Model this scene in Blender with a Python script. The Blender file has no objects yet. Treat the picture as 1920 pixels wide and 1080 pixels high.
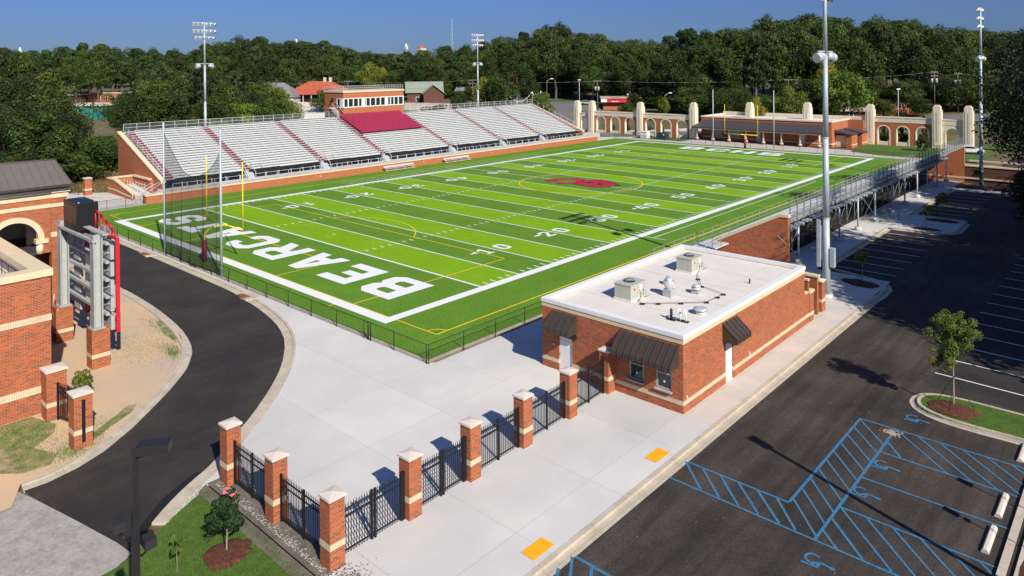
import bpy, math, random
from mathutils import Vector, Matrix
R = math.radians
S = bpy.context.scene
COL = S.collection
# ------------------------------------------------------------------ camera, sky, sun, exposure
cd = bpy.data.cameras.new('camera'); cam = bpy.data.objects.new('camera', cd); COL.objects.link(cam)
_yaw, _pit, _rol = 0.73793, -0.0057267, -0.0087517
_f = Vector((-math.sin(_yaw)*math.cos(_pit), math.cos(_yaw)*math.cos(_pit), math.sin(_pit)))
_r = Vector((math.cos(_yaw), math.sin(_yaw), 0)); _u = _r.cross(_f)
_r2 = _r*math.cos(_rol)+_u*math.sin(_rol); _u2 = -_r*math.sin(_rol)+_u*math.cos(_rol)
cam.matrix_world = Matrix(((_r2.x, _u2.x, -_f.x, 40.292), (_r2.y, _u2.y, -_f.y, -31.258), (_r2.z, _u2.z, -_f.z, 17.507), (0, 0, 0, 1)))
cd.sensor_width = 36; cd.lens = 36*1347.77/1920; cd.shift_y = -(540-131.85)/1920; cd.clip_start = .5; cd.clip_end = 6000
S.camera = cam
SUN = Vector((0.9455*math.cos(R(36)), -0.3256*math.cos(R(36)), math.sin(R(36)))).normalized()
ld = bpy.data.lights.new('sun', 'SUN'); ld.energy = 4.4; ld.angle = R(.5); ld.color = (1, .93, .82)
sun = bpy.data.objects.new('sun', ld); COL.objects.link(sun)
sun.rotation_euler = SUN.to_track_quat('Z', 'Y').to_euler()
W = bpy.data.worlds.new('World'); S.world = W; W.use_nodes = True
nt = W.node_tree; bg = nt.nodes['Background']
sky = nt.nodes.new('ShaderNodeTexSky'); sky.sky_type = 'NISHITA'; sky.sun_disc = False
sky.sun_elevation = R(36); sky.sun_rotation = R(109); sky.air_density = 1.0; sky.dust_density = .2; sky.ozone_density = 4.0; sky.altitude = 300
tint = nt.nodes.new('ShaderNodeMix'); tint.data_type = 'RGBA'; tint.blend_type = 'MULTIPLY'; tint.inputs[0].default_value = 1
tint.inputs[7].default_value = (.46, .68, 1.17, 1)
tm_ = nt.nodes.new('ShaderNodeMix'); tm_.data_type = 'RGBA'; tm_.inputs[6].default_value = (.45, .62, 1.14, 1); tm_.inputs[7].default_value = (.82, .86, .98, 1); nt.links.new(tm_.outputs[2], tint.inputs[7])
nt.links.new(sky.outputs[0], tint.inputs[6]); 
_tc = nt.nodes.new('ShaderNodeTexCoord'); _sp = nt.nodes.new('ShaderNodeSeparateXYZ'); nt.links.new(_tc.outputs['Generated'], _sp.inputs[0])
_mr = nt.nodes.new('ShaderNodeMapRange'); _mr.inputs[1].default_value = 0; _mr.inputs[2].default_value = .45; _mr.inputs[3].default_value = .42; _mr.inputs[4].default_value = 1.1; nt.links.new(_sp.outputs[2], _mr.inputs[0]); nt.links.new(_sp.outputs[2], tm_.inputs[0])
_vs = nt.nodes.new('ShaderNodeVectorMath'); _vs.operation = 'SCALE'; nt.links.new(tint.outputs[2], _vs.inputs[0]); nt.links.new(_mr.outputs[0], _vs.inputs['Scale'])
nt.links.new(_vs.outputs[0], bg.inputs[0]); bg.inputs[1].default_value = .075
S.view_settings.view_transform = 'Standard'; S.view_settings.look = 'None'; S.view_settings.exposure = .55; S.view_settings.gamma = 1
S.cycles.max_bounces = 6; S.cycles.transparent_max_bounces = 16
rnd = random.Random(5)

# ------------------------------------------------------------------ materials
def mat(name, col, rough=.8, metal=0., var=0., scale=3., col2=None, bump=0., bscale=20., spec=.3, fine=0., fscale=60., streak=0):
    m = bpy.data.materials.new(name); m.use_nodes = True; t = m.node_tree; n = t.nodes; b = n['Principled BSDF']
    b.inputs['Roughness'].default_value = rough; b.inputs['Metallic'].default_value = metal
    b.inputs['Specular IOR Level'].default_value = spec
    c = (*col, 1)
    b.inputs['Base Color'].default_value = c
    if var or col2 or fine or bump:
        tc = n.new('ShaderNodeTexCoord')
    if var or col2:
        c2 = (*(col2 or [x*(1-var) for x in col]), 1)
        no = n.new('ShaderNodeTexNoise'); no.inputs['Scale'].default_value = scale; no.inputs['Detail'].default_value = 6; no.inputs['Roughness'].default_value = .65
        t.links.new(tc.outputs['Object'], no.inputs['Vector'])
        rp = n.new('ShaderNodeValToRGB'); rp.color_ramp.elements[0].position = .35; rp.color_ramp.elements[1].position = .65
        rp.color_ramp.elements[0].color = c2; rp.color_ramp.elements[1].color = c
        t.links.new(no.outputs[0], rp.inputs[0]); out = rp.outputs[0]
        if fine:
            nf = n.new('ShaderNodeTexNoise'); nf.inputs['Scale'].default_value = fscale; nf.inputs['Detail'].default_value = 3
            t.links.new(tc.outputs['Object'], nf.inputs['Vector'])
            mr = n.new('ShaderNodeMapRange'); mr.inputs[1].default_value = .3; mr.inputs[2].default_value = .7; mr.inputs[3].default_value = 1-fine; mr.inputs[4].default_value = 1+fine
            t.links.new(nf.outputs[0], mr.inputs[0])
            mx = n.new('ShaderNodeVectorMath'); mx.operation = 'SCALE'; t.links.new(out, mx.inputs[0]); t.links.new(mr.outputs[0], mx.inputs['Scale']); out = mx.outputs[0]
        if streak:
            mp = n.new('ShaderNodeMapping'); mp.inputs['Scale'].default_value = (1.6, .13, 1); mp.inputs['Rotation'].default_value = (0, 0, R(streak)); t.links.new(tc.outputs['Object'], mp.inputs[0])
            ns = n.new('ShaderNodeTexNoise'); ns.inputs['Scale'].default_value = 1; ns.inputs['Detail'].default_value = 5; ns.inputs['Distortion'].default_value = .6; t.links.new(mp.outputs[0], ns.inputs['Vector'])
            mq = n.new('ShaderNodeMapRange'); mq.inputs[1].default_value = .35; mq.inputs[2].default_value = .7; mq.inputs[3].default_value = .8 if streak < 10 else .93; mq.inputs[4].default_value = 1.4 if streak < 10 else 1.1; t.links.new(ns.outputs[0], mq.inputs[0])
            my = n.new('ShaderNodeVectorMath'); my.operation = 'SCALE'; t.links.new(out, my.inputs[0]); t.links.new(mq.outputs[0], my.inputs['Scale']); out = my.outputs[0]
        t.links.new(out, b.inputs['Base Color'])
    if bump:
        nb = n.new('ShaderNodeTexNoise'); nb.inputs['Scale'].default_value = bscale; nb.inputs['Detail'].default_value = 4
        t.links.new(tc.outputs['Object'], nb.inputs['Vector'])
        bp = n.new('ShaderNodeBump'); bp.inputs['Strength'].default_value = bump; bp.inputs['Distance'].default_value = .02
        t.links.new(nb.outputs[0], bp.inputs['Height']); t.links.new(bp.outputs[0], b.inputs['Normal'])
    return m
def brick(name, c1, c2, mort, w=.21, h=.072, ms=.012, rough=.9, stack=False):
    m = bpy.data.materials.new(name); m.use_nodes = True; t = m.node_tree; n = t.nodes; b = n['Principled BSDF']; b.inputs['Roughness'].default_value = rough
    b.inputs['Specular IOR Level'].default_value = .2
    uv = n.new('ShaderNodeUVMap'); br = n.new('ShaderNodeTexBrick')
    br.inputs['Scale'].default_value = 1; br.inputs['Brick Width'].default_value = w; br.inputs['Row Height'].default_value = h
    br.inputs['Mortar Size'].default_value = ms; br.inputs['Mortar Smooth'].default_value = .2; br.inputs['Bias'].default_value = -.15
    br.inputs['Color1'].default_value = (*c1, 1); br.inputs['Color2'].default_value = (*c2, 1); br.inputs['Mortar'].default_value = (*mort, 1)
    if stack: br.offset = 0
    t.links.new(uv.outputs[0], br.inputs['Vector'])
    no = n.new('ShaderNodeTexNoise'); no.inputs['Scale'].default_value = 1.2; no.inputs['Detail'].default_value = 5
    t.links.new(uv.outputs[0], no.inputs['Vector'])
    mr = n.new('ShaderNodeMapRange'); mr.inputs[1].default_value = .3; mr.inputs[2].default_value = .7; mr.inputs[3].default_value = .93; mr.inputs[4].default_value = 1.08
    t.links.new(no.outputs[0], mr.inputs[0])
    mx = n.new('ShaderNodeVectorMath'); mx.operation = 'SCALE'; t.links.new(br.outputs[0], mx.inputs[0]); t.links.new(mr.outputs[0], mx.inputs['Scale'])
    t.links.new(mx.outputs[0], b.inputs['Base Color'])
    bp = n.new('ShaderNodeBump'); bp.inputs['Strength'].default_value = .3; bp.inputs['Distance'].default_value = .01; bp.invert = True
    t.links.new(br.outputs[1], bp.inputs['Height']); t.links.new(bp.outputs[0], b.inputs['Normal'])
    return m
def leafmat(name, c1, c2, rv=.35, sc=.35):
    m = bpy.data.materials.new(name); m.use_nodes = True; t = m.node_tree; n = t.nodes; b = n['Principled BSDF']; b.inputs['Roughness'].default_value = .6
    b.inputs['Specular IOR Level'].default_value = .25
    tc = n.new('ShaderNodeTexCoord'); no = n.new('ShaderNodeTexNoise'); no.inputs['Scale'].default_value = sc; no.inputs['Detail'].default_value = 4
    t.links.new(tc.outputs['Object'], no.inputs['Vector'])
    rp = n.new('ShaderNodeValToRGB'); rp.color_ramp.elements[0].position = .38; rp.color_ramp.elements[1].position = .62
    rp.color_ramp.elements[0].color = (*c1, 1); rp.color_ramp.elements[1].color = (*c2, 1); t.links.new(no.outputs[0], rp.inputs[0])
    oi = n.new('ShaderNodeObjectInfo'); mr = n.new('ShaderNodeMapRange'); mr.inputs[3].default_value = 1-rv; mr.inputs[4].default_value = 1+rv
    t.links.new(oi.outputs['Random'], mr.inputs[0])
    mx = n.new('ShaderNodeVectorMath'); mx.operation = 'SCALE'; t.links.new(rp.outputs[0], mx.inputs[0]); t.links.new(mr.outputs[0], mx.inputs['Scale'])
    hs = n.new('ShaderNodeHueSaturation'); mh = n.new('ShaderNodeMapRange'); mh.inputs[3].default_value = .465; mh.inputs[4].default_value = .51
    mm = n.new('ShaderNodeMath'); mm.operation = 'FRACT'; ml = n.new('ShaderNodeMath'); ml.operation = 'MULTIPLY'; ml.inputs[1].default_value = 7.3
    t.links.new(oi.outputs['Random'], ml.inputs[0]); t.links.new(ml.outputs[0], mm.inputs[0]); t.links.new(mm.outputs[0], mh.inputs[0]); t.links.new(mh.outputs[0], hs.inputs['Hue'])
    t.links.new(mx.outputs[0], hs.inputs['Color']); t.links.new(hs.outputs[0], b.inputs['Base Color'])
    tr = n.new('ShaderNodeBsdfTranslucent'); t.links.new(hs.outputs[0], tr.inputs[0]); ms = n.new('ShaderNodeMixShader'); ms.inputs[0].default_value = .22
    t.links.new(b.outputs[0], ms.inputs[1]); t.links.new(tr.outputs[0], ms.inputs[2]); t.links.new(ms.outputs[0], n['Material Output'].inputs[0])
    return m
def meshmat(name, col, cover, cell=.06):     # fine woven or chain-link fabric: thinner than a pixel from here, so its cover is an even alpha
    m = bpy.data.materials.new(name); m.use_nodes = True; t = m.node_tree; n = t.nodes; b = n['Principled BSDF']
    b.inputs['Base Color'].default_value = (*col, 1); b.inputs['Roughness'].default_value = .7
    tc = n.new('ShaderNodeTexCoord'); no = n.new('ShaderNodeTexNoise'); no.inputs['Scale'].default_value = 1.2; t.links.new(tc.outputs['Object'], no.inputs['Vector'])
    mr = n.new('ShaderNodeMapRange'); mr.inputs[3].default_value = cover*.7; mr.inputs[4].default_value = cover*1.3; t.links.new(no.outputs[0], mr.inputs[0]); t.links.new(mr.outputs[0], b.inputs['Alpha'])
    return m
def joints(m, sx, sy, dark=.8, w=.03, ox=0., oy=0.):     # saw-cut joints in a concrete material
    t = m.node_tree; n = t.nodes; b = n['Principled BSDF']; src = b.inputs['Base Color'].links[0].from_socket
    g = n.new('ShaderNodeNewGeometry'); sp = n.new('ShaderNodeSeparateXYZ'); t.links.new(g.outputs['Position'], sp.inputs[0]); o = []
    cm = n.new('ShaderNodeCombineXYZ')
    for k, s_, of in ((0, sx, ox), (1, sy, oy)):
        a = n.new('ShaderNodeMath'); a.operation = 'ADD'; a.inputs[1].default_value = of+1000*s_; t.links.new(sp.outputs[k], a.inputs[0])
        d = n.new('ShaderNodeMath'); d.operation = 'DIVIDE'; d.inputs[1].default_value = s_; t.links.new(a.outputs[0], d.inputs[0])
        fl = n.new('ShaderNodeMath'); fl.operation = 'FLOOR'; t.links.new(d.outputs[0], fl.inputs[0]); t.links.new(fl.outputs[0], cm.inputs[k])
        f = n.new('ShaderNodeMath'); f.operation = 'FRACT'; t.links.new(d.outputs[0], f.inputs[0])
        l = n.new('ShaderNodeMath'); l.operation = 'LESS_THAN'; l.inputs[1].default_value = w/s_; t.links.new(f.outputs[0], l.inputs[0]); o.append(l)
    mx = n.new('ShaderNodeMath'); mx.operation = 'MAXIMUM'; t.links.new(o[0].outputs[0], mx.inputs[0]); t.links.new(o[1].outputs[0], mx.inputs[1])
    mr = n.new('ShaderNodeMapRange'); mr.inputs[3].default_value = 1; mr.inputs[4].default_value = dark; t.links.new(mx.outputs[0], mr.inputs[0])
    wn = n.new('ShaderNodeTexWhiteNoise'); t.links.new(cm.outputs[0], wn.inputs['Vector']); wr = n.new('ShaderNodeMapRange'); wr.inputs[3].default_value = .955; wr.inputs[4].default_value = 1.025; t.links.new(wn.outputs[0], wr.inputs[0])
    v0 = n.new('ShaderNodeVectorMath'); v0.operation = 'SCALE'; t.links.new(src, v0.inputs[0]); t.links.new(wr.outputs[0], v0.inputs['Scale']); src = v0.outputs[0]
    v = n.new('ShaderNodeVectorMath'); v.operation = 'SCALE'; t.links.new(src, v.inputs[0]); t.links.new(mr.outputs[0], v.inputs['Scale']); t.links.new(v.outputs[0], b.inputs['Base Color'])
    return m
Mt = {}
Mt['turf_dark'] = mat('turf_dark', (.112, .235, .022), .95, var=.16, scale=.25, fine=.28, fscale=7, spec=.1, bump=.4, bscale=12)
Mt['turf_light'] = mat('turf_light', (.19, .365, .010), .95, var=.14, scale=.25, fine=.22, fscale=7, spec=.1, bump=.4, bscale=12)
Mt['line_white'] = mat('line_white', (.74, .75, .74), .9, var=.08, scale=4)
Mt['line_yellow'] = mat('line_yellow', (.75, .5, .03), .9, var=.15, scale=2)
Mt['logo_red'] = mat('logo_red', (.45, .012, .04), .9, var=.2, scale=3)
Mt['black'] = mat('black_paint', (.012, .013, .015), .45)
Mt['black_turf'] = mat('black_turf', (.02, .03, .02), .9)
Mt['asphalt'] = mat('asphalt', (.058, .047, .039), .92, col2=(.028, .0245, .022), scale=.16, fine=.3, fscale=14, spec=.25, bump=.3, bscale=60, streak=4)
Mt['asphalt_new'] = mat('asphalt_new', (.044, .037, .031), .88, col2=(.022, .020, .019), scale=.22, fine=.25, fscale=14, spec=.3, bump=.3, bscale=60, streak=50)
Mt['asphalt_old'] = mat('asphalt_old', (.16, .15, .15), .92, var=.2, scale=.2)
Mt['concrete'] = joints(mat('concrete', (.60, .58, .54), .9, col2=(.48, .47, .455), scale=.11, fine=.04, fscale=22), 4.6, 4.6, .85, .045, ox=.8, oy=2.2)
Mt['concrete_walk'] = joints(mat('concrete_walk', (.57, .53, .475), .9, var=.13, scale=.5, fine=.05, fscale=22), 1.5, 1.5, .82, .035)
Mt['kerb'] = joints(mat('kerb_concrete', (.52, .45, .35), .9, var=.22, scale=1.1, fine=.08, fscale=9), 3.05, 3.05, .72, .03)
Mt['apron'] = mat('apron_concrete', (.36, .34, .30), .92, var=.25, scale=1.2, fine=.15, fscale=8)
Mt['brick'] = brick('brick', (.45, .088, .024), (.15, .048, .027), (.33, .19, .11), w=.25, h=.085, ms=.014)
Mt['brick_far'] = mat('brick_far', (.42, .14, .062), .9, var=.14, scale=1.5, fine=.1, fscale=9)
Mt['cream'] = mat('cream_stone', (.68, .54, .35), .85, var=.1, scale=1.5, fine=.05, fscale=12)
Mt['cast'] = mat('cast_stone', (.74, .65, .49), .85, var=.12, scale=.8, fine=.06, fscale=8)
Mt['stonecap'] = mat('stone_cap', (.63, .56, .48), .85, var=.12, scale=3)
Mt['split'] = brick('split_face_band', (.62, .51, .34), (.55, .44, .29), (.42, .34, .24), w=.1, h=.3, stack=True)
Mt['white'] = mat('white_paint', (.72, .72, .70), .5, var=.05, scale=3)
Mt['membrane'] = mat('roof_membrane', (.66, .62, .565), .85, var=.08, scale=.6, fine=.04, fscale=6)
Mt['alu'] = mat('aluminium', (.54, .55, .54), .5, var=.08, scale=1.5, spec=.5)
Mt['alu_d'] = mat('aluminium_floor', (.44, .45, .445), .5, metal=.0, var=.15, scale=2)
Mt['galv'] = mat('galvanised_steel', (.42, .49, .52), .5, metal=.15, var=.15, scale=2.5)
Mt['galv_d'] = mat('dark_galvanised_steel', (.24, .26, .265), .55, var=.2, scale=2)  # darker grey galvanised steel for the right bleachers
Mt['steel'] = mat('grey_painted_steel', (.38, .40, .39), .55, var=.12, scale=2)
Mt['maroon'] = mat('maroon_paint', (.22, .012, .035), .5)
Mt['seatred'] = mat('maroon_plastic', (.28, .024, .06), .45, var=.15, scale=2)
Mt['red'] = mat('red_paint', (.50, .018, .03), .45)
Mt['yellow'] = mat('yellow_paint', (.80, .62, .03), .45)
Mt['pad_yellow'] = mat('yellow_paving', (.85, .40, .01), .8, var=.1, scale=5)
Mt['blue'] = mat('blue_marking', (.022, .165, .34), .85, col2=(.065, .135, .19), scale=1.1, fine=.3, fscale=12)
Mt['bronze'] = mat('bronze_metal', (.082, .064, .052), .45, metal=.35, var=.12, scale=3)
Mt['roofbrown'] = mat('standing_seam_metal', (.17, .145, .125), .5, metal=.2, var=.1, scale=1)
Mt['slate'] = mat('dark_metal_roof', (.085, .075, .08), .5, metal=.3, var=.15, scale=2)
Mt['glass'] = mat('dark_glass', (.012, .022, .022), .08, spec=.7)
Mt['hvac'] = mat('beige_enamel', (.42, .43, .36), .5, var=.08, scale=3)
Mt['shiny'] = mat('spun_aluminium', (.62, .63, .63), .32, metal=.4)
Mt['dirt'] = mat('bare_dirt', (.60, .40, .23), .95, col2=(.46, .37, .27), scale=.16, fine=.07, fscale=30)
Mt['mulch'] = mat('pine_straw', (.13, .045, .022), .95, col2=(.055, .022, .014), scale=6, fine=.5, fscale=25, bump=1, bscale=25)
Mt['grass'] = mat('grass_ground', (.085, .14, .022), .95, col2=(.05, .10, .012), scale=1.6, fine=.3, fscale=20, bump=.8, bscale=30)
Mt['grass_patchy'] = mat('patchy_grass', (.10, .14, .03), .95, col2=(.42, .31, .18), scale=1.5, fine=.3, fscale=14, bump=.8, bscale=30)
Mt['scrub'] = mat('scrub_ground', (.07, .09, .03), .95, col2=(.16, .11, .06), scale=.08, fine=.3, fscale=1.5)
Mt['lampblack'] = mat('dark_lamp_enamel', (.022, .021, .022), .5, var=.2, scale=4)
Mt['rust'] = mat('rusty_brick', (.26, .10, .05), .9, var=.5, scale=6)
Mt['blade'] = mat('grass_blade', (.10, .19, .03), .8, var=.4, scale=3)
Mt['bark'] = mat('bark', (.16, .12, .09), .95, var=.35, scale=3, bump=.5, bscale=12)
Mt['bark_l'] = mat('pale_bark', (.34, .28, .21), .95, var=.3, scale=6)
Mt['wood'] = mat('pole_wood', (.15, .11, .085), .9, var=.25, scale=2)
Mt['leaf_a'] = leafmat('leaf_broad', (.013, .036, .007), (.066, .104, .015), .45, .5)
Mt['leaf_b'] = leafmat('leaf_pine', (.013, .034, .009), (.052, .088, .017), .35, .5)
Mt['leaf_c'] = leafmat('leaf_bright', (.06, .11, .012), (.14, .20, .025), .2)
Mt['leaf_y'] = leafmat('leaf_yellow', (.20, .22, .02), (.32, .30, .03), .15)
Mt['leaf_s'] = leafmat('leaf_sapling', (.06, .105, .016), (.15, .20, .035), .1, 1.5)
Mt['leaf_m'] = leafmat('leaf_magnolia', (.010, .026, .010), (.03, .06, .018), .1, 2)
Mt['leaf_k'] = leafmat('leaf_shaded', (.006, .013, .004), (.02, .034, .008), .1)  # deep tree shade put into the leaf colour
Mt['leaf_d'] = leafmat('leaf_dark', (.009, .021, .005), (.038, .062, .011), .3, .5)
Mt['orange_roof'] = mat('orange_tile_roof', (.44, .10, .055), .8, var=.2, scale=.6)
Mt['grey_roof'] = mat('grey_shingle', (.22, .21, .21), .9, var=.2, scale=.6)
Mt['green_roof'] = mat('green_metal_roof', (.24, .28, .22), .7, var=.1, scale=.6)
Mt['tan_roof'] = mat('tan_gravel_roof', (.42, .33, .26), .9, var=.15, scale=.4)
Mt['teal'] = mat('teal_paint', (.02, .22, .19), .7)
Mt['plaster'] = mat('pale_plaster', (.58, .52, .46), .9, var=.08, scale=.5)
Mt['brown_wall'] = mat('old_brick_wall', (.14, .06, .045), .9, var=.2, scale=1.5)
Mt['canvas_d'] = mat('dark_canvas', (.05, .055, .075), .8)
Mt['net'] = meshmat('net_fabric', (.02, .022, .025), .44)
Mt['chain'] = meshmat('chain_link', (.012, .014, .014), .16)
Mt['chain_g'] = meshmat('chain_link_grey', (.25, .26, .26), .16)

# ------------------------------------------------------------------ mesh builder
class MB:
    def __init__(s): s.v = []; s.f = []; s.m = []; s.sm = []
    def face(s, pts, m=0, sm=False):
        i = len(s.v); s.v += [tuple(p) for p in pts]; s.f.append(tuple(range(i, i+len(pts)))); s.m.append(m); s.sm.append(sm); return s
    def hexa(s, b, t, m=0):   # bottom 4 ccw, top 4
        i = len(s.v); s.v += [tuple(p) for p in b]+[tuple(p) for p in t]
        for q in ((3, 2, 1, 0), (4, 5, 6, 7), (0, 1, 5, 4), (1, 2, 6, 5), (2, 3, 7, 6), (3, 0, 4, 7)):
            s.f.append(tuple(i+k for k in q)); s.m.append(m); s.sm.append(False)
        return s
    def box(s, x0, x1, y0, y1, z0, z1, m=0):
        if x0 > x1: x0, x1 = x1, x0
        if y0 > y1: y0, y1 = y1, y0
        return s.hexa([(x0, y0, z0), (x1, y0, z0), (x1, y1, z0), (x0, y1, z0)], [(x0, y0, z1), (x1, y0, z1), (x1, y1, z1), (x0, y1, z1)], m)
    def cbox(s, x, y, z, a, b, c, m=0, rot=0.):
        cs, sn = math.cos(rot), math.sin(rot); q = [(-a/2, -b/2), (a/2, -b/2), (a/2, b/2), (-a/2, b/2)]
        P = [(x+p*cs-r*sn, y+p*sn+r*cs) for p, r in q]
        return s.hexa([(p, r, z) for p, r in P], [(p, r, z+c) for p, r in P], m)
    def prism(s, poly, z0, z1, m=0, ms=None):
        a = sum(poly[i-1][0]*poly[i][1]-poly[i][0]*poly[i-1][1] for i in range(len(poly)))
        if a < 0: poly = poly[::-1]
        n = len(poly); s.face([(x, y, z1) for x, y in poly], m); s.face([(x, y, z0) for x, y in poly[::-1]], m)
        for i in range(n):
            a, b = poly[i-1], poly[i]; s.face([(*a, z0), (*b, z0), (*b, z1), (*a, z1)], m if ms is None else ms)
        return s
    def extr(s, poly, axis, a, b, m=0):   # poly in the plane normal to axis ('x': (y,z); 'y': (x,z)), extruded a..b
        f = (lambda p, w: (w, p[0], p[1])) if axis == 'x' else (lambda p, w: (p[0], w, p[1]))
        s.face([f(p, a) for p in poly], m); s.face([f(p, b) for p in poly[::-1]], m)
        for i in range(len(poly)):
            p, q = poly[i-1], poly[i]; s.face([f(p, a), f(p, b), f(q, b), f(q, a)], m)
        return s
    def sheet(s, poly, z, m=0):
        a = sum(poly[i-1][0]*poly[i][1]-poly[i][0]*poly[i-1][1] for i in range(len(poly)))
        if a < 0: poly = poly[::-1]
        return s.face([(x, y, z) for x, y in poly], m)
    def rect(s, x0, x1, y0, y1, z, m=0): return s.sheet([(x0, y0), (x1, y0), (x1, y1), (x0, y1)], z, m)
    def cyl(s, p0, p1, r0, r1=None, n=8, m=0, caps=True, sm=True):
        if r1 is None: r1 = r0
        p0, p1 = Vector(p0), Vector(p1); d = (p1-p0)
        if d.length < 1e-6: return s
        d.normalize(); a = Vector((0, 0, 1)) if abs(d.z) < .9 else Vector((1, 0, 0)); u = d.cross(a).normalized(); w = d.cross(u)
        i = len(s.v)
        for p, r in ((p0, r0), (p1, r1)):
            for k in range(n):
                t = 2*math.pi*k/n; s.v.append(tuple(p+u*(r*math.cos(t))+w*(r*math.sin(t))))
        for k in range(n):
            s.f.append((i+k, i+n+k, i+n+(k+1) % n, i+(k+1) % n)); s.m.append(m); s.sm.append(sm)
        if caps:
            s.f.append(tuple(i+k for k in range(n))); s.m.append(m); s.sm.append(False)
            s.f.append(tuple(i+n+k for k in range(n-1, -1, -1))); s.m.append(m); s.sm.append(False)
        return s
    def tube(s, pts, r, n=6, m=0):
        for a, b in zip(pts[:-1], pts[1:]): s.cyl(a, b, r, r, n, m)
        return s
    def lathe(s, cx, cy, prof, n=14, m=0):
        i = len(s.v)
        for r, z in prof:
            for k in range(n):
                t = 2*math.pi*k/n; s.v.append((cx+r*math.cos(t), cy+r*math.sin(t), z))
        for j in range(len(prof)-1):
            for k in range(n):
                s.f.append((i+j*n+k, i+j*n+(k+1) % n, i+(j+1)*n+(k+1) % n, i+(j+1)*n+k)); s.m.append(m); s.sm.append(True)
        s.f.append(tuple(i+(len(prof)-1)*n+k for k in range(n))); s.m.append(m); s.sm.append(False)
        return s
    def line(s, x0, y0, x1, y1, w, z, m=0):
        d = Vector((x1-x0, y1-y0)).normalized()*(w/2); n_ = (-d.y, d.x)
        return s.sheet([(x0-n_[0], y0-n_[1]), (x1-n_[0], y1-n_[1]), (x1+n_[0], y1+n_[1]), (x0+n_[0], y0+n_[1])], z, m)
    def arc(s, cx, cy, r, a0, a1, w, z, n=48, m=0):
        for k in range(n):
            t0 = a0+(a1-a0)*k/n; t1 = a0+(a1-a0)*(k+1)/n; q = []
            for t, rr in ((t0, r-w/2), (t0, r+w/2), (t1, r+w/2), (t1, r-w/2)): q.append((cx+rr*math.cos(t), cy+rr*math.sin(t)))
            s.sheet(q, z, m)
        return s
    def mesh(s, name, mats, off=(0, 0, 0)):
        me = bpy.data.meshes.new(name); me.from_pydata([(x-off[0], y-off[1], z-off[2]) for x, y, z in s.v], [], s.f)
        mats = mats if isinstance(mats, (list, tuple)) else [mats]
        for m in mats: me.materials.append(Mt[m] if isinstance(m, str) else m)
        me.polygons.foreach_set('material_index', s.m); me.polygons.foreach_set('use_smooth', s.sm)
        ul = me.uv_layers.new(name='UVMap'); dat = [0.]*(2*len(me.loops)); k = 0
        for p in me.polygons:
            n = p.normal
            if abs(n.z) > .7: u, w = Vector((1, 0, 0)), Vector((0, 1, 0))
            else:
                u = Vector((-n.y, n.x, 0)).normalized(); w = Vector((0, 0, 1))
            for li in p.loop_indices:
                v = s.v[me.loops[li].vertex_index]; dat[2*li] = v[0]*u.x+v[1]*u.y; dat[2*li+1] = v[0]*w.x+v[1]*w.y+v[2]*w.z
        ul.data.foreach_set('uv', dat); me.update(); return me
    def build(s, name, mats, parent=None, loc=None):
        off = Vector(loc) if loc else (wl(parent) if parent else Vector((0, 0, 0)))
        o = bpy.data.objects.new(name, s.mesh(name, mats, off)); COL.objects.link(o)
        if parent: o.parent = parent
        if loc: o.location = loc if not parent else Vector(loc)-wl(parent)
        return o
def wl(o):
    v = Vector((0, 0, 0))
    while o is not None: v = v+o.location; o = o.parent
    return v
def tag(o, label, cat, group=None):
    o['label'] = label; o['category'] = cat
    if group: o['group'] = group
    return o
def thing(name, label, cat, loc, group=None):
    o = bpy.data.objects.new(name, None); o.empty_display_size = .3; COL.objects.link(o); o.location = loc; return tag(o, label, cat, group)
def struct(name, mb, mats, kind='structure'):
    o = mb.build(name, mats); o['kind'] = kind; return o
def copytree(o, loc, rot=0., sc=1., label=None, group=None):
    r = o.copy(); COL.objects.link(r); r.location = loc; r.rotation_euler = (0, 0, rot); r.scale = (sc,)*3 if not isinstance(sc, tuple) else sc
    if label: r['label'] = label
    if group: r['group'] = group
    for c in o.children:
        d = c.copy(); COL.objects.link(d); d.parent = r
        for g in c.children:
            e = g.copy(); COL.objects.link(e); e.parent = d
    return r
YD = .9144; FW = 48.768; CX = -FW/2; FL = 120*YD
# ================================================================== GROUND
mb = MB(); mb.rect(-1800, 900, -400, 2600, -.16); struct('ground', mb, 'scrub')
ZA = -.12
mb = MB()      # parking lot and the drive along it
mb.sheet([(24.6, -60), (140, -60), (140, 130), (19.5, 130), (19.5, 84.5), (24.3, 84.5), (24.3, 82.2), (18.4, 82.2), (18.4, 61), (24.2, 61), (24.2, 52.3), (18.4, 52.3), (18.4, 33.3), (18.4, 31.6), (24.4, 30.6), (24.4, 26)], ZA)
struct('parking_lot', mb, 'asphalt')
mb = MB()      # fresher, darker asphalt of the stalls by the stand
mb.rect(18.42, 23.9, 33.0, 52.2, ZA+.004); mb.rect(18.42, 23.9, 61.3, 82.1, ZA+.004); mb.rect(30.6, 60, 12.7, 90, ZA+.004)
struct('stall_asphalt', mb, 'asphalt_new')
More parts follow.
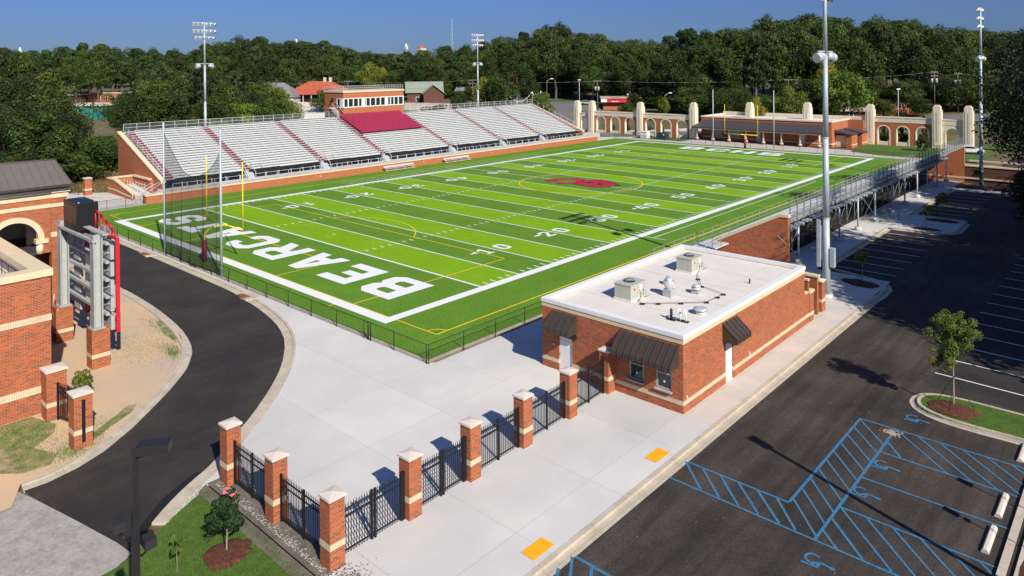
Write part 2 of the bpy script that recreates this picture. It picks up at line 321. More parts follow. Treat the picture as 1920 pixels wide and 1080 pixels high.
# the curved drive behind the end zone
Lr = [(4.94, -22.94), (5.0, -22.1), (4.7, -20.85), (4.1, -19.6), (2.8, -17.9), (1.43, -16.46), (-.1, -14.9), (-2.2, -13.05), (-4.7, -11.6), (-7.7, -10.75), (-10.6, -10.3), (-14.7, -9.9), (-19.2, -9.75), (-23, -9.8), (-30, -10), (-60, -10), (-75, -10), (-84, -8.5), (-90, -5), (-95, 1.5), (-110, 13)]
Rr = [(12.67, -21.45), (11.2, -20.23), (10.5, -19.4), (9.67, -18.2), (8.8, -16.6), (7.1, -14.7), (6.05, -13.4), (4.05, -11.3), (1.7, -9.2), (-1.49, -7.1), (-4.2, -6.0), (-6.6, -5.4), (-9.8, -4.85), (-12, -4.75), (-13.4, -4.45), (-16, -4.35), (-30, -4.35), (-50, -4.4), (-66, -4.4), (-75, -3.5), (-82, -1), (-90, 4), (-100, 13)]
mb = MB(); mb.sheet(Lr+Rr[::-1], -.06); struct('drive', mb, 'asphalt_new')
mb = MB(); mb.sheet([(-88, -1.5), (-93.5, 1), (-112, 60), (-112, 110), (-104, 112), (-104, 62), (-87, 12)], -.055)
struct('service_road', mb, 'asphalt_old')
def offs(pl, d):
    o = []
    for i, p in enumerate(pl):
        a = Vector(pl[max(i-1, 0)]); b = Vector(pl[min(i+1, len(pl)-1)]); t = (b-a).normalized(); o.append((p[0]-t.y*d, p[1]+t.x*d))
    return o
def strip(mb, a, b, z0, z1, m=0):
    for i in range(len(a)-1):
        mb.hexa([(*a[i], z0), (*a[i+1], z0), (*b[i+1], z0), (*b[i], z0)], [(*a[i], z1), (*a[i+1], z1), (*b[i+1], z1), (*b[i], z1)], m)
def smooth(pl, k=2):
    for _ in range(k):
        o = [pl[0]]
        for a, b in zip(pl[:-1], pl[1:]): o += [(a[0]*.75+b[0]*.25, a[1]*.75+b[1]*.25), (a[0]*.25+b[0]*.75, a[1]*.25+b[1]*.75)]
        pl = o+[pl[-1]]
    return pl
def kerb(name, pl, d, w=.32, zb=-.15, h=.12, g=.42):
    # upright kerb plus flat gutter pan on the road side
    a = smooth(pl, 1); b = offs(a, d*g); c = offs(a, d*(g+w*.55))
    mb = MB(); strip(mb, a, b, zb, -.045); strip(mb, b, c, zb, h-.1); return struct(name, mb, 'kerb')
kerb('drive_kerb', Lr, 1); kerb('drive_kerb', Rr[1:], -1, g=.5)
for cx_, lb in ((-12.1, 'drainage inlet with a rusty opening in the drive kerb, nearer of the two'), (-31.2, 'drainage inlet with a rusty opening in the drive kerb, farther of the two')):
    t = thing('storm_drain', lb, 'drain inlet', (cx_, -4.2, 0), 'drain inlets in the drive kerb'); mb = MB(); mb.hexa([(cx_-1.1, -4.6, -.1), (cx_+.9, -4.75, -.1), (cx_+1.2, -3.6, -.1), (cx_-.9, -3.6, -.1)], [(cx_-1.1, -4.6, .03), (cx_+.9, -4.75, .03), (cx_+1.2, -3.6, .03), (cx_-.9, -3.6, .03)]); mb.build('slab', 'kerb', t)
    mb = MB(); mb.hexa([(cx_-.8, -4.66, .03), (cx_+.4, -4.72, .03), (cx_+.6, -4.2, .03), (cx_-.5, -4.25, .03)], [(cx_-.8, -4.66, .04), (cx_+.4, -4.72, .04), (cx_+.6, -4.2, .09), (cx_-.5, -4.25, .09)]); mb.build('opening', 'rust', t)
# plaza: one concrete sheet behind the drive kerb
Rk = offs(smooth(Rr[1:], 1), -.62)
mb = MB()
pl = [p for p in Rk if p[0] > -57] + [(-57.3, -3.8), (-57.3, -3.25), (7.75, -3.25), (8.25, -3.0), (8.25, 22), (16.2, 22), (16.2, 31.2), (17, 104), (18.3, 104), (18.3, 82.4), (23.6, 82.4), (23.6, 84.3), (18.3, 90), (14, 92), (14, 31), (18.2, 33.2), (18.2, 31.4), (24.1, 30.2), (24.1, 25.8), (23.95, 24), (23.95, -60), (18.9, -60), (18.9, -17.5), (10.4, -17.5)]
mb.sheet([p for p in Rk if p[0] > -57][::1] + [(-57.3, -3.8), (-57.3, -3.25), (7.75, -3.25), (8.25, -3.0), (8.25, 31.4), (24.0, 31.4), (24.0, -60), (18.9, -60), (18.9, -17.5), (10.4, -17.5)], 0)
mb.rect(8.25, 18.25, 31.4, 104.5, 0); mb.rect(18.25, 24.1, 52.5, 60.9, 0); mb.rect(18.25, 24.1, 82.4, 84.6, 0); mb.rect(14, 19.3, 104.5, 108, 0)
o = struct('plaza', mb, 'concrete')
mb = MB(); mb.rect(8.3, 14.6, 31.3, 104, .005); struct('ground_under_bleachers', mb, 'asphalt')  # laid darker than the plaza to carry the shade of stand and trees
mb = MB(); mb.rect(19.2, 24.0, .9, 31.3, .004); mb.rect(22.45, 24.0, -60, .9, .004) if False else None; struct('pavement', mb, 'concrete_walk')
# lot kerb: gutter + kerb, following bays and islands
def lotkerb(pl, d=1):
    a = smooth(pl, 0); b = offs(a, d*.22); c = offs(a, d*.62); mb = MB(); strip(mb, a, b, -.2, .012); strip(mb, b, c, -.2, -.105); return struct('lot_kerb', mb, 'kerb')
lotkerb([(23.95, -60), (23.95, 25.6)], -1)
lotkerb([(23.95, 25.6), (24.1, 27.5), (24.0, 29.5), (23.4, 30.9), (22.2, 31.5), (18.25, 32.6)], -1)
lotkerb([(18.25, 32.6), (18.2, 52.2)], -1)
lotkerb([(18.2, 52.35), (22.4, 52.5), (23.6, 53.1), (24.1, 54.6), (24.0, 59.4), (23.3, 60.7), (18.2, 61.1)], -1)
lotkerb([(18.2, 61.1), (18.2, 82.4)], -1); lotkerb([(18.2, 82.4), (21, 83), (24, 84.5), (30, 85)], -1)
# mulch beds
def blob(cx, cy, a, b, n=22, seed=1, rot=0., j=.12):
    r_ = random.Random(seed); o = []
    for k in range(n):
        t = 2*math.pi*k/n; q = 1+r_.uniform(-j, j); x, y = a*q*math.cos(t), b*q*math.sin(t); o.append((cx+x*math.cos(rot)-y*math.sin(rot), cy+x*math.sin(rot)+y*math.cos(rot)))
    return o
def mound(mb, poly, z, h, m=0):
    cx = sum(p[0] for p in poly)/len(poly); cy = sum(p[1] for p in poly)/len(poly); prev = [(*p, z) for p in poly]
    for f, hh in ((.75, .6), (.4, .9), (.02, 1)):
        cur = [(cx+(p[0]-cx)*f, cy+(p[1]-cy)*f, z+h*hh) for p in poly]
        for i in range(len(poly)): mb.face([prev[i-1], prev[i], cur[i], cur[i-1]], m)
        prev = cur
    mb.face(prev, m)
mb = MB()
for a in ((22.3, 29.5, 1.5, .95, 3, -.2), (21.6, 53.7, 1.55, .55, 4, .1), (22.0, 59.3, 1.7, .9, 5, 0), (21.9, 86.2, 3.2, 1.1, 6, 0)):
    mound(mb, blob(a[0], a[1], a[2], a[3], seed=a[4], rot=a[5]), .01, .13)
mound(mb, blob(32.35, 10.25, 1.15, .95, seed=8), .06, .16); mound(mb, blob(15.2, -19.15, .78, .88, seed=9), .03, .12); mound(mb, blob(38.5, -1.2, 2.0, 6.5, seed=10, j=.04), .02, .1)
struct('pine_straw_mulch', mb, 'mulch', 'stuff')
# right island and the kerb at the right edge
isl = [(60, 8.7), (35.4, 8.75), (33, 8.62), (31.7, 8.8), (30.8, 9.3), (30.35, 10.1), (30.35, 11.0), (30.75, 11.8), (31.5, 12.2), (33, 12.35), (60, 12.4)]
isl = smooth(isl, 1)
a = isl; b = offs(a, -.17); c = offs(a, -.34); d_ = offs(a, -.5)
mb = MB(); strip(mb, a, b, -.2, -.1); strip(mb, c, d_, -.2, .03); struct('island_kerb', mb, 'kerb')
mb = MB(); strip(mb, b, c, -.2, -.085); struct('island_gutter', mb, 'apron')
mb = MB(); mb.sheet(d_, .02); struct('island_lawn', mb, 'grass')
mb = MB(); mb.box(35.95, 36.2, -60, 7.4, -.2, .0); mb.box(36.42, 36.6, -60, 7.4, -.2, .03); struct('edge_kerb', mb, 'kerb')
mb = MB(); mb.box(36.2, 36.42, -60, 7.4, -.2, -.07); struct('edge_gutter', mb, 'asphalt_new')
mb = MB(); mb.rect(36.6, 60, -60, 8.7, .0); struct('verge', mb, 'grass')
# left: dirt lot, patchy grass, apron, lawn with magnolia
Lk = offs(smooth(Lr, 1), .62)
mb = MB(); mb.sheet([p for p in Lk if p[0] > -60]+[(-60, -60), (6, -60), (6, -23.6)], -.01); struct('bare_ground', mb, 'dirt')
mb = MB()
mb.sheet([(-2.2, -22.6), (-2.2, -20.9), (-.4, -20.3), (.5, -20.6), (1.4, -21.7), (2.8, -21.1), (3.6, -21.6), (3.5, -22.6), (2.5, -23.6), (-2.2, -24.5)], -.006)
mb.sheet([(1.1, -17.3), (2.0, -18.7), (3.2, -20.2), (3.5, -20.8), (2.6, -20.0), (1.8, -19.2), (1.0, -18.1), (.2, -17.2), (.4, -16.8)], -.006)
mb.sheet(blob(-9.0, -11.3, 2.6, .35, seed=3, rot=-.12, j=.35), -.006); mb.sheet(blob(-5.2, -12.6, 1.3, .25, seed=4, rot=-.35, j=.4), -.006)
struct('patchy_grass', mb, 'grass_patchy')
mb = MB(); mb.sheet([(4.9, -23.1), (6.33, -22.72), (9.2, -22.05), (11.5, -21.55), (12.5, -21.42), (14, -24), (18, -60), (3, -60), (3, -23.9)], -.05); struct('apron', mb, 'apron')
mb = MB(); mb.sheet([(12.5, -21.5), (11.2, -20.2), (10.4, -19.2), (9.6, -17.8), (9.2, -17.2), (9.0, -17.6), (9.35, -18.3), (9.9, -19.3), (10.6, -20.1), (11.3, -20.9), (12.1, -21.5)], -.053); struct('dark_drive_edge', mb, mat('dark_edge_strip', (.012, .012, .014), .7))  # darker strip along the lawn side of the drive
mb = MB(); mb.sheet([(12.9, -21.9), (12.3, -20.7), (11.6, -19.7), (10.25, -18.1), (10.35, -17.75), (18.4, -17.72), (18.4, -40), (14.5, -40)], -.02); lawn_poly = mb; struct('lawn', mb, 'grass')
mb = MB(); mb.sheet([(10.3, -17.7), (18.9, -17.7), (18.9, -60), (18.4, -60), (18.4, -18.25), (10.7, -18.2)], .006); mb.rect(10.3, 18.9, -17.65, -16.6, .006); struct('fence_footing_strip', mb, mat('damp_soil_concrete', (.17, .145, .115), .95, var=.4, scale=1.5, fine=.2, fscale=12))
# speckles of spilt gravel on the walk by the lawn
r_ = random.Random(12); mb = MB()
for k in range(1500):
    q = r_.random()
    if q < .55: x, y = r_.gauss(19.6, .45), r_.gauss(-17.2, .45)
    elif q < .9: x, y = r_.uniform(10.6, 18.6), -17.45+abs(r_.gauss(0, .18))
    else: x, y = r_.gauss(17, .8), r_.gauss(-16.1, .3)
    s_ = r_.uniform(.012, .035); mb.face([(x-s_, y-s_, .012), (x+s_, y-s_*.6, .013), (x+s_*.3, y+s_, .016)], 0 if x > 18.9 else 1)
struct('gravel', mb, ['mulch', 'plaster'], 'stuff')
# ------------------------------------------------------------------ left / far ground
mb = MB(); mb.sheet([(-57.3, -4.2), (-66, -4.2), (-74, -3.2), (-80, -.4), (-70, 6.0), (-57.3, 6.0)], .0); mb.rect(-72, -57.3, 3, 11, .004); mb.rect(-72, 10, 112.7, 121.5, .0); mb.rect(-62, -57.35, 104, 125, .004)
struct('walkway', mb, 'concrete_walk')
mb = MB(); mb.sheet([(-80, -.2), (-87, 4.5), (-92, 12), (-79, 12), (-72, 7), (-72, 5)], .01); mb.rect(-55, -41.5, 116.0, 121.5, .01); mb.sheet([(-6, 119), (-8, 136), (16, 136), (16, 116), (0, 116.2)], .012)
struct('grass_verge', mb, 'grass')
mb = MB()
for a, b in (((-91.5, 1.5), (-96, 15)), ((-96, 15), (-113, 62))): mb.line(a[0], a[1], b[0], b[1], .6, .02)
struct('road_edging', mb, 'kerb')
mb = MB(); mb.sheet([(-72, 128), (-104, 128), (-150, 160), (-160, 212), (-100, 230), (-60, 215), (-58, 128)], -.1); mb.rect(-60, 40, 150, 240, -.12)
struct('far_lot', mb, 'asphalt_old')
mb = MB(); mb.sheet([(-170, 205), (-96, 216), (-96, 224), (-172, 214)], -.05); mb.sheet([(-70, 126), (-104, 126), (-104, 128), (-70, 128)], -.05); mb.sheet([(-4, 140), (22, 140), (22, 158), (-4, 158)], .02); struct('verge_grass', mb, 'grass')
mb = MB(); mb.sheet([(-165, 96), (-200, 96), (-235, 150), (-160, 190), (-150, 140)], -.1); struct('pale_yard', mb, 'plaster')
mb = MB()      # wooded rise behind everything
N = 24
for i in range(N):
    for j in range(6):
        def hp(i, j):
            t = i/N; a = R(-38+76*t)+.738; dd = 190+j*55; return (40-math.sin(a)*dd/math.cos(a-.738), -31+math.cos(a)*dd/math.cos(a-.738), -1.5+max(0, j)*4.2)
        mb.face([hp(i, j), hp(i, j+1), hp(i+1, j+1), hp(i+1, j)])
struct('wooded_hill', mb, 'scrub')

# ================================================================== FIELD
mb = MB(); mb.rect(-57.45, 7.75, -3.1, 112.4, .01); struct('turf', mb, 'turf_dark')
mb = MB()
for k in range(10):
    y0 = 10*YD+10*YD*k; y0 = y0 if k < 5 else y0+5*YD; mb.rect(-FW, 0, y0, y0+5*YD, .014)
struct('turf_light_bands', mb, 'turf_light')
mb = MB(); z = .019
mb.rect(0, .85, -.95, FL+.95, z); mb.rect(-FW-.85, -FW, -.95, FL+.95, z); mb.rect(-FW, 0, -.95, -.06, z); mb.rect(-FW, 0, FL+.06, FL+.95, z)
for k in range(21):
    y = 10*YD+5*YD*k; w = .11 if k in (0, 20) else .075
    if k == 10: mb.rect(-FW, -29.2, y-w, y+w, z); mb.rect(-22.4, 0, y-w, y+w, z)
    else: mb.rect(-FW, 0, y-w, y+w, z)
for k in range(1, 100):
    if k % 5 == 0: continue
    y = 10*YD+k*YD
    for x0, x1 in ((-.75, -.15), (-FW+.15, -FW+.75), (-16.56, -15.95), (-FW+15.95, -FW+16.56)): mb.rect(x0, x1, y-.068, y+.068, z)
for k in range(1, 20):
    y = 10*YD+5*YD*k
    for x in (-16.25, -FW+16.25): mb.rect(x-.3, x+.3, y+.066, y+.11, z); mb.rect(x-.3, x+.3, y-.11, y-.066, z)
mb.rect(-24.7, -24.1, 13*YD-.05, 13*YD+.05, z); mb.rect(-24.7, -24.1, 107*YD-.05, 107*YD+.05, z)
for x, s_ in ((1.9, 1), (-FW-1.9, -1), (-FW-3.4, -1)): mb.rect(x-.05, x+.05, 35*YD, 85*YD, z)
mb.rect(.86, 3.4, 35*YD-.05, 35*YD+.05, z); mb.rect(.86, 2, 85*YD-.05, 85*YD+.05, z)
struct('field_lines', mb, 'line_white')
mb = MB(); z = .015; zz = .0235
X0, X1 = -53.75, 4.98
for a in ((X0, -.04, 0, -.04), (.86, .0, X1, 0), ): pass
mb.rect(-FW+.01, -.01, -.055, .05, z); mb.rect(X0, -FW-.86, -.03, .07, z); mb.rect(.86, X1, -.03, .07, z)
mb.rect(X0-.07, X0+.07, .07, FL-.05, z); mb.rect(X1-.07, X1+.07, .07, FL-.05, z); mb.rect(X0, -FW-.86, FL-.05, FL+.05, z); mb.rect(.86, X1, FL-.05, FL+.05, z)
for y0, s_ in ((0, 1), (FL, -1)):
    for hw, dp in ((20.15, 16.5), (9.15, 5.5)):
        for x in (CX-hw, CX+hw): mb.line(x, y0+s_*.06, x, y0+s_*dp, .13, zz)
        mb.line(CX-hw, y0+s_*dp, CX+hw, y0+s_*dp, .13, zz)
    mb.rect(CX-.3, CX+.3, y0+s_*11-.05, y0+s_*11+.05, zz)
    al = math.asin(5.5/9.15); a0, a1 = (al, math.pi-al) if s_ > 0 else (math.pi+al, 2*math.pi-al); mb.arc(CX, y0+s_*11, 9.15, a0, a1, .14, zz+.001)
    for x, q in ((X0, 1), (X1, -1)):
        a0 = {(1, 1): 0, (-1, 1): math.pi/2, (-1, -1): math.pi, (1, -1): -math.pi/2}[(q, s_)]; mb.arc(x, y0, .92, a0, a0+math.pi/2, .1, zz, 8)
for x in (-5.25, -43.6): mb.rect(x-.05, x+.05, -1.5, -.96, zz)
mb.arc(CX, FL/2, 9.15, 0, 2*math.pi, .19, zz+.001, 72); mb.rect(.86, X1, FL/2-.05, FL/2+.05, z); mb.rect(X0, -FW-.86, FL/2-.05, FL/2+.05, z)
struct('soccer_lines', mb, 'line_yellow')
G = {
'B': [[(0, 0), (.3, 0), (.3, 1), (0, 1)], [(.3, 0), (.8, 0), (1, .14), (1, .4), (.9, .5), (1, .6), (1, .86), (.8, 1), (.3, 1), (.3, .8), (.62, .8), (.68, .75), (.68, .66), (.62, .61), (.3, .61), (.3, .41), (.62, .41), (.68, .36), (.68, .25), (.62, .2), (.3, .2)]],
'E': [[(0, 0), (1, 0), (1, .24), (.32, .24), (.32, .4), (.75, .4), (.75, .6), (.32, .6), (.32, .76), (1, .76), (1, 1), (0, 1)]],
'A': [[(0, 0), (.32, 0), (.37, .2), (.5, .2), (.5, .42), (.43, .42), (.5, .72), (.5, 1), (.33, 1)], [(1, 0), (.67, 1), (.5, 1), (.5, .72), (.57, .42), (.5, .42), (.5, .2), (.63, .2), (.68, 0)]],
'R': [[(0, 0), (.3, 0), (.3, 1), (0, 1)], [(.3, 1), (.8, 1), (1, .86), (1, .5), (.86, .38), (.3, .38), (.3, .58), (.62, .58), (.7, .64), (.7, .76), (.62, .82), (.3, .82)], [(.42, .38), (.66, 0), (1, 0), (.8, .38)]],
'C': [[(.2, 0), (.8, 0), (1, .15), (1, .36), (.7, .36), (.7, .26), (.62, .22), (.38, .22), (.3, .28), (.3, .72), (.38, .78), (.62, .78), (.7, .74), (.7, .64), (1, .64), (1, .85), (.8, 1), (.2, 1), (0, .85), (0, .15)]],
'T': [[(0, 1), (0, .76), (.33, .76), (.33, 0), (.67, 0), (.67, .76), (1, .76), (1, 1)]],
'H': [[(0, 0), (.3, 0), (.3, .4), (.7, .4), (.7, 0), (1, 0), (1, 1), (.7, 1), (.7, .6), (.3, .6), (.3, 1), (0, 1)]],
'S': [[(0, .34), (0, .14), (.2, 0), (.8, 0), (1, .14), (1, .46), (.82, .6), (.3, .62), (.3, .74), (.36, .8), (.64, .8), (.7, .74), (.7, .68), (1, .68), (1, .86), (.8, 1), (.2, 1), (0, .86), (0, .54), (.18, .4), (.7, .38), (.7, .26), (.64, .2), (.36, .2), (.3, .26), (.3, .34)]],
'0': [[(.5, 0), (.8, 0), (1, .2), (1, .8), (.8, 1), (.5, 1), (.5, .83), (.64, .83), (.72, .72), (.72, .28), (.64, .17), (.5, .17)], [(.5, 0), (.5, .17), (.36, .17), (.28, .28), (.28, .72), (.36, .83), (.5, .83), (.5, 1), (.2, 1), (0, .8), (0, .2), (.2, 0)]],
'1': [[(.2, 0), (.85, 0), (.85, .14), (.66, .14), (.66, 1), (.42, 1), (.18, .85), (.18, .68), (.4, .76), (.4, .14), (.2, .14)]],
'2': [[(0, 0), (1, 0), (1, .18), (.42, .18), (1, .58), (1, .85), (.8, 1), (.2, 1), (0, .85), (0, .66), (.28, .66), (.28, .78), (.36, .84), (.64, .84), (.72, .78), (.72, .66), (0, .17)]],
'3': [[(0, .3), (0, .14), (.2, 0), (.8, 0), (1, .14), (1, .42), (.9, .5), (1, .58), (1, .86), (.8, 1), (.2, 1), (0, .86), (0, .7), (.28, .7), (.28, .8), (.36, .84), (.64, .84), (.72, .8), (.72, .62), (.64, .57), (.35, .57), (.35, .43), (.64, .43), (.72, .38), (.72, .22), (.64, .16), (.36, .16), (.28, .22), (.28, .3)]],
'4': [[(.6, 0), (.86, 0), (.86, 1), (.6, 1)], [(.6, .22), (.6, .38), (.28, .38), (.6, .76), (.6, 1), (.48, 1), (0, .38), (0, .22)], [(.86, .22), (1, .22), (1, .38), (.86, .38)]],
'5': [[(0, .3), (0, .14), (.2, 0), (.8, 0), (1, .14), (1, .5), (.8, .64), (.28, .64), (.28, .84), (.95, .84), (.95, 1), (0, 1), (0, .5), (.64, .5), (.72, .44), (.72, .22), (.64, .16), (.36, .16), (.28, .22), (.28, .3)]]}
def glyph(mb, ch, o, s, t, z, m=0):     # o origin, s reading vector, t up vector (with lengths)
    for poly in G[ch]: mb.sheet([(o[0]+p[0]*s[0]+p[1]*t[0], o[1]+p[0]*s[1]+p[1]*t[1]) for p in poly], z, m)
z = .029
mb = MB()
for ch, x0, x1 in (('B', -3.0, -7.3), ('E', -8.82, -12.85), ('A', -14.35, -18.75), ('R', -20.0, -24.5), ('C', -25.7, -29.9), ('A', -31.3, -35.6), ('T', -36.7, -40.5), ('S', -41.95, -46.2)):
    glyph(mb, ch, (x0, 6.92), (x1-x0, 0), (0, -4.6), z)
for ch, x0, x1 in (('B', -35.3, -30.9), ('C', -29.5, -25.2), ('H', -24.1, -19.8), ('S', -18.6, -14.2)): glyph(mb, ch, (x0, 103.2), (x1-x0, 0), (0, 4.4), z)
struct('end_zone_lettering', mb, 'line_white')
mb = MB()
for k in range(1, 10):
    y = 10*YD+10*YD*k; d = str(min(k, 10-k)*10)
    for side in (0, 1):
        q = 1 if side == 0 else -1; xb = -6.42 if side == 0 else -FW+6.42
        glyph(mb, d[0], (xb, y-q*1.85), (0, q*1.32), (-q*1.9, 0), z); glyph(mb, d[1], (xb, y+q*.53), (0, q*1.32), (-q*1.9, 0), z)
        if k != 5:
            xa = xb-q*1.2; sg = -1 if k < 5 else 1; ya = y+sg*2.05
            mb.sheet([(xa-.28, ya), (xa+.28, ya), (xa, ya+sg*.95)], z)
struct('yard_numbers', mb, 'line_white')
# midfield emblem: a clawed C and a two-holed B lying across the fifty
mb = MB()
E1 = [(-29.9, 53.6), (-29.3, 55.2), (-28.3, 56.5), (-27.6, 57.2), (-26.9, 57.4), (-26.2, 57.0), (-26.5, 56.3), (-27.1, 56.4), (-27.7, 56.0), (-28.2, 55.2), (-28.6, 54.3), (-28.2, 54.0), (-28.2, 53.3), (-28.9, 52.9)]
C1 = [(-29.7, 52.9), (-29.8, 55.0), (-29.0, 56.7), (-27.7, 57.7), (-26.2, 57.7), (-25.2, 56.8), (-25.6, 55.6), (-26.6, 56.4), (-27.7, 56.2), (-28.4, 55.2), (-28.3, 54.3), (-27.7, 53.9), (-28.2, 52.7)]
C2 = [(-27.0, 52.3), (-26.1, 52.0), (-25.2, 52.6), (-24.4, 54.0), (-24.6, 55.8), (-25.2, 56.8), (-25.6, 55.6), (-25.4, 54.4), (-26.1, 53.5), (-26.9, 53.5)]
def holed(mb, o, hs, z, m):   # outline split around rectangular holes along x
    for p in o: mb.sheet(p, z, m)
B1 = [[(-24.6, 53.6), (-23.9, 53.2), (-23.9, 59.0), (-24.9, 57.0), (-24.6, 55.0)], [(-23.9, 53.2), (-22.9, 53.4), (-22.9, 55.2), (-23.9, 55.2)], [(-23.9, 56.4), (-22.9, 56.4), (-22.9, 58.9), (-23.9, 59.0)],
      [(-22.9, 53.4), (-21.9, 53.0), (-21.9, 58.3), (-22.9, 58.9)], [(-21.9, 53.0), (-20.9, 53.0), (-20.9, 55.0), (-21.9, 55.0)], [(-21.9, 56.2), (-20.9, 56.2), (-20.9, 57.9), (-21.9, 58.3)], [(-20.9, 53.0), (-19.9, 53.7), (-18.6, 56.3), (-20.9, 57.9)]]
def grow(p, f):
    cx = sum(a[0] for a in p)/len(p); cy = sum(a[1] for a in p)/len(p); return [(a[0]+(a[0]-cx)*f, a[1]+(a[1]-cy)*f) for a in p]
for p in [C1, C2]: mb.sheet(grow(p, .07), .030, 1)
mb.sheet([(-25.1, 53.2), (-23.4, 52.9), (-21.0, 52.7), (-19.7, 53.4), (-18.1, 56.3), (-21, 58.4), (-23.8, 59.4), (-25.1, 57.3)], .0295, 1)
for p in [C1, C2]+B1: mb.sheet(p, .034)
struct('midfield_emblem', mb, ['logo_red', 'black_turf'])
mb = MB()   # kerb round the turf
for a in ((-57.6, 8.0, -3.28, -3.1), (7.75, 7.95, -3.1, 31), (-57.6, 20, 112.4, 112.6)): mb.box(a[0], a[1], a[2], a[3], -.1, .06)
struct('turf_kerb', mb, 'kerb')
# ================================================================== LOT MARKINGS
mb = MB(); z = ZA+.012; w = .105
def L(x0, y0, x1, y1, ww=w, dz=0., m=0): mb.line(x0, y0, x1, y1, ww, z+dz, m)
L(29.05, 6.6, 29.05, -2.55, .12); L(30.64, 6.55, 30.64, -4.2, .12); L(29.05, 6.55, 36, 6.52, w, .002); L(30.64, 3.88, 36, 3.88, w, .002); L(30.64, 1.2, 35.95, 1.22, w, .002)
L(30.64, -1.55, 36, -1.55, w, .002); L(24.45, -4.2, 36, -4.28, w, .002); L(24.45, -2.6, 29.05, -2.6, w, .002); L(35.95, 6.5, 35.95, 3.9, w, .003)
def diag(x0, x1, ya, yb, n, dx, off=0., xmin=-99, xmax=99):
    for k in range(n):
        x = x0+(x1-x0)*(k+off)/n; a = (x, ya); b = (x+dx, yb)
        if b[0] > xmax: t = (xmax-a[0])/dx; b = (xmax, ya+(yb-ya)*t)
        L(a[0], a[1], b[0], b[1], .09, .004)
diag(30.6, 36.1, 6.5, 3.92, 6, 2.6, .1, xmax=35.9); L(30.7, 5.0, 31.5, 3.95, .11, .004)
for k in range(10):
    y = 6.4-k*.96; L(29.1, y, 30.6, y-1.75, .09, .004) if y-1.75 > -4.1 else L(29.1, y, 29.1+1.5*(y+4.15)/1.75, -4.15, .11, .004)
diag(30.7, 36.3, -1.6, -4.2, 6, 2.5, .05, xmax=35.9); L(30.68, -2.5, 32.3, -4.2, .11, .004); L(30.66, -3.45, 31.4, -4.2, .11, .004)
for k in range(6):
    x = 24.5+k*.82
    L(x, -2.65, min(x+1.5, 29.9), -4.15, .11, .004)
L(24.5, -10.82, 30, -10.85, .14, .002); L(24.5, -10.9, 25.6, -12.6, .12, .004); L(25.35, -10.9, 26.5, -12.7, .12, .004); L(24.5, -11.7, 24.95, -12.4, .12, .004); L(24.5, -13.4, 30, -13.4, .14, .002)
def isa(cx, cy):   # wheelchair symbol: head toward +x
    mb.arc(cx+.0, cy, .25, .9, 5.9, .1, z+.006, 20); L(cx-.28, cy-.42, cx+.25, cy-.36, .1, .006); L(cx+.25, cy-.42, cx+.28, cy-.02, .12, .007); L(cx+.28, cy-.05, cx+.62, cy-.1, .1, .008)
    L(cx+.05, cy-.22, cx+.12, cy-.42, .1, .009); mb.sheet([(cx+.7+.11*math.cos(t*.785), cy-.12+.09*math.sin(t*.785)) for t in range(8)], z+.01)
for cx, cy in ((30.95, 8.35), (31.0, 2.85), (30.95, .13), (30.95, -5.3)): isa(cx, cy)
struct('blue_markings', mb, 'blue')
mb = MB(); z = ZA+.010
for y in (33.75, 36.3, 38.95, 41.6, 44.3, 47.05, 49.8): L(18.6, y, 23.75, y+.1, .1)
for y in (62.0, 64.2, 66.7, 69.4, 72.1, 74.7, 77.4, 80.1): L(18.6, y, 23.65, y+.1, .1)
for k in range(22): L(30.55, 14.95+2.66*k, 36.2, 14.75+2.66*k, .1)
struct('stall_lines', mb, 'line_white')
r_ = random.Random(3); mb = MB()
for k in range(90):
    t, q = r_.uniform(0, 6.28), abs(r_.gauss(0, .16)); x, y = 30.63+q*math.cos(t)*1.3, 6.05+q*math.sin(t); s_ = r_.uniform(.02, .05)
    mb.face([(x-s_, y-s_, ZA+.02), (x+s_, y-s_, ZA+.02), (x+s_, y+s_, ZA+.04), (x-s_, y+s_, ZA+.03)])
for k in range(110):
    x, y = r_.uniform(24.6, 36), r_.uniform(-12, 24); s_ = r_.uniform(.01, .022); mb.face([(x-s_, y-s_, ZA+.02), (x+s_, y-s_, ZA+.02), (x, y+s_, ZA+.03)])
struct('loose_chippings', mb, 'tan_roof', 'stuff')
for i, (x0, y0, lb) in enumerate(((23.1, -12.1, 'yellow tactile paving pad at the kerb, lower of the two, nearest the camera'), (23.07, -3.78, 'yellow tactile paving pad at the kerb beside the blue hatched crossing'))):
    mb = MB(); mb.rect(x0, x0+.62, y0, y0+1.15, .018)
    for a in range(8):
        for b in range(15): mb.cbox(x0+.04+a*.077, y0+.045+b*.076, .018, .03, .03, .005)
    tag(mb.build('tactile_pad', 'pad_yellow', loc=(x0+.3, y0+.57, 0)), lb, 'paving pad', 'tactile paving pads at the kerb')
mb = MB(); mb.extr([(-.12, 0), (.12, 0), (.12, .06), (.06, .14), (-.06, .14), (-.12, .06)], 'y', -.92, .92)
st0 = None
for x, y, lb in ((35.45, -.02, 'white concrete wheel stop at the bottom right, lowest of the three'), (35.45, 2.7, 'white concrete wheel stop at the right edge between two thin post shadows'), (35.5, 7.95, 'white concrete wheel stop below the planted island, mostly cut off by the edge')):
    if st0 is None: st0 = mb.build('wheel_stop', 'stonecap'); o = st0; mp = MB(); [mp.cyl((0, yy, .139), (0, yy, .146), .022, n=8) for yy in (-.6, .6)]; mp.build('anchor_pin', 'steel', st0)
    else: o = copytree(st0, (0, 0, 0))
    o.location = (x, y, ZA+.001); tag(o, lb, 'wheel stop', 'wheel stops of the accessible stalls')

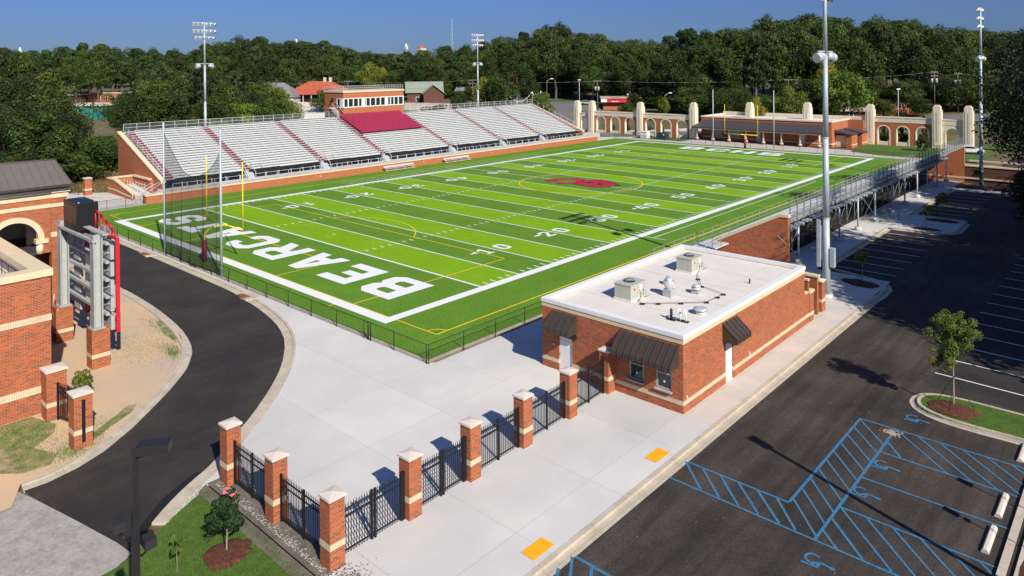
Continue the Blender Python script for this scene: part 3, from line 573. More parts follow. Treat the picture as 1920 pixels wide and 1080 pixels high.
# ================================================================== GATE PIERS AND IRON FENCES
def pier(name, x, y, sz, h, label, group=None, par=None, band=(.68, .9), ov=.05):
    t = thing(name, label, 'brick pier', (x, y, 0), group) if par is None else par
    q = sz/2; b0, b1 = band
    mb = MB(); mb.box(x-q, x+q, y-q, y+q, -.05, b0); mb.box(x-q, x+q, y-q, y+q, b1, h-.1); mb.build('shaft', 'brick', t)
    mb = MB(); mb.box(x-q-.012, x+q+.012, y-q-.012, y+q+.012, b0, b1); mb.build('band', 'split', t)
    mb = MB(); a = q+ov; mb.box(x-a, x+a, y-a, y+a, h-.1, h-.01); mb.hexa([(x-a, y-a, h-.01), (x+a, y-a, h-.01), (x+a, y+a, h-.01), (x-a, y+a, h-.01)], [(x-.02, y-.02, h+.07), (x+.02, y-.02, h+.07), (x+.02, y+.02, h+.07), (x-.02, y+.02, h+.07)]); mb.build('cap', 'stonecap', t)
    return t
GP = 'brick gate piers with pale stone caps along the plaza'
PX = [(10.86, -16.87, 2.5, 'brick gate pier with pale cap at the edge of the curved drive'), (14.6, -16.87, 2.5, 'brick gate pier above the lawn with the small magnolia, between two short fence runs'),
      (18.47, -16.9, 2.5, 'nearest brick gate pier, at the bottom corner where the fence turns'), (18.4, -13.3, 2.42, 'brick gate pier between the two pairs of double gates nearest the camera'),
      (18.32, -9.92, 2.4, 'brick gate pier at the far end of the second double gate'), (18.24, -6.45, 2.35, 'brick gate pier third from the flat roofed building'),
      (18.14, -2.9, 2.3, 'brick gate pier last before the flat roofed building')]
for x, y, h, lb in PX: pier('gate_pier', x, y, .62, h, lb, GP)
pier('gate_pier', 18.02, .62, .6, 2.3, 'brick gate pier standing against the wall of the flat roofed building beside the serving windows', GP)
def fence(name, a, b, label, cat, posts, double=False, thick=(), group=None, H=1.72, spear=.14):
    a, b = Vector(a), Vector(b); d = b-a; Ln = d.length; d.normalize(); ang = math.atan2(d.y, d.x)
    t = thing(name, label, cat, ((a.x+b.x)/2, (a.y+b.y)/2, 0), group)
    def P(s, z): q = a+d*s; return (q.x, q.y, z)
    def bar(mb, s0, s1, z0, z1, w):
        p, q = a+d*s0, a+d*s1; n = Vector((-d.y, d.x))*w/2
        mb.hexa([(p.x-n.x, p.y-n.y, z0), (q.x-n.x, q.y-n.y, z0), (q.x+n.x, q.y+n.y, z0), (p.x+n.x, p.y+n.y, z0)], [(p.x-n.x, p.y-n.y, z1), (q.x-n.x, q.y-n.y, z1), (q.x+n.x, q.y+n.y, z1), (p.x+n.x, p.y+n.y, z1)])
    for z0 in (.16, H-.32, H-.08):
        mb = MB(); bar(mb, 0, Ln, z0, z0+.045, .035); mb.build('rail', 'black', t)
    mb = MB(); n = int(Ln/.115)
    for k in range(1, n):
        s = Ln*k/n; hh = H+spear
        bar(mb, s-.011, s+.011, .06, hh-.05, .022); p = a+d*s
        mb.cyl((p.x, p.y, hh-.05), (p.x, p.y, hh+.03), .016, .002, 4)
    mb.build('pickets', 'black', t)
    for s in posts:
        mb = MB(); bar(mb, s-.04, s+.04, 0, H+.12, .08); mb.build('post', 'black', t)
    for s in thick:
        mb = MB(); bar(mb, s-.09, s+.09, 0.02, H+.16, .12); mb.build('gate_post', 'black', t)
    if double:
        mb = MB(); bar(mb, Ln/2-.1, Ln/2+.12, .85, 1.05, .07); mb.build('latch', 'black', t)
    return t
FG = 'black iron fence runs and gates between the brick piers'
fence('iron_fence', (11.17, -16.87), (14.29, -16.87), 'black iron fence run from the pier by the drive to the next pier', 'fence', [.06, 1.55, 3.05], group=FG)
fence('iron_fence', (14.91, -16.87), (18.16, -16.87), 'black iron fence run ending at the nearest pier, above the gravel strip', 'fence', [.06, 1.65, 3.18], group=FG)
fence('iron_gate', (18.47, -16.58), (18.42, -13.62), 'black iron double gate nearest the camera, right of the nearest pier', 'gate', [1.4, 1.55], True, [2.85], group=FG)
fence('iron_gate', (18.4, -12.98), (18.34, -10.24), 'black iron double gate, second from the camera', 'gate', [1.3, 1.44], True, [2.65], group=FG)
fence('iron_fence', (18.32, -9.6), (18.26, -6.77), 'black iron fence run just beyond the second double gate', 'fence', [.06, 1.42, 2.78], group=FG)
fence('iron_fence', (18.24, -6.13), (18.16, -3.22), 'black iron fence run, second from the flat roofed building', 'fence', [.06, 1.45, 2.85], group=FG)
fence('iron_fence', (18.13, -2.58), (18.03, .3), 'black iron fence run reaching the flat roofed building', 'fence', [.06, 1.45, 2.82], group=FG)
LG = 'brick piers of the little gate by the dirt lot'
pier('gate_pier', -1.35, -20.1, .9, 2.5, 'brick pier with pale cap against the corner of the brick building at left', LG)
t = pier('gate_pier', 2.8, -20.15, .78, 2.55, 'brick pier with a black bar on its face, beside the drive kerb at left', LG)
mb = MB(); mb.box(3.2, 3.24, -20.22, -20.08, .3, 2.25); mb.build('mounting_bar', 'black', t)
fence('iron_gate', (-.85, -20.1), (1.0, -19.6), 'small black iron gate leaf standing ajar between two brick piers at left', 'gate', [.05, 1.8], H=1.75)
# ================================================================== CHAIN LINK FENCES
def chain(label, pts, H=1.15, sp=3.05, matn='black', mesh='chain', gates=(), pr=.03, name='chain_link_fence', z0=0., group=None, toprail=True, mid=False):
    c = pts[len(pts)//2]; t = thing(name, label, 'fence', (c[0], c[1], z0), group); top = MB(); fab = MB(); np_ = 0
    for (x0, y0), (x1, y1) in zip(pts[:-1], pts[1:]):
        d = math.hypot(x1-x0, y1-y0); n = max(1, round(d/sp))
        for k in range(n+1):
            if k == n and (x1, y1) != pts[-1]: continue
            x, y = x0+(x1-x0)*k/n, y0+(y1-y0)*k/n; mb = MB(); mb.cyl((x, y, z0-.05), (x, y, z0+H+.03), pr, n=6)
            if np_ < 95: mb.build('post', matn, t)
            np_ += 1
        top.cyl((x0, y0, z0+H), (x1, y1, z0+H), .022, n=5); top.cyl((x0, y0, z0+.07), (x1, y1, z0+.07), .012, n=4)
        if mid: top.cyl((x0, y0, z0+H/2), (x1, y1, z0+H/2), .018, n=4)
        if mesh: fab.face([(x0, y0, z0+.08), (x1, y1, z0+.08), (x1, y1, z0+H), (x0, y0, z0+H)])
    top.build('rails', matn, t)
    if mesh: fab.build('wire_mesh', mesh, t)
    return t
t = chain('low black chain link fence along the near end of the field behind the BEARCATS lettering', [(-56.6, -3.45), (8.0, -3.45)], sp=3.02)
for x in (2.3, 2.55): mb = MB(); mb.cyl((x, -3.45, 0), (x, -3.45, 1.2), .045, n=6); mb.build('gate_post', 'black', t)
chain('low black chain link fence from the plaza corner back beside the flat roofed building', [(8.12, -3.4), (8.12, 19.5)], sp=3.0)
chain('short black chain link fence with gates at the far left corner of the field', [(-57.75, -3.4), (-57.75, 5.4)], sp=2.2)
chain('low black chain link fence along the far end of the field', [(-57.6, 112.8), (13.5, 112.8)], sp=3.4)
chain('tall black fence standing under the raised bleachers', [(14.2, 35), (14.2, 80)], H=1.5, sp=2.4, mid=True)
chain('black picket fence by the far gate pier beyond the drive', [(-78.5, .8), (-72.3, 2.2)], H=1.7, sp=2, mesh='chain')
pier('gate_pier', -71.6, 3.1, .9, 2.4, 'lone brick pier with pale cap standing on the walk left of the grandstand')
pier('gate_pier', -77.2, -1.6, .9, 2.0, 'brick pier half hidden behind the brown roof at left')

# ================================================================== FLAT-ROOFED CONCESSION BUILDING
bx0, bx1, by0, by1 = 13.25, 22.4, .95, 17.05
t = thing('concession_building', 'flat roofed brick concession building with rooftop units and brown awnings, nearest the camera', 'building', (17.8, 9, 0))
mb = MB()
def wallband(mb, x0, x1, y0, y1, segs, o=.0):
    for za, zb, m, pr in segs: mb.box(x0-pr, x1+pr, y0-pr, y1+pr, za, zb, m)
def wall_y(mb, y, x0, x1, z0, z1, ops, th=.25, m=0):   # wall slab facing -y with openings (xa,xb,za,zb)
    xs = sorted({x0, x1, *[o[0] for o in ops], *[o[1] for o in ops]})
    for a, b in zip(xs[:-1], xs[1:]):
        cov = [o for o in ops if o[0] <= a+1e-6 and o[1] >= b-1e-6]
        if not cov: mb.box(a, b, y, y+th, z0, z1, m)
        else:
            o = cov[0]; za, zb = max(o[2], z0), min(o[3], z1)
            if za >= zb: mb.box(a, b, y, y+th, z0, z1, m)
            else:
                if za > z0: mb.box(a, b, y, y+th, z0, za, m)
                if zb < z1: mb.box(a, b, y, y+th, zb, z1, m)
def wall_x(mb, x, y0, y1, z0, z1, ops, th=.25, m=0):   # wall slab, outer face at x (th goes toward -x if positive)
    ys = sorted({y0, y1, *[o[0] for o in ops], *[o[1] for o in ops]})
    for a, b in zip(ys[:-1], ys[1:]):
        cov = [o for o in ops if o[0] <= a+1e-6 and o[1] >= b-1e-6]
        if not cov: mb.box(x-th, x, a, b, z0, z1, m)
        else:
            o = cov[0]; za, zb = max(o[2], z0), min(o[3], z1)
            if za >= zb: mb.box(x-th, x, a, b, z0, z1, m)
            else:
                if za > z0: mb.box(x-th, x, a, b, z0, za, m)
                if zb < z1: mb.box(x-th, x, a, b, zb, z1, m)
opF = [(14.45, 15.42, 0, 2.12), (19.2, 20.12, .95, 2.15), (20.82, 21.75, .95, 2.15)]; opR = [(5.63, 6.56, 0, 2.15)]
for za, zb, m, pr in ((-.05, .42, 0, 0), (.42, .64, 1, .015), (.64, 3.5, 0, 0), (3.5, 3.76, 2, .02)):
    mbx = MB(); wall_y(mbx, by0-pr, bx0-pr, bx1+pr, za, zb, opF, .25+pr)
    wall_x(mbx, bx1+pr, by0+.25, by1, za, zb, opR, .25+pr); mbx.box(bx0-pr, bx0+.25, by0+.25, by1, za, zb)
    mbx.box(bx0-pr, bx1+pr, by1, by1+.25, za, zb)
    mbx.build(['wall', 'band', 'wall', 'cornice'][(-.05, .42, .64, 3.5).index(za)], ['brick', 'split', 'cream'][m], t)
mb = MB(); q = .32
for a in ((bx0-.06, bx1+.06, by0-.06, by0+q), (bx0-.06, bx1+.06, by1+.3-q, by1+.3), (bx0-.06, bx0+q, by0+q, by1+.3-q), (bx1-q, bx1+.06, by0+q, by1+.3-q)): mb.box(*a, 3.76, 3.97)
mb.build('coping', 'white', t)
mb = MB(); mb.box(bx0+.25, bx1-.25, by0+.25, by1, 3.55, 3.7); mb.build('roof', 'membrane', t)
mb = MB()
for k in range(1, 5): mb.box(bx0+.33, bx1-.33, by0+3.1*k, by0+3.1*k+.09, 3.7, 3.708)
for k in range(1, 4): mb.box(bx0+2.3*k, bx0+2.3*k+.05, by0+.4, by1-.1, 3.7, 3.705)
mb.build('roof_seams', 'plaster', t)
def awning_y(t, x0, x1, y, z1, z0, pr):
    mb = MB(); mb.face([(x0, y, z1), (x0, y-pr, z0+.25), (x1, y-pr, z0+.25), (x1, y, z1)][::-1]); mb.face([(x0, y-pr, z0+.25), (x0, y-pr, z0), (x1, y-pr, z0), (x1, y-pr, z0+.25)])
    for x in (x0, x1): mb.face([(x, y, z1), (x, y-pr, z0+.25), (x, y-pr, z0), (x, y, z0)])
    mb.face([(x0, y, z0+.02), (x1, y, z0+.02), (x1, y-pr, z0), (x0, y-pr, z0)]); n = max(2, round((x1-x0)/.4))
    for k in range(n+1):
        x = x0+(x1-x0)*k/n; mb.hexa([(x-.02, y-pr, z0+.25), (x+.02, y-pr, z0+.25), (x+.02, y, z1), (x-.02, y, z1)], [(x-.02, y-pr-.03, z0+.29), (x+.02, y-pr-.03, z0+.29), (x+.02, y, z1+.05), (x-.02, y, z1+.05)]); mb.box(x-.015, x+.015, y-pr-.03, y-pr-.002, z0, z0+.27)
    mb.build('awning', 'bronze', t)
awning_y(t, 14.05, 15.75, by0, 3.38, 2.42, .85); awning_y(t, 18.7, 22.15, by0, 3.38, 2.3, .9)
mb = MB(); x = bx1; pr, z1, z0 = .85, 3.38, 2.42; ya, yb = 5.25, 6.95
mb.face([(x, ya, z1), (x+pr, ya, z0+.25), (x+pr, yb, z0+.25), (x, yb, z1)]); mb.face([(x+pr, ya, z0+.25), (x+pr, ya, z0), (x+pr, yb, z0), (x+pr, yb, z0+.25)])
for y in (ya, yb): mb.face([(x, y, z1), (x+pr, y, z0+.25), (x+pr, y, z0), (x, y, z0)])
for k in range(5):
    y = ya+(yb-ya)*k/4; mb.hexa([(x+pr, y-.02, z0+.25), (x+pr, y+.02, z0+.25), (x, y+.02, z1), (x, y-.02, z1)], [(x+pr+.03, y-.02, z0+.29), (x+pr+.03, y+.02, z0+.29), (x, y+.02, z1+.05), (x, y-.02, z1+.05)]); mb.box(x+pr+.002, x+pr+.03, y-.015, y+.015, z0, z0+.27)
mb.build('awning', 'bronze', t)
mb = MB(); mb.box(14.45, 15.42, by0+.08, by0+.13, .01, 2.11); d = mb.build('door', 'white', t); mb = MB(); mb.cyl((14.56, by0+.0, 1.0), (14.56, by0+.09, 1.0), .035); mb.build('handle', 'steel', d)
mb = MB(); mb.box(bx1-.12, bx1-.08, 5.63, 6.56, .01, 2.14); d = mb.build('door', 'white', t); mb = MB(); mb.cyl((bx1-.08, 6.44, 1.0), (bx1+.01, 6.44, 1.0), .035); mb.build('handle', 'steel', d)
mb = MB(); mb.box(15.05, 15.75, by0-.2, by0-.01, 2.1, 2.32); mb.build('wall_lamp', 'black', t)
for xa, xb in ((19.2, 20.12), (20.82, 21.75)):
    f = MB()
    for a in ((xa, xa+.09, .95, 2.15), (xb-.09, xb, .95, 2.15), (xa+.09, xb-.09, .95, 1.03), (xa+.09, xb-.09, 2.07, 2.15), (xa+.09, xb-.09, 1.72, 1.78)): f.box(a[0], a[1], by0+.05, by0+.12, a[2], a[3])
    d = f.build('window_frame', 'steel', t); mb = MB(); mb.box(xa+.09, xb-.09, by0+.08, by0+.1, 1.03, 2.07); mb.build('pane', 'glass', d)
    mb = MB(); mb.box(xa-.04, xb+.04, by0-.16, by0+.05, .88, .945); mb.build('counter', 'steel', t)
    mb = MB(); mb.cyl(((xa+xb)/2, by0+.05, 1.32), ((xa+xb)/2, by0+.079, 1.32), .05, n=10); mb.build('speak_hole', 'white', d)
mb = MB(); mb.cyl((14.15, by0-.06, 1.45), (14.15, by0, 1.45), .07, n=10); mb.build('bell', 'steel', t)
for y in (1.25, 8.6): mb = MB(); mb.box(bx1, bx1+.05, y, y+.07, .72, .84); mb.build('outlet', 'white', t)
# rear yard: low wall with openings, end pier
mb = MB(); mb.box(bx1-.3, bx1, 17.35, 18.1, -.05, .42); mb.box(bx1-.3, bx1, 17.35, 18.1, .64, 2.05); mb.box(bx1-.6, bx1+.04, 18.1, 18.85, -.05, .42); mb.box(bx1-.6, bx1+.04, 18.1, 18.85, .64, 1.95)
mb.box(bx1-.35, bx1+.02, 17.9, 18.1, 2.15, 2.85); mb.box(19.6, bx1-.1, 19.9, 20.2, -.05, 2.6); mb.build('yard_wall', 'brick', t)
mb = MB(); mb.box(bx1-.33, bx1+.015, 17.35, 18.1, .42, .64); mb.box(bx1-.615, bx1+.055, 18.1, 18.85, .42, .64); mb.box(bx1-.34, bx1+.03, 17.35, 17.9, 2.05, 2.15); mb.box(bx1-.65, bx1+.09, 18.05, 18.9, 1.95, 2.1); mb.box(bx1-.4, bx1+.06, 17.85, 18.1, 2.85, 2.97); mb.box(19.6, bx1, 19.85, 20.25, 2.6, 2.75); mb.build('yard_coping', 'cream', t)
mb = MB()
for k in range(6): mb.box(bx1-.2, bx1-.17, 17.4+k*.09, 17.42+k*.09, 2.15, 2.75)
mb.box(bx1-.2, bx1-.17, 17.35, 17.9, 2.72, 2.76); mb.build('yard_grille', 'black', t)
pier('gate_pier', 22.0, 21.0, .72, 2.2, 'brick pier with pale cap standing by the foot of the tall near light mast')
fence('iron_gate', (22.1, 18.95), (22.05, 20.6), 'black iron gate between the flat roofed building and the pier by the mast', 'gate', [.05, 1.55], H=1.6)
# rooftop plant: each unit lifts off
RZ = 3.7
def hvac(x, y, lb):
    t = thing('rooftop_unit', lb, 'air conditioner', (x, y, RZ), 'air conditioning units on the flat roof'); a, b, h = 1.12, 1.6, .92
    mb = MB(); mb.box(x-a/2-.05, x+a/2+.05, y-b/2-.05, y+b/2+.05, RZ, RZ+.12); mb.build('kerb_frame', 'membrane', t)
    mb = MB(); mb.box(x-a/2, x+a/2, y-b/2, y+b/2, RZ+.12, RZ+h); mb.box(x-a/2-.03, x+a/2+.03, y-b/2-.03, y+b/2+.03, RZ+h, RZ+h+.05); mb.build('casing', 'hvac', t)
    mb = MB(); [mb.box(x-a/2+.02+k*.27, x-a/2+.03+k*.27, y-b/2-.008, y-b/2, RZ+.15, RZ+h-.03) for k in range(1, 4)]; [mb.box(x+a/2, x+a/2+.008, y-b/2+.36*k, y-b/2+.36*k+.012, RZ+.15, RZ+h-.03) for k in range(1, 5)]; mb.build('panel_seams', 'steel', t)
    mb = MB(); mb.cyl((x-.05, y, RZ+h+.05), (x-.05, y, RZ+h+.11), .34, n=20); f = mb.build('fan_shroud', 'black', t)
    mb = MB(); [mb.cyl((x-.05, y, RZ+h+.115), (x-.05+.32*math.cos(q), y+.32*math.sin(q), RZ+h+.118), .015, n=4) for q in [k*math.pi/4 for k in range(8)]]; mb.cyl((x-.05, y, RZ+h+.11), (x-.05, y, RZ+h+.14), .1); mb.build('fan_guard', 'steel', f)
    mb = MB(); mb.box(x+a/2, x+a/2+.01, y-.45, y-.3, RZ+.6, RZ+.72); mb.build('sticker', 'red', t)
    mb = MB(); mb.tube([(x+a/2, y+.5, RZ+.5), (x+a/2+.22, y+.5, RZ+.5), (x+a/2+.22, y+.5, RZ+.12), (x+a/2+.22, y+.95, RZ+.12)], .03); mb.tube([(x+a/2, y+.2, RZ+.35), (x+a/2+.3, y+.2, RZ+.35), (x+a/2+.3, y-.3, RZ+.1)], .03); mb.build('pipework', 'steel', t)
    mb = MB(); mb.box(x+a/2+.01, x+a/2+.09, y+.05, y+.3, RZ+.55, RZ+.85); mb.build('switch_box', 'white', t)
hvac(16.7, 4.95, 'beige rooftop air conditioner nearer the serving windows'); hvac(16.6, 12.4, 'beige rooftop air conditioner at the far end of the flat roof')
def ventfan(x, y, r, h, lb, tall=False):
    t = thing('exhaust_fan', lb, 'vent', (x, y, RZ), 'metal vents on the flat roof')
    mb = MB(); mb.box(x-r*.75, x+r*.75, y-r*.75, y+r*.75, RZ, RZ+h*.38); mb.build('base', 'steel', t)
    mb = MB(); mb.lathe(x, y, [(r*.5, RZ+h*.38), (r*.62, RZ+h*.45), (r*1.02, RZ+h*.72), (r, RZ+h*.8), (r*.92, RZ+h*.82)] if tall else [(r*.6, RZ+h*.38), (r, RZ+h*.5), (r, RZ+h*.6), (r*.7, RZ+h*.66)], 18); mb.build('hood', 'shiny', t)
    mb = MB(); mb.lathe(x, y, [(r*.55, RZ+h*.8), (r*.6, RZ+h*.92), (r*.35, RZ+h)] if tall else [(r*.55, RZ+h*.66), (r*.85, RZ+h*.76), (r*.6, RZ+h*.9), (r*.2, RZ+h)], 18); mb.build('cap', 'shiny', t)
ventfan(18.3, 6.7, .36, 1.1, 'tall shiny upblast exhaust fan between the two rooftop units', True); ventfan(17.2, 8.6, .27, .6, 'small round roof vent just behind the tall exhaust fan'); ventfan(19.3, 8.2, .3, .58, 'small round roof vent with a square base right of the tall exhaust fan')
t = thing('roof_vent', 'wide low mushroom vent near the corner of the flat roof', 'vent', (21.2, 5.1, RZ)); mb = MB(); mb.cyl((21.2, 5.1, RZ), (21.2, 5.1, RZ+.24), .28, n=18); mb.build('base', 'white', t); mb = MB(); mb.lathe(21.2, 5.1, [(.3, RZ+.22), (.42, RZ+.25), (.4, RZ+.31), (.2, RZ+.36)], 20); mb.build('cap', 'shiny', t)
t = thing('vent_pipe', 'black ribbed vent pipe on the flat roof', 'pipe', (20.46, 3.2, RZ)); mb = MB(); mb.cyl((20.46, 3.2, RZ), (20.46, 3.2, RZ+.62), .055); [mb.cyl((20.46, 3.2, RZ+.12*k), (20.46, 3.2, RZ+.12*k+.05), .085) for k in range(1, 5)]; mb.box(20.2, 20.7, 3.08, 3.32, RZ, RZ+.04); mb.build('stack', 'black', t)
for i, (x, lb) in enumerate(((20.87, 'white gooseneck vent pipe beside the black pipe on the flat roof'), (21.22, 'white gooseneck vent pipe farther from the black pipe on the flat roof'))):
    t = thing('vent_pipe', lb, 'pipe', (x, 3.4, RZ)); mb = MB(); mb.tube([(x, 3.4, RZ), (x, 3.4, RZ+.6), (x-.02, 3.3, RZ+.68), (x-.03, 3.18, RZ+.62), (x-.03, 3.16, RZ+.5)], .055, 8); mb.build('stack', 'white', t); mb = MB(); mb.box(x-.16, x+.16, 3.25, 3.55, RZ, RZ+.03); mb.build('flashing', 'black', t)
t = thing('vent_pipe', 'short dark pipe alone at the far right of the flat roof', 'pipe', (20.88, 12.15, RZ)); mb = MB(); mb.cyl((20.88, 12.15, RZ), (20.88, 12.15, RZ+.3), .05); mb.build('stack', 'black', t)
t = thing('conduit_run', 'thin reddish conduit on black blocks winding between the rooftop units', 'conduit', (19, 7.5, RZ)); cp = [(17.5, 4.5), (17.94, 4.31), (18.63, 4.91), (19.58, 5.82), (20.61, 6.93), (20.68, 8.16), (20.69, 8.9), (19.0, 9.45), (18.1, 10.7), (17.5, 11.8)]
mb = MB(); mb.tube([(x, y, RZ+.09) for x, y in cp], .018, 5); mb.build('conduit', 'rust', t)
for x, y in cp[1:-1]: mb = MB(); mb.cbox(x, y, RZ, .26, .14, .08, rot=.7); mb.build('support_block', 'black', t)
# ================================================================== GOALS, NETS, MASTS, BENCHES
def goal(y, s, lb):     # s: direction in which the goose-neck bends toward the field
    t = thing('goal_post', lb, 'goal post', (CX, y-s*1.9, 0), 'yellow football goal posts'); yb = y-s*1.9
    mb = MB(); mb.cyl((CX, yb, .05), (CX, yb, 1.95), .24, n=16); mb.build('pad', 'maroon', t)
    pts = [(CX, yb, 1.95), (CX, yb, 2.15)]
    for k in range(1, 9):
        a = k*math.pi/16; pts.append((CX, yb+s*1.0*(1-math.cos(a)), 2.15+.85*math.sin(a)))
    pts.append((CX, y, 3.02)); mb = MB(); mb.tube(pts, .085, 10); mb.build('gooseneck', 'yellow', t)
    mb = MB(); mb.cyl((CX-3.556, y, 3.05), (CX+3.556, y, 3.05), .07, n=8); mb.cyl((CX-.5, y, 3.05), (CX+.5, y, 3.05), .1, n=8); mb.build('crossbar', 'yellow', t)
    for x in (CX-3.556, CX+3.556): mb = MB(); mb.cyl((x, y, 3.0), (x, y, 9.15), .055, n=8); mb.build('upright', 'yellow', t)
goal(0, 1, 'yellow goal post with maroon pad at the near end zone, behind the tall net'); goal(FL, -1, 'yellow goal post with maroon pad at the far end zone')
def netpoles(xa, xb, y, h, lb, net=True):
    t = thing('ball_net', lb, 'net', ((xa+xb)/2, y, 0), 'tall net poles behind the end zones')
    for x in (xa, xb): mb = MB(); mb.cyl((x, y, -.05), (x, y, h), .11, .085, 10); p = mb.build('pole', 'galv', t); mb = MB(); mb.cyl((x, y, h), (x, y, h+.05), .12); mb.build('pole_cap', 'galv', p)
    if net:
        mb = MB(); n = 24; P = []
        for k in range(n+1):
            q = k/n; sag = 4*q*(1-q); top = h-1.0-3.1*sag**.9-.8*q; P.append((xa+.12+(xb-xa-.24)*q, y+.12*math.sin(q*9), top))
        for k in range(n):
            a, b = P[k], P[k+1]; mb.face([(a[0], a[1]+.25*math.sin(k*1.3), .05), (b[0], b[1]+.25*math.sin(k*1.3+1.3), .05), b, a])
        mb.build('net', 'net', t); mb = MB(); mb.tube(P, .02, 5); mb.tube([(a[0], a[1], .12+.05*math.sin(a[0]*5)) for a in P], .05, 5); mb.tube([(P[17][0], y, P[17][2]), (P[17][0]+.1, y, .1)], .02, 5); mb.build('edge_rope', 'black', t)
netpoles(-29.95, -18.45, -3.15, 12.5, 'tall galvanised poles with a sagging dark net behind the near goal post'); netpoles(-33.0, -19.5, 114.6, 12.0, 'two tall galvanised poles standing behind the far goal post', False)
def mast(x, y, face, lb, h=25.2, near=False):    # face = +1 lamps aim to +x, -1 to -x
    t = thing('light_mast', lb, 'floodlight mast', (x, y, 0), 'tall floodlight masts along both sides of the field')
    mb = MB()
    zs = [0, 6, 12, 18.2, h]; rs = [.27, .235, .2, .165, .11]
    for k in range(4): mb.cyl((x, y, zs[k]), (x, y, zs[k+1]), rs[k], rs[k+1], 20)
    for k in (1, 2, 3): mb.cyl((x, y, zs[k]-.05), (x, y, zs[k]+.02), rs[k]+.02, n=20)
    mb.build('pole', 'galv', t)
    for r_, (n, w, zz) in enumerate(((6, 3.6, h-.15), (6, 3.6, h-1.35), (5, 3.0, h-2.5))):
        mb = MB(); mb.box(x-.06, x+.06, y-w/2-.2, y+w/2+.2, zz-.06, zz+.06); c = mb.build('crossarm', 'galv', t)
        for k in range(n):
            yy = y-w/2+w*k/(n-1); aim = (k-(n-1)/2)*.12; d = Vector((face*.75, aim, -.65)).normalized(); p = Vector((x+face*.1, yy, zz-.28))
            mb = MB(); mb.cyl(p-d*.28, p+d*.1, .1, .3, 10, 0); mb.cyl(p+d*.1, p+d*.16, .3, .31, 10); mb.cyl(p-d*.28+Vector((0, 0, .1)), (x, yy, zz), .04, n=5); l = mb.build('floodlight', 'shiny', c)
    mb = MB(); mb.box(x-.05, x+.05, y-1.5, y+1.5, 18.35, 18.45); c = mb.build('crossarm', 'galv', t)
    for sy in (-1, 1):
        p = Vector((x, y+sy*1.05, 18.0)); d = Vector((-face*.3*sy, sy*.9, -.25)).normalized()
        mb = MB(); mb.cyl(p-d*.4, p+d*.05, .2, .42, 12); mb.cyl(p+d*.05, p+d*.45, .42, .36, 12); mb.cyl(p, (x, y+sy*.8, 18.4), .05, n=5); mb.build('floodlight', 'shiny', c)
    if near:
        mb = MB(); mb.box(x-.62, x-.36, y-.25, y+.05, 2.3, 5.8); mb.box(x-.4, x-.2, y-.15, y, 2.8, 5.4); mb.build('ballast_box', 'galv', t); mb = MB(); mb.box(x+.3, x+.62, y-.2, y+.15, 2.4, 3.8); mb.box(x+.2, x+.32, y-.1, y+.05, 2.6, 3.6); mb.build('control_box', 'galv', t)
        mb = MB(); mb.cyl((x, y, -.05), (x, y, .35), .42, n=20); mb.build('footing', 'concrete', t)
    return t
mast(21.52, 24.1, -1, 'tall floodlight mast with grey boxes beside the flat roofed building, its lamps above the frame', near=True)
mast(21.0, 88.2, -1, 'tall floodlight mast at the far right beside the dark tree'); mast(-79.2, 23.4, 1, 'tall floodlight mast behind the left half of the grandstand', 25.4); mast(-79.2, 88.2, 1, 'tall floodlight mast behind the right half of the grandstand', 25.2)
for y0, lb in ((43.4, 'team bench against the brick wall below the press box, nearer of the two'), (56.9, 'team bench against the brick wall, farther of the two')):
    x = -56.6; t = thing('team_bench', lb, 'bench', (x, y0+2.3, 0), 'team benches along the sideline wall')
    mb = MB(); mb.box(x-.15, x+.15, y0, y0+6.4, .42, .47); mb.build('seat', 'alu', t); mb = MB(); mb.box(x-.32, x-.28, y0, y0+6.4, .58, .86); mb.build('backrest', 'alu', t); mb = MB(); mb.box(x+.1, x+.4, y0, y0+6.4, .1, .14); mb.build('footboard', 'alu', t)
    for k in range(4): yy = y0+.4+k*1.85; mb = MB(); mb.box(x-.3, x-.25, yy, yy+.05, 0, .85); mb.box(x+.1, x+.15, yy, yy+.05, 0, .43); mb.box(x-.3, x+.15, yy, yy+.05, .36, .42); mb.box(x-.3, x+.4, yy, yy+.05, 0.02, .1); mb.build('leg', 'alu', t)

# ================================================================== GRANDSTAND (left)
t = thing('sideline_wall', 'long low brick retaining wall with a cream coping along the left sideline', 'wall', (-57.6, 55, 0))
mb = MB(); mb.box(-57.95, -57.5, 5.6, 105.6, -.1, 1.02); mb.box(-58.6, -57.95, 5.6, 6.1, -.1, 1.02); mb.build('wall', 'brick_far', t); mb = MB(); mb.box(-58.05, -57.42, 5.5, 105.7, 1.02, 1.2); mb.box(-58.7, -58.05, 5.5, 6.2, 1.02, 1.2); mb.build('coping', 'cream', t)
for y in (31.5, 47.2, 52.6, 70, 86): mb = MB(); mb.box(-57.5, -57.44, y, y+.14, .5, .64); mb.build('outlet', 'white', t)
gs = thing('grandstand', 'long aluminium grandstand with maroon aisle steps and a block of maroon seats', 'grandstand', (-68, 57, 0))
GY0, GY1, GX0, GZ0, ROW, RISE, NR = 9.8, 105.2, -62.4, 2.2, .73, .292, 20
mb = MB(); mb.box(-62.6, -57.95, 9.0, 106, .6, 1.0); mb.box(-78.2, -62.6, 9.9, 105, .0, .05); mb.build('walkway', 'concrete', gs)
AIS = [(10.9, 10.2), (22.6, 21.6), (35.7, 34.6), (48.2, 47.1), (64.0, 63.4), (78.4, 77.5), (91.4, 90.2), (105.0, 103.6)]
AY = [(a+b)/2-.1 for a, b in AIS]; AY[0] = 10.55; AY[-1] = 104.3; AW = .62
segs = [(AY[k]+AW, AY[k+1]-AW) for k in range(7)]
restb = MB(); cb = 0
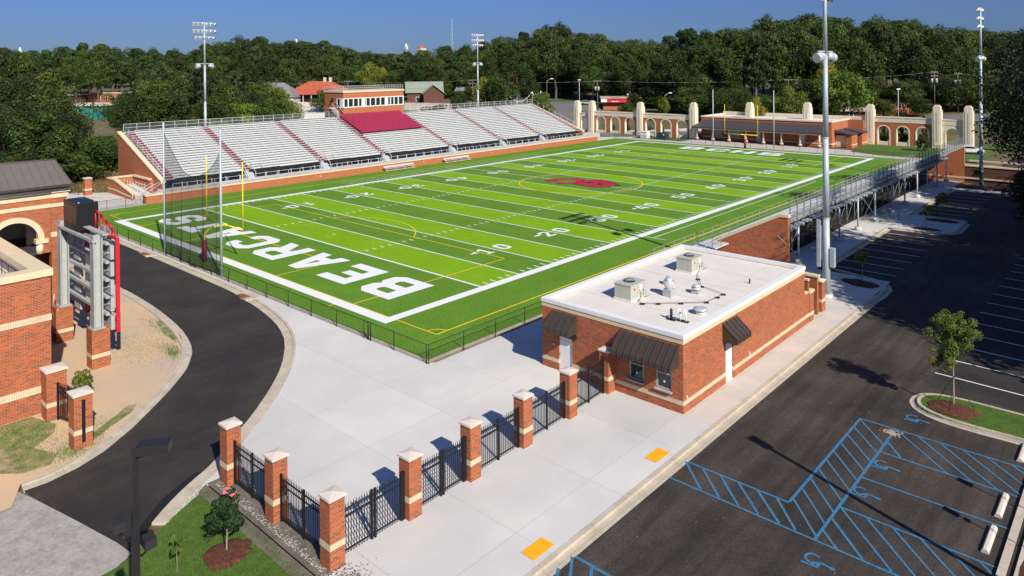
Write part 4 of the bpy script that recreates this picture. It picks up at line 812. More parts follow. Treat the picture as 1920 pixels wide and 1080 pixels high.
for r in range(NR):
    x = GX0-r*ROW; z = GZ0+r*RISE; mf = MB()
    for k, (a, b) in enumerate(segs):
        if k == 3 and r >= 10: continue
        mb = MB() if cb < 96 else restb; cb += 1; mb.box(x-.33, x-.01, a, b, z+.38, z+.45); mb.box(x-.25, x-.22, a, b, z, z+.38)
        for c in range(int((b-a)/1.83)+1):
            yy = a+.1+c*1.83
            if yy < b: mb.box(x-.22, x-.02, yy, yy+.07, z, z+.38); mb.box(x-.30, x-.03, yy, yy+.09, z+.45, z+.456)
        if mb is not restb: mb.build('bench', 'alu', gs)
    mf.box(x-ROW+.02, x+.3, GY0, GY1, z-.04, z); mf.box(x-ROW, x-ROW+.03, GY0, GY1, z, z+RISE-.045); mf.build('footboard', 'alu_d', gs)
o = restb.build('upper_benches', 'alu', gs); o['kind'] = 'stuff'
for k, y in enumerate(AY):
    mb = MB(); ms = MB()
    for r in range(NR):
        x = GX0-r*ROW; z = GZ0+r*RISE; mb.box(x-.42, x-.02, y-AW, y+AW, z+.01, z+RISE/2); ms.box(x-.38, x+.012, y-AW+.04, y+AW-.04, z+RISE/2-.09, z+RISE/2+.02)
    o = mb.build('aisle_steps', 'alu', gs); ms.build('step_nosings', 'seatred', o)
    if 0 < k < 7:     # front stair with rails
        mb = MB()
        for q in range(5): mb.box(GX0+.1+q*.26, GX0+.36+q*.26, y-AW, y+AW, 1.0, 2.1-q*.22)
        o = mb.build('front_stair', 'galv', gs); mb = MB()
        for s_ in (-AW, AW): mb = MB(); mb.tube([(GX0-.3, y+s_, 2.25), (GX0-.3, y+s_, 3.15), (GX0+1.5, y+s_, 1.95), (GX0+1.5, y+s_, 1.0)], .035, 5); mb.build('stair_rail', 'alu', o)
        mb = MB()
        for s_ in (1.0, 2.4): mb.tube([(GX0+.05, y+s_, 2.2), (GX0+.05, y+s_, 3.25), (GX0-.7, y+s_, 3.25), (GX0-.7, y+s_, 2.4)], .03, 5)
        mb.tube([(GX0+.05, y+1, 3.25), (GX0+.05, y+2.4, 3.25)], .03, 5); mb.tube([(GX0+.05, y+1, 2.75), (GX0+.05, y+2.4, 2.75)], .03, 5); mb.build('guard_hoop', 'alu', gs)
mb = MB()
for k in range(7):
    a, b = segs[k]; mb.box(GX0+.31, GX0+.35, a, b, 1.75, 2.2); mb.box(GX0+.355, GX0+.40, a-.5 if k else a, a+4.6, 1.0, 2.3)
mb.box(GX0-1.5, GX0+.3, GY0, GY1, 1.01, 1.1); mb.build('skirt', 'black', gs)
for k in range(44):
    y = 12+k*2.12; mb = MB(); mb.box(GX0+.1, GX0+.62, y, y+.07, 1.62, 1.68); mb.box(GX0+.62, GX0+.7, y, y+.07, 1.0, 1.68); mb.build('frame_foot', 'alu', gs)
mb = MB()
for k in range(51): y = 9.5+k*1.92; mb.cyl((-58.7, y, 1.0), (-58.7, y, 2.05), .03, n=5)
for z in (1.52, 2.05): mb.cyl((-58.7, 9.5, z), (-58.7, 105.5, z), .028, n=5)
mb.build('front_railing', 'alu', gs)
bx = GX0-NR*ROW; bz = GZ0+NR*RISE
mb = MB(); mg = MB()
for a, b in ((GY0, 48.0), (63.9, GY1)):
    n = int((b-a)/1.9)
    for k in range(n+1): y = a+(b-a)*k/n; mb.cyl((bx, y, bz-.3), (bx, y, bz+1.15), .035, n=5)
    for z in (bz+.6, bz+1.15): mb.cyl((bx, a, z), (bx, b, z), .03, n=5)
    mg.face([(bx, a, bz), (bx, b, bz), (bx, b, bz+1.13), (bx, a, bz+1.13)])
mb.cyl((bx, GY0, bz+1.15), (GX0, GY0, GZ0+1.2), .03, n=5); mb.cyl((bx, GY0, bz+.6), (GX0, GY0, GZ0+.6), .03, n=5); mb.cyl((bx, GY1, bz+1.15), (GX0, GY1, GZ0+1.2), .03, n=5)
for q in range(9):
    x = GX0+(bx-GX0)*q/8; z = GZ0+(bz-GZ0)*q/8
    for y in (GY0, GY1): mb.cyl((x, y, z), (x, y, z+1.2), .03, n=5)
mb.build('back_railing', 'alu', gs); mg.build('railing_mesh', 'chain_g', gs)
mb = MB(); mb.box(bx-.1, bx+.0, GY0, GY1, bz-.5, bz-.02); 
for k in range(17): y = 12+k*5.8; mb.cyl((bx+.2, y, 0), (bx+.2, y, bz-.3), .1, n=6); mb.cyl((bx+7, y, 0), (bx+7, y, bz-3.0), .1, n=6)
mb.build('understructure', 'galv', gs)
# maroon chairs: the 100 nearest as parts, the rest as one stuff part
def chair(mb, x, y, z):
    mb.box(x-.46, x-.02, y-.235, y+.235, z+.38, z+.44); mb.hexa([(x-.46, y-.235, z+.44), (x-.42, y-.235, z+.44), (x-.42, y+.235, z+.44), (x-.46, y+.235, z+.44)], [(x-.6, y-.2, z+.86), (x-.56, y-.2, z+.88), (x-.56, y+.2, z+.88), (x-.6, y+.2, z+.86)]); mb.box(x-.3, x-.2, y-.05, y+.05, z, z+.38)
a, b = segs[3]; nn = 30; rest = MB(); cnt = 0
for r in range(10, NR):
    for k in range(nn):
        x = GX0-r*ROW+.1; z = GZ0+r*RISE; y = a+.3+(b-a-.6)*k/(nn-1)
        if cnt < 100: mb = MB(); chair(mb, x, y, z); mb.build('bucket_seat', 'seatred', gs)
        else: chair(rest, x, y, z)
        cnt += 1
o = rest.build('bucket_seats', 'seatred', gs); o['kind'] = 'stuff'
mb = MB()
for y in (a-.05,): mb.tube([(GX0-9.6*ROW, y, GZ0+9.6*RISE), (GX0-9.6*ROW, y, GZ0+9.6*RISE+.9), (bx+.3, y, bz+.9)], .03, 5)
mb.build('aisle_rail', 'black', gs)
# end walls with sloping coping
for y0, y1, lb in ((9.2, 9.65, 'brick end wall with sloping cream coping at the near end of the grandstand'), (105.35, 105.8, 'brick end wall with sloping cream coping at the far end of the grandstand')):
    t = thing('end_wall', lb, 'wall', (-69, y0, 0)); P = [(-61.6, -.1), (-61.6, 1.9), (-62.3, 2.2), (-77.6, 7.85), (-77.6, -.1)]
    mb = MB(); mb.extr(P, 'y', y0, y1); mb.build('wall', 'brick_far', t)
    mb = MB(); mb.extr([(-61.5, 1.9), (-61.5, 2.12), (-62.3, 2.42), (-77.7, 8.12), (-77.7, 7.87), (-62.3, 2.2), (-61.6, 1.9)], 'y', y0-.09, y1+.09); mb.build('coping', 'cream', t)
# ramp and stair walls at the near end
t = thing('ramp_wall', 'low brick ramp walls with cream copings beside the near end of the grandstand', 'wall', (-66, 6.5, 0))
mb = MB(); mb.extr([(-62.2, -.1), (-62.2, .75), (-68.6, 2.0), (-71.2, 2.0), (-71.2, -.1)], 'y', 5.6, 5.95); mb.box(-71.2, -70.85, 5.95, 9.2, -.1, 2.0); mb.box(-71.2, -64.5, 8.85, 9.2, -.1, 2.0); mb.build('wall', 'brick_far', t)
mb = MB(); mb.extr([(-62.1, .75), (-62.1, .93), (-68.6, 2.2), (-68.6, 2.0)], 'y', 5.5, 6.05); mb.box(-71.3, -68.6, 5.5, 6.05, 2.0, 2.2); mb.box(-71.3, -70.75, 6.05, 9.2, 2.0, 2.2); mb.box(-70.75, -65, 8.7, 9.25, 2.0, 2.2); mb.build('coping', 'cream', t)
mb = MB(); mb.extr([(-62.2, .25), (-62.2, .42), (-68.6, .8), (-71.22, .8), (-71.22, .62), (-68.6, .62)], 'y', 5.57, 5.6); mb.build('band', 'cream', t)
mb = MB(); mb.extr([(-62.4, 0.02), (-70.6, 1.0), (-70.6, 0.02)], 'y', 6.0, 8.8); mb.build('ramp', 'concrete', t)
mb = MB()
for k in range(8): x = -70+k*1.05; mb.cyl((x, 7.4, .5), (x, 7.4, 1.95), .03, n=5)
for s_ in (0, .45): mb.cyl((-70, 7.4, 1.95-s_), (-62.6, 7.4, 1.7-s_), .03, n=5)
for q in (6.6, 7.6): mb.tube([(-61.3, q+1.3, 2.0), (-61.3, q+.9, 2.05), (-61.0, q-1.4, .95), (-61.0, q-1.4, .1)], .035, 5); mb.tube([(-60.2, q+1.3, 2.0), (-60.2, q+.9, 2.05), (-59.9, q-1.4, .95), (-59.9, q-1.4, .1)], .035, 5)
mb.build('handrail', 'alu', t)
mb = MB()
for q in range(6): mb.box(-61.6, -58.9, 6.3+q*.45, 9.0, 0, .17*(q+1))
mb.build('stair', 'concrete', t)
# press box
t = thing('press_box', 'brick press box with a white window band and roof railing on top of the grandstand', 'press box', (-79, 56.5, 0))
px0, px1, py0, py1 = -83.5, -77.1, 49.4, 64.2
mb = MB(); zt = 12.65
mb.box(px0, px1, py0, py1, 6.5, 9.75); mb.box(px0, px1, py0, py1, 11.55, zt); mb.box(px0, px1-2.2, py0, py1, 9.75, 11.55); mb.build('wall', 'brick_far', t)
mb = MB(); mb.box(px0-.12, px1+.12, py0-.12, py1+.12, zt, zt+.32); mb.build('cornice', 'cream', t)
mb = MB()
for y in [py0+.0, py0+1.0, py0+2.2, py0+3.4, py0+4.25, py0+5.2, py0+6.25, py0+7.55, py0+8.75, py0+9.95, py0+10.55, py0+11.3, py0+12.2, py0+13.3, py0+14.6]: mb.box(px1-.1, px1+.06, y, y+(.2 if y > py0+.1 else .2), 9.75, 11.55)
mb.box(px1-.12, px1+.08, py0, py1, 9.72, 9.9); mb.box(px1-.12, px1+.08, py0, py1, 11.42, 11.58); mb.box(px1-2.2, px1-.12, py0-.05, py0+.1, 9.72, 9.9); mb.box(px1-2.2, px1-.12, py0-.05, py0+.1, 11.42, 11.58); mb.box(px1-2.2, px1-2.05, py0-.05, py0+.1, 9.9, 11.42); mb.box(px1-1.15, px1-.1, py0-.05, py0+.1, 9.9, 11.42); mb.box(px1-.1, px1+.04, py0+4.4, py0+5.0, 9.9, 11.42); mb.box(px1-.1, px1+.04, py0+10.1, py0+10.6, 9.9, 11.42); f = mb.build('window_band', 'white', t)
mb = MB(); mb.box(px1-.16, px1-.1, py0+.1, py1-.05, 9.9, 11.42); mb.box(px1-2.1, px1-1.0, py0+.02, py0+.06, 9.9, 11.42); mb.build('pane', 'glass', f)
mb = MB()
for k in range(31): y = py0+.1+k*.48; mb.cyl((px1, y, zt+.3), (px1, y, zt+1.3), .022, n=4)
for k in range(14): x = px0+k*.49; mb.cyl((x, py0, zt+.3), (x, py0, zt+1.3), .022, n=4)
for z in (zt+.5, zt+.85, zt+1.3): mb.tube([(px0, py0, z), (px1, py0, z), (px1, py1, z)], .03, 4)
mb.build('roof_railing', 'alu', t); mb = MB(); mb.face([(px1, py0, zt+.3), (px1, py1, zt+.3), (px1, py1, zt+1.3), (px1, py0, zt+1.3)]); mb.face([(px0, py0, zt+.3), (px1, py0, zt+.3), (px1, py0, zt+1.3), (px0, py0, zt+1.3)]); mb.build('railing_mesh', 'chain_g', t)
mb = MB(); mb.box(px1-3.6, px1-3.3, py0-.35, py0-.01, 11.0, 11.6); mb.cyl((px1-3.45, py0-.3, 11.3), (px1-3.7, py0-.6, 10.8), .09); mb.build('wall_speaker', 'black', t)
mb = MB()
for q in range(9): mb.box(px1-.6-q*.27, px1-.33-q*.27, py0-1.1, py0-.1, 7.9+q*.2, 7.98+q*.2)
mb.tube([(px1+.1, py0-1.1, 8.9), (px1-2.6, py0-1.1, 10.8)], .035, 5); mb.tube([(px1+.1, py0-.1, 8.9), (px1-2.6, py0-.1, 10.8)], .035, 5); mb.box(px1-4, px1-2.7, py0-1.2, py0-.05, 9.6, 9.7); mb.build('side_stair', 'alu', t)

# ================================================================== RIGHT BLEACHERS
sb = thing('side_bleachers', 'raised aluminium bleachers on steel posts along the right sideline, seen from behind', 'bleachers', (12.5, 65, 0))
SX0, SX1, SY0, SY1 = 8.6, 16.0, 31.2, 104.0; SN = 9; SR = (SX1-10.6)/SN; ST = (4.15-1.25)/SN
mb = MB(); mb.box(8.6, 10.6, 20.8, SY1, 1.02, 1.12); mb.build('front_walkway', 'alu', sb)
for r in range(SN):
    x = 10.6+r*SR; z = 1.25+r*ST; mb = MB(); mb.box(x, x+SR, SY0, SY1, z-.03, z); mb.build('footboard', 'alu_d', sb); mb = MB(); mb.box(x+.28, x+.52, SY0+.2, SY1-.2, z+.38, z+.43); mb.build('bench_row', 'alu', sb)
mb = MB()
for k in range(45):
    y = SY0+.15+k*(SY1-SY0-.3)/44; mb.box(SX1-.02, SX1+.06, y-.04, y+.04, 3.7, 5.45)
for z in (4.45, 4.75, 5.1, 5.43): mb.cyl((SX1-.05, SY0, z), (SX1-.05, SY1, z), .022, n=5)
mb.build('back_railing', 'galv_d', sb)
mb = MB(); mb.face([(SX1-.06, SY0, 4.2), (SX1-.06, SY1, 4.2), (SX1-.06, SY1, 5.4), (SX1-.06, SY0, 5.4)]); mb.build('railing_mesh', 'chain_g', sb)
mb = MB()
for k in range(48): y = 20.9+k*1.77; mb.cyl((8.6, y, 1.05), (8.6, y, 2.15), .03, n=5)
for z in (1.4, 1.75, 2.15): mb.cyl((8.6, 20.9, z), (8.6, SY1, z), .026, n=5)
for k in range(6): y = 22.6+k*1.7; mb.cyl((10.5, y, 1.05), (10.5, y, 2.15), .03, n=5)
for z in (1.6, 2.15): mb.cyl((10.5, 22.6, z), (10.5, 31, z), .026, n=5)
for x in (8.8, 10.2): mb.tube([(x, 20.9, 2.15), (x, 19.0, 1.0), (x, 19.0, .1)], .03, 5); mb.tube([(x, 20.9, 1.7), (x, 19.1, .6)], .025, 5)
mb.build('front_railing', 'galv_d', sb)
mb = MB(); [mb.box(8.8, 10.2, 19.1+q*.3, 20.9, .0, .17*(q+1)) for q in range(6)]; mb.build('end_stair', 'alu_d', sb)
mb = MB(); mb.box(SX1-.25, SX1-.05, SY0, SY1, 3.55, 3.75); mb.box(SX1-.14, SX1+.0, SY0, SY1, 4.0, 4.16); mb.box(12.5, 12.7, SY0, SY1, 1.6, 1.8)
for k in range(40):
    y = SY0+.6+k*1.85; mb.extr([(SX1+.35, 3.0), (SX1+.35, 3.25), (SX1-.4, 3.5), (10.6, .75), (10.6, .55), (SX1-.4, 3.2)], 'y', y, y+.1)
mb.build('stringers', 'galv_d', sb)
for k in range(80):
    y = SY0+.3+k*.915; mb = MB(); mb.box(SX1-.05, SX1+.42, y, y+.34, 3.18+(.07 if k % 2 else 0), 3.34+(.07 if k % 2 else 0)); mb.build('beam_end', 'galv', sb)
for k, y in enumerate((32.2, 37.6, 42.9, 48.7, 54.7, 61.2, 67, 73, 78.3, 84, 89.6)):
    mb = MB(); mb.cyl((16.4, y, 0), (16.4, y, 3.3), .09, n=10); p = mb.build('post', 'galv', sb); mb = MB(); mb.cyl((16.4, y, -.02), (16.4, y, .38), .36, .32, 14); mb.build('footing', 'concrete', p)
    mb = MB(); mb.cyl((12.2, y, 0), (12.2, y, 1.7), .09, n=8); p = mb.build('post', 'galv', sb)
mb = MB()
for k in range(22): y = 33+k*2.6; mb.cyl((14.5, y, 0), (14.5, y, 2.7), .045, n=5); mb.cyl((14.5, y, .3), (14.5, y+2.6, 2.5), .025, n=4); mb.cyl((10.9, y, 0), (10.9, y, 1.0), .04, n=5); mb.cyl((10.9, y, .4), (14.5, y, 2.2), .03, n=4)
for y in (32.2, 54.7, 61.2, 84): mb.cyl((16.4, y, 3.0), (15.4, y-.8, .3), .035, n=5); mb.cyl((12.2, y, .3), (16.4, y, 3.2), .03, n=5); mb.cyl((16.4, y, .6), (16.4, y-4.5, 3.2), .03, n=5)
mb.build('brace', 'galv_d', sb)
def slopewall(y0, y1, P, cop, band, lb, brk='brick'):
    t = thing('end_wall', lb, 'wall', (12.5, y0, 0)); mb = MB(); mb.extr(P, 'y', y0, y1); mb.build('wall', brk, t); mb = MB(); mb.extr(cop, 'y', y0-.06, y1+.06); mb.build('coping', 'cream', t)
    if band: mb = MB(); mb.box(9.3, 16.22, y0-.02, y0, .42, .64); mb.build('band', 'cream', t)
slopewall(30.75, 31.15, [(8.3, -.1), (8.3, .55), (15.35, 4.15), (16.05, 4.15), (16.05, -.1)], [(8.2, .55), (8.2, .8), (15.3, 4.4), (16.12, 4.4), (16.12, 4.15), (15.35, 4.15), (8.3, .55)], False, 'brick end wall with sloping cream coping below the near end of the raised bleachers')
slopewall(91.0, 91.4, [(9.3, -.1), (9.3, .5), (12.5, .7), (16.5, 4.0), (18.45, 5.1), (18.45, -.1)], [(9.2, .5), (9.2, .6), (12.5, .8), (16.5, 4.12), (18.5, 5.22), (18.5, 5.1), (16.5, 4.0), (12.5, .7), (9.3, .5)], False, 'brick end wall under the far end of the raised bleachers', 'brick_far')
t = thing('retaining_wall', 'low brick retaining wall with two pale bands right of the far bleachers', 'wall', (20, 91, 0)); mb = MB(); mb.box(18.5, 30, 91.1, 91.5, -.15, 2.3); mb.build('wall', 'brown_wall', t); mb = MB(); mb.box(18.5, 30, 91.0, 91.6, 2.3, 2.48); mb.box(9.4, 30, 90.96, 90.99, .5, .75); mb.box(18.5, 30, 94, 94.4, 2.7, 2.9); mb.build('coping', 'cream', t)
# ================================================================== LEFT BUILDING
t = thing('terrace_building', 'brick building with arched porch, brown metal roof and walled terrace at the left edge', 'building', (-8, -23, 0))
def bands(segs, bxs, par):
    for za, zb, nm, m, pr in segs:
        mb = MB()
        for a in bxs: mb.box(a[0]-pr, a[1]+pr, a[2]-pr, a[3]+pr, za, zb)
        mb.build(nm, m, par)
mb = MB(); B_ = [(-12, -2.27, -34, -19.96)]
for za, zb, m, pr in ((-.1, 1.05, 'brick', 0), (1.05, 1.4, 'split', .03), (1.4, 4.65, 'brick', 0), (4.65, 4.97, 'split', .03), (4.97, 6.95, 'brick', 0)):
    mb = MB(); mb.box(-2.6-pr if pr else -2.6, -2.27+pr, -34, -19.96+pr, za, zb); mb.box(-14.2, -2.6, -20.3, -19.96+pr, za, zb); mb.build('wall' if m == 'brick' else 'band', m, t)
mb = MB(); mb.box(-2.95, -2.17, -34, -19.86, 6.95, 7.3); mb.box(-14.2, -2.95, -20.75, -19.86, 6.95, 7.3); mb.build('parapet_coping', 'cream', t)
mb = MB(); mb.box(-14.2, -2.6, -34, -20.3, 5.9, 6.0); mb.build('terrace_floor', 'concrete_walk', t)
mb = MB(); mb.box(-14.2, -2.6, -20.33, -20.3, 6.0, 6.95); mb.build('parapet_lining', 'plaster', t)
mb = MB(); mb.cyl((-12, -20.9, 6.95), (-3.3, -20.9, 6.95), .025)
for k in range(7): mb.cyl((-11.6+k*1.35, -20.9, 6.0), (-11.6+k*1.35, -20.9, 6.95), .022, n=5)
for k in range(5): x = -11+k*1.1; mb.tube([(x, -21.9, 6.0), (x, -21.9, 6.35), (x, -21.5, 6.35), (x, -21.5, 6.0)], .022, 5)
mb.build('terrace_railing', 'black', t)
n_before = set(t.children)
# arched facade, x = -12
fx = -12.0; yc, ri, ro, zs = -19.28, 1.28, 1.62, 6.85
def archwall(mb, x0, x1, ya, yb, z0, z1, yc, r, zs, axis='x', m=0, n=14):   # slab with a round-headed opening down to z0
    def bx(a, b, c, d):
        if axis == 'x': mb.box(x0, x1, a, b, c, d, m)
        else: mb.box(a, b, x0, x1, c, d, m)
    bx(ya, yc-r, z0, z1); bx(yc+r, yb, z0, z1)
    for k in range(n):
        a0 = math.pi*k/n; a1 = math.pi*(k+1)/n; p0 = (yc+r*math.cos(a1), zs+r*math.sin(a1)); p1 = (yc+r*math.cos(a0), zs+r*math.sin(a0))
        mb.extr([(p0[0], p0[1]), (p1[0], p1[1]), (p1[0], z1), (p0[0], z1)], 'x' if axis == 'x' else 'y', x0, x1, m)
def archring(mb, x0, x1, yc, r0, r1, zs, axis='x', m=0, n=14):
    for k in range(n):
        a0 = math.pi*k/n; a1 = math.pi*(k+1)/n
        mb.extr([(yc+r0*math.cos(a0), zs+r0*math.sin(a0)), (yc+r1*math.cos(a0), zs+r1*math.sin(a0)), (yc+r1*math.cos(a1), zs+r1*math.sin(a1)), (yc+r0*math.cos(a1), zs+r0*math.sin(a1))], 'x' if axis == 'x' else 'y', x0, x1, m)
mb = MB(); archwall(mb, -12.35, -12, -22.6, -17.27, 5.9, 8.85, yc, ri+.03, zs); archwall(mb, -12.35, -12, -28, -22.6, 5.9, 8.85, -25.1, ri+.03, zs); mb.box(-12.35, -12, -28, -17.27, 9.08, 9.45)
mb.box(-12.45, -11.9, -17.27, -16.35, -.1, 6.9); mb.box(-12.45, -11.9, -17.27, -16.35, 7.2, 8.85); mb.box(-12.45, -11.9, -17.27, -16.35, 9.08, 9.45); mb.box(-20, -12.45, -16.7, -16.35, -.1, 9.45); mb.build('wall', 'brick', t)
mb = MB(); mb.box(-12.38, -11.96, -28, -17.27, 8.85, 9.08); mb.box(-12.5, -11.85, -17.3, -16.32, 8.85, 9.08); mb.box(-12.5, -11.85, -17.3, -16.32, 6.9, 7.2); mb.box(-12.4, -11.95, -28, -17.27, 9.45, 9.82); mb.box(-20, -11.82, -17.27, -16.3, 9.45, 9.82); mb.build('band', 'cream', t)
mb = MB(); mb.box(-12.5, -11.75, -28, -17.3, 9.82, 10.05); mb.box(-20, -11.7, -17.3, -16.2, 9.82, 10.05); mb.box(-20, -12.1, -28, -16.6, 10.05, 10.4); mb.build('cornice', 'cast', t)
for c in (yc, -25.1): mb = MB(); archring(mb, -12.4, -11.9, c, ri, ro, zs); mb.box(-12.42, -11.88, c+ri-.15, c+ri+.55, zs-.28, zs); mb.build('arch_trim', 'cream', t)
for y in (yc+ri+.12, yc-ri-.3): mb = MB(); mb.cyl((-12.15, y, 5.9), (-12.15, y, zs-.28), .23, .2, 18); mb.build('column', 'cast', t)
mb = MB(); [mb.box(-15.3, -14.9, y, y+.5, 0, 9.4) for y in (-20.6, -17.9)]; mb.box(-18.2, -18, -24, -16.7, 0, 9.4); mb.build('inner_pier', 'cast', t)
mb = MB(); mb.box(-20, -12.35, -28, -16.7, 5.8, 5.95); mb.build('porch_floor', 'slate', t)
mb = MB(); e, rg, ez, rz = -11.35, -13.9, 10.35, 11.75; ye, yr = -16.15, -16.5
mb.face([(e, -30, ez), (e, ye, ez), (rg, yr, rz), (rg, -30, rz)]); mb.face([(rg, -30, rz), (rg, yr, rz), (-17, ye, ez), (-17, -30, ez)]); mb.face([(e, ye, ez), (-17, ye, ez), (rg, yr, rz)]); mb.face([(e, -30, ez-.02), (-17, -30, ez-.02), (-17, ye, ez-.02), (e, ye, ez-.02)])
for k in range(24):
    y = ye-.1-k*.48; f0, f1 = Vector((e, y, ez)), Vector((rg, min(y, yr), rz)); mb.hexa([f0+Vector((0, -.015, 0)), f0+Vector((0, .015, 0)), f1+Vector((0, .015, 0)), f1+Vector((0, -.015, 0))], [f0+Vector((.02, -.015, .05)), f0+Vector((.02, .015, .05)), f1+Vector((.02, .015, .05)), f1+Vector((.02, -.015, .05))])
mb.cyl((rg, -30, rz+.02), (rg, yr, rz+.02), .06); r_o = mb.build('roof', 'roofbrown', t)
mb = MB(); mb.box(e-.02, e+.1, -30, ye, ez-.14, ez+.0); mb.build('gutter', 'bronze', r_o)
for o in t.children:
    if o not in n_before: o.location = Vector(o.location)+Vector((-2.0, .5, -.35))
# ================================================================== SCOREBOARD (seen from the back)
for x0, y0, lb in ((-7.0, -16.89, 'square brick pier with a cream band carrying the near scoreboard column'), (-13.2, -17.02, 'square brick pier with a cream band carrying the far scoreboard column, near the building')):
    t = thing('scoreboard_pier', lb, 'brick pier', (x0+.47, y0+.48, 0), 'brick piers under the scoreboard')
    mb = MB(); mb.box(x0, x0+.95, y0, y0+.98, -.1, .62); mb.box(x0, x0+.95, y0, y0+.98, .84, 2.25); mb.build('shaft', 'brick', t); mb = MB(); mb.box(x0-.015, x0+.965, y0-.015, y0+.995, .62, .84); mb.build('band', 'split', t)
t = thing('scoreboard', 'steel framed scoreboard seen from behind, with a red frame, between brick piers', 'scoreboard', (-9.6, -16, 0))
def ibeam(mb, x, y, z0, z1, w=.42, d=.42, f=.05):
    mb.box(x-w/2, x+w/2, y-d/2, y-d/2+f, z0, z1); mb.box(x-w/2, x+w/2, y+d/2-f, y+d/2, z0, z1); mb.box(x-f/2, x+f/2, y-d/2+f, y+d/2-f, z0, z1)
for x in (-6.55, -12.7): mb = MB(); mb.box(x-.42, x+.3, y0+.25, y0+.3, 1.9, 3.1) if False else None; ibeam(mb, x, -16.45, 2.25, 7.75, .62, .5, .06); mb.box(x-.36, x+.36, -16.72, -16.7, 1.75, 3.2); mb.box(x-.45, x+.45, -16.8, -16.1, 2.25, 2.3); mb.build('column', 'steel', t)
mb = MB()
for z in (3.05, 4.05, 5.05, 6.1, 7.2): mb.box(-13.2, -5.75, -16.2, -16.02, z, z+.16)
mb.box(-12.9, -6.3, -16.75, -16.55, 7.35, 7.5); mb.box(-13.4, -5.9, -16.3, -15.95, 7.75, 7.83)
mb.build('cross_beam', 'steel', t)
for x0, x1 in ((-12.3, -11.2), (-7.9, -5.75)):
    for z in (2.15, 3.25, 4.25, 5.3, 6.3): mb = MB(); mb.box(x0, x1, -15.95, -15.75, z, z+.82); mb.build('cabinet', 'steel', t)
mb = MB()
for x in (-16.6, -11.0, -10.7, -8.9, -5.72): mb.box(x, x+.14, -15.7, -15.5, 2.0, 7.55)
for z in (2.0, 2.6, 7.45): mb.box(-16.6, -5.6, -15.7, -15.53, z, z+.12)
n = 12
for k in range(n):
    q0, q1 = k/n, (k+1)/n; f = lambda q: (-16.6+11.0*q, 7.5+1.35*math.sin(math.pi*q)**.7)
    a, b = f(q0), f(q1); mb.cyl((a[0], -15.6, a[1]), (b[0], -15.6, b[1]), .07, n=6)
    mb.cyl((b[0], -15.6, 7.5), (b[0], -15.6, b[1]), .045, n=5); mb.cyl((a[0], -15.6, 7.5), (b[0], -15.6, b[1]), .03, n=4)
mb.build('red_frame', 'red', t)
mb = MB(); mb.box(-10.6, -9.2, -15.8, -15.7, 2.7, 6.2); mb.build('panel', 'white', t)
mb = MB()
for x, y in ((-10.6, 0), (-8.0, 0), (-7.0, 0)):
    mb.box(x-.35, x+.35, -15.62, -15.58, 7.2, 8.0)
mb.build('letter_backs', 'steel', t)
mb = MB()
for z in (3.4, 4.4, 5.4, 6.4): mb.tube([(-13.0, -16.1, z), (-12.2, -15.95, z+.3)], .03, 5); mb.tube([(-6.9, -16.1, z), (-5.9, -15.95, z+.3)], .03, 5)
mb.tube([(-8.8, -16.6, 7.4), (-7.9, -16.2, 6.9), (-7.6, -16.1, 6.2)], .05, 6); mb.tube([(-13.0, -16.9, 3.0), (-13.1, -17, 2.0), (-12.7, -17, 1.6), (-12.2, -16.9, 2.2)], .03, 6); mb.build('bracing', 'galv', t)
t = thing('speaker_cabinet', 'large black speaker cabinet standing on top of the scoreboard frame', 'speaker', (-10.5, -15.8, 7.6))
mb = MB(); mb.box(-11.9, -9.25, -16.62, -15.45, 7.55, 9.25); mb.build('cabinet', 'black', t)
mb = MB()
for k in range(3): mb.box(-11.65+k*.78, -11.02+k*.78, -16.65, -16.62, 7.95, 9.05)
mb.build('door', 'bronze', t); mb = MB(); [mb.cyl((x, y, 9.25), (x, y, 9.33), .05) for x in (-11.7, -9.4) for y in (-16.5, -15.6)]; mb.build('lifting_eye', 'steel', t)
# ================================================================== COLONNADE AND FIELD HOUSE (far end)
def tower(x, y, h, lb, w=1.45, z0=-.1):
    t = thing('stone_pylon', lb, 'pylon', (x, y, 0), 'pale stepped stone pylons of the far colonnade'); q = w/2
    mb = MB(); mb.box(x-q, x+q, y-q, y+q, z0, h-1.25); mb.box(x-q+.14, x+q-.14, y-q+.14, y+q-.14, h-1.25, h-.28); mb.box(x-q+.35, x+q-.35, y-q+.35, y+q-.35, h-.28, h); mb.box(x-q+.3, x+q-.3, y-q-.07, y-q, .6, h-1.0); mb.box(x+q, x+q+.07, y-q+.3, y+q-.3, .6, h-1.0); mb.build('shaft', 'cast', t)
    mb = MB(); mb.box(x-.09, x+.09, y-q-.08, y-q-.07, 1.2, h-1.6); mb.build('groove', 'apron', t)
Ycl, Ycr = 122.5, 136.0
for x, y, h, lb in ((-76.0, Ycl, 8.2, 'stepped stone pylon at the left end of the colonnade, just past the grandstand'), (-71.2, Ycl, 8.3, 'stepped stone pylon right of the single stone archway by the grandstand'), (-56.4, Ycl, 8.3, 'stepped stone pylon between the two runs of three arches'), (-41.9, Ycl, 8.6, 'stepped stone pylon touching the left end of the field house'),
    (-30.6, 128, 8.7, 'stepped stone block rising from the field house roof behind the goal post'), (-18.6, 131, 8.9, 'stepped stone block rising from the right part of the field house roof'), (-7.0, Ycr, 8.6, 'stepped stone pylon at the right of the field house, by the lawn'), (5.7, Ycr, 8.8, 'stepped stone pylon left of the archway behind the raised bleachers'), (11.2, Ycr, 8.8, 'stepped stone pylon at the far right end of the colonnade')):
    tower(x, y, h, lb, 1.6 if y > 130 else 1.55, z0=4.2 if 'roof' in lb and 'block' in lb else -.1)
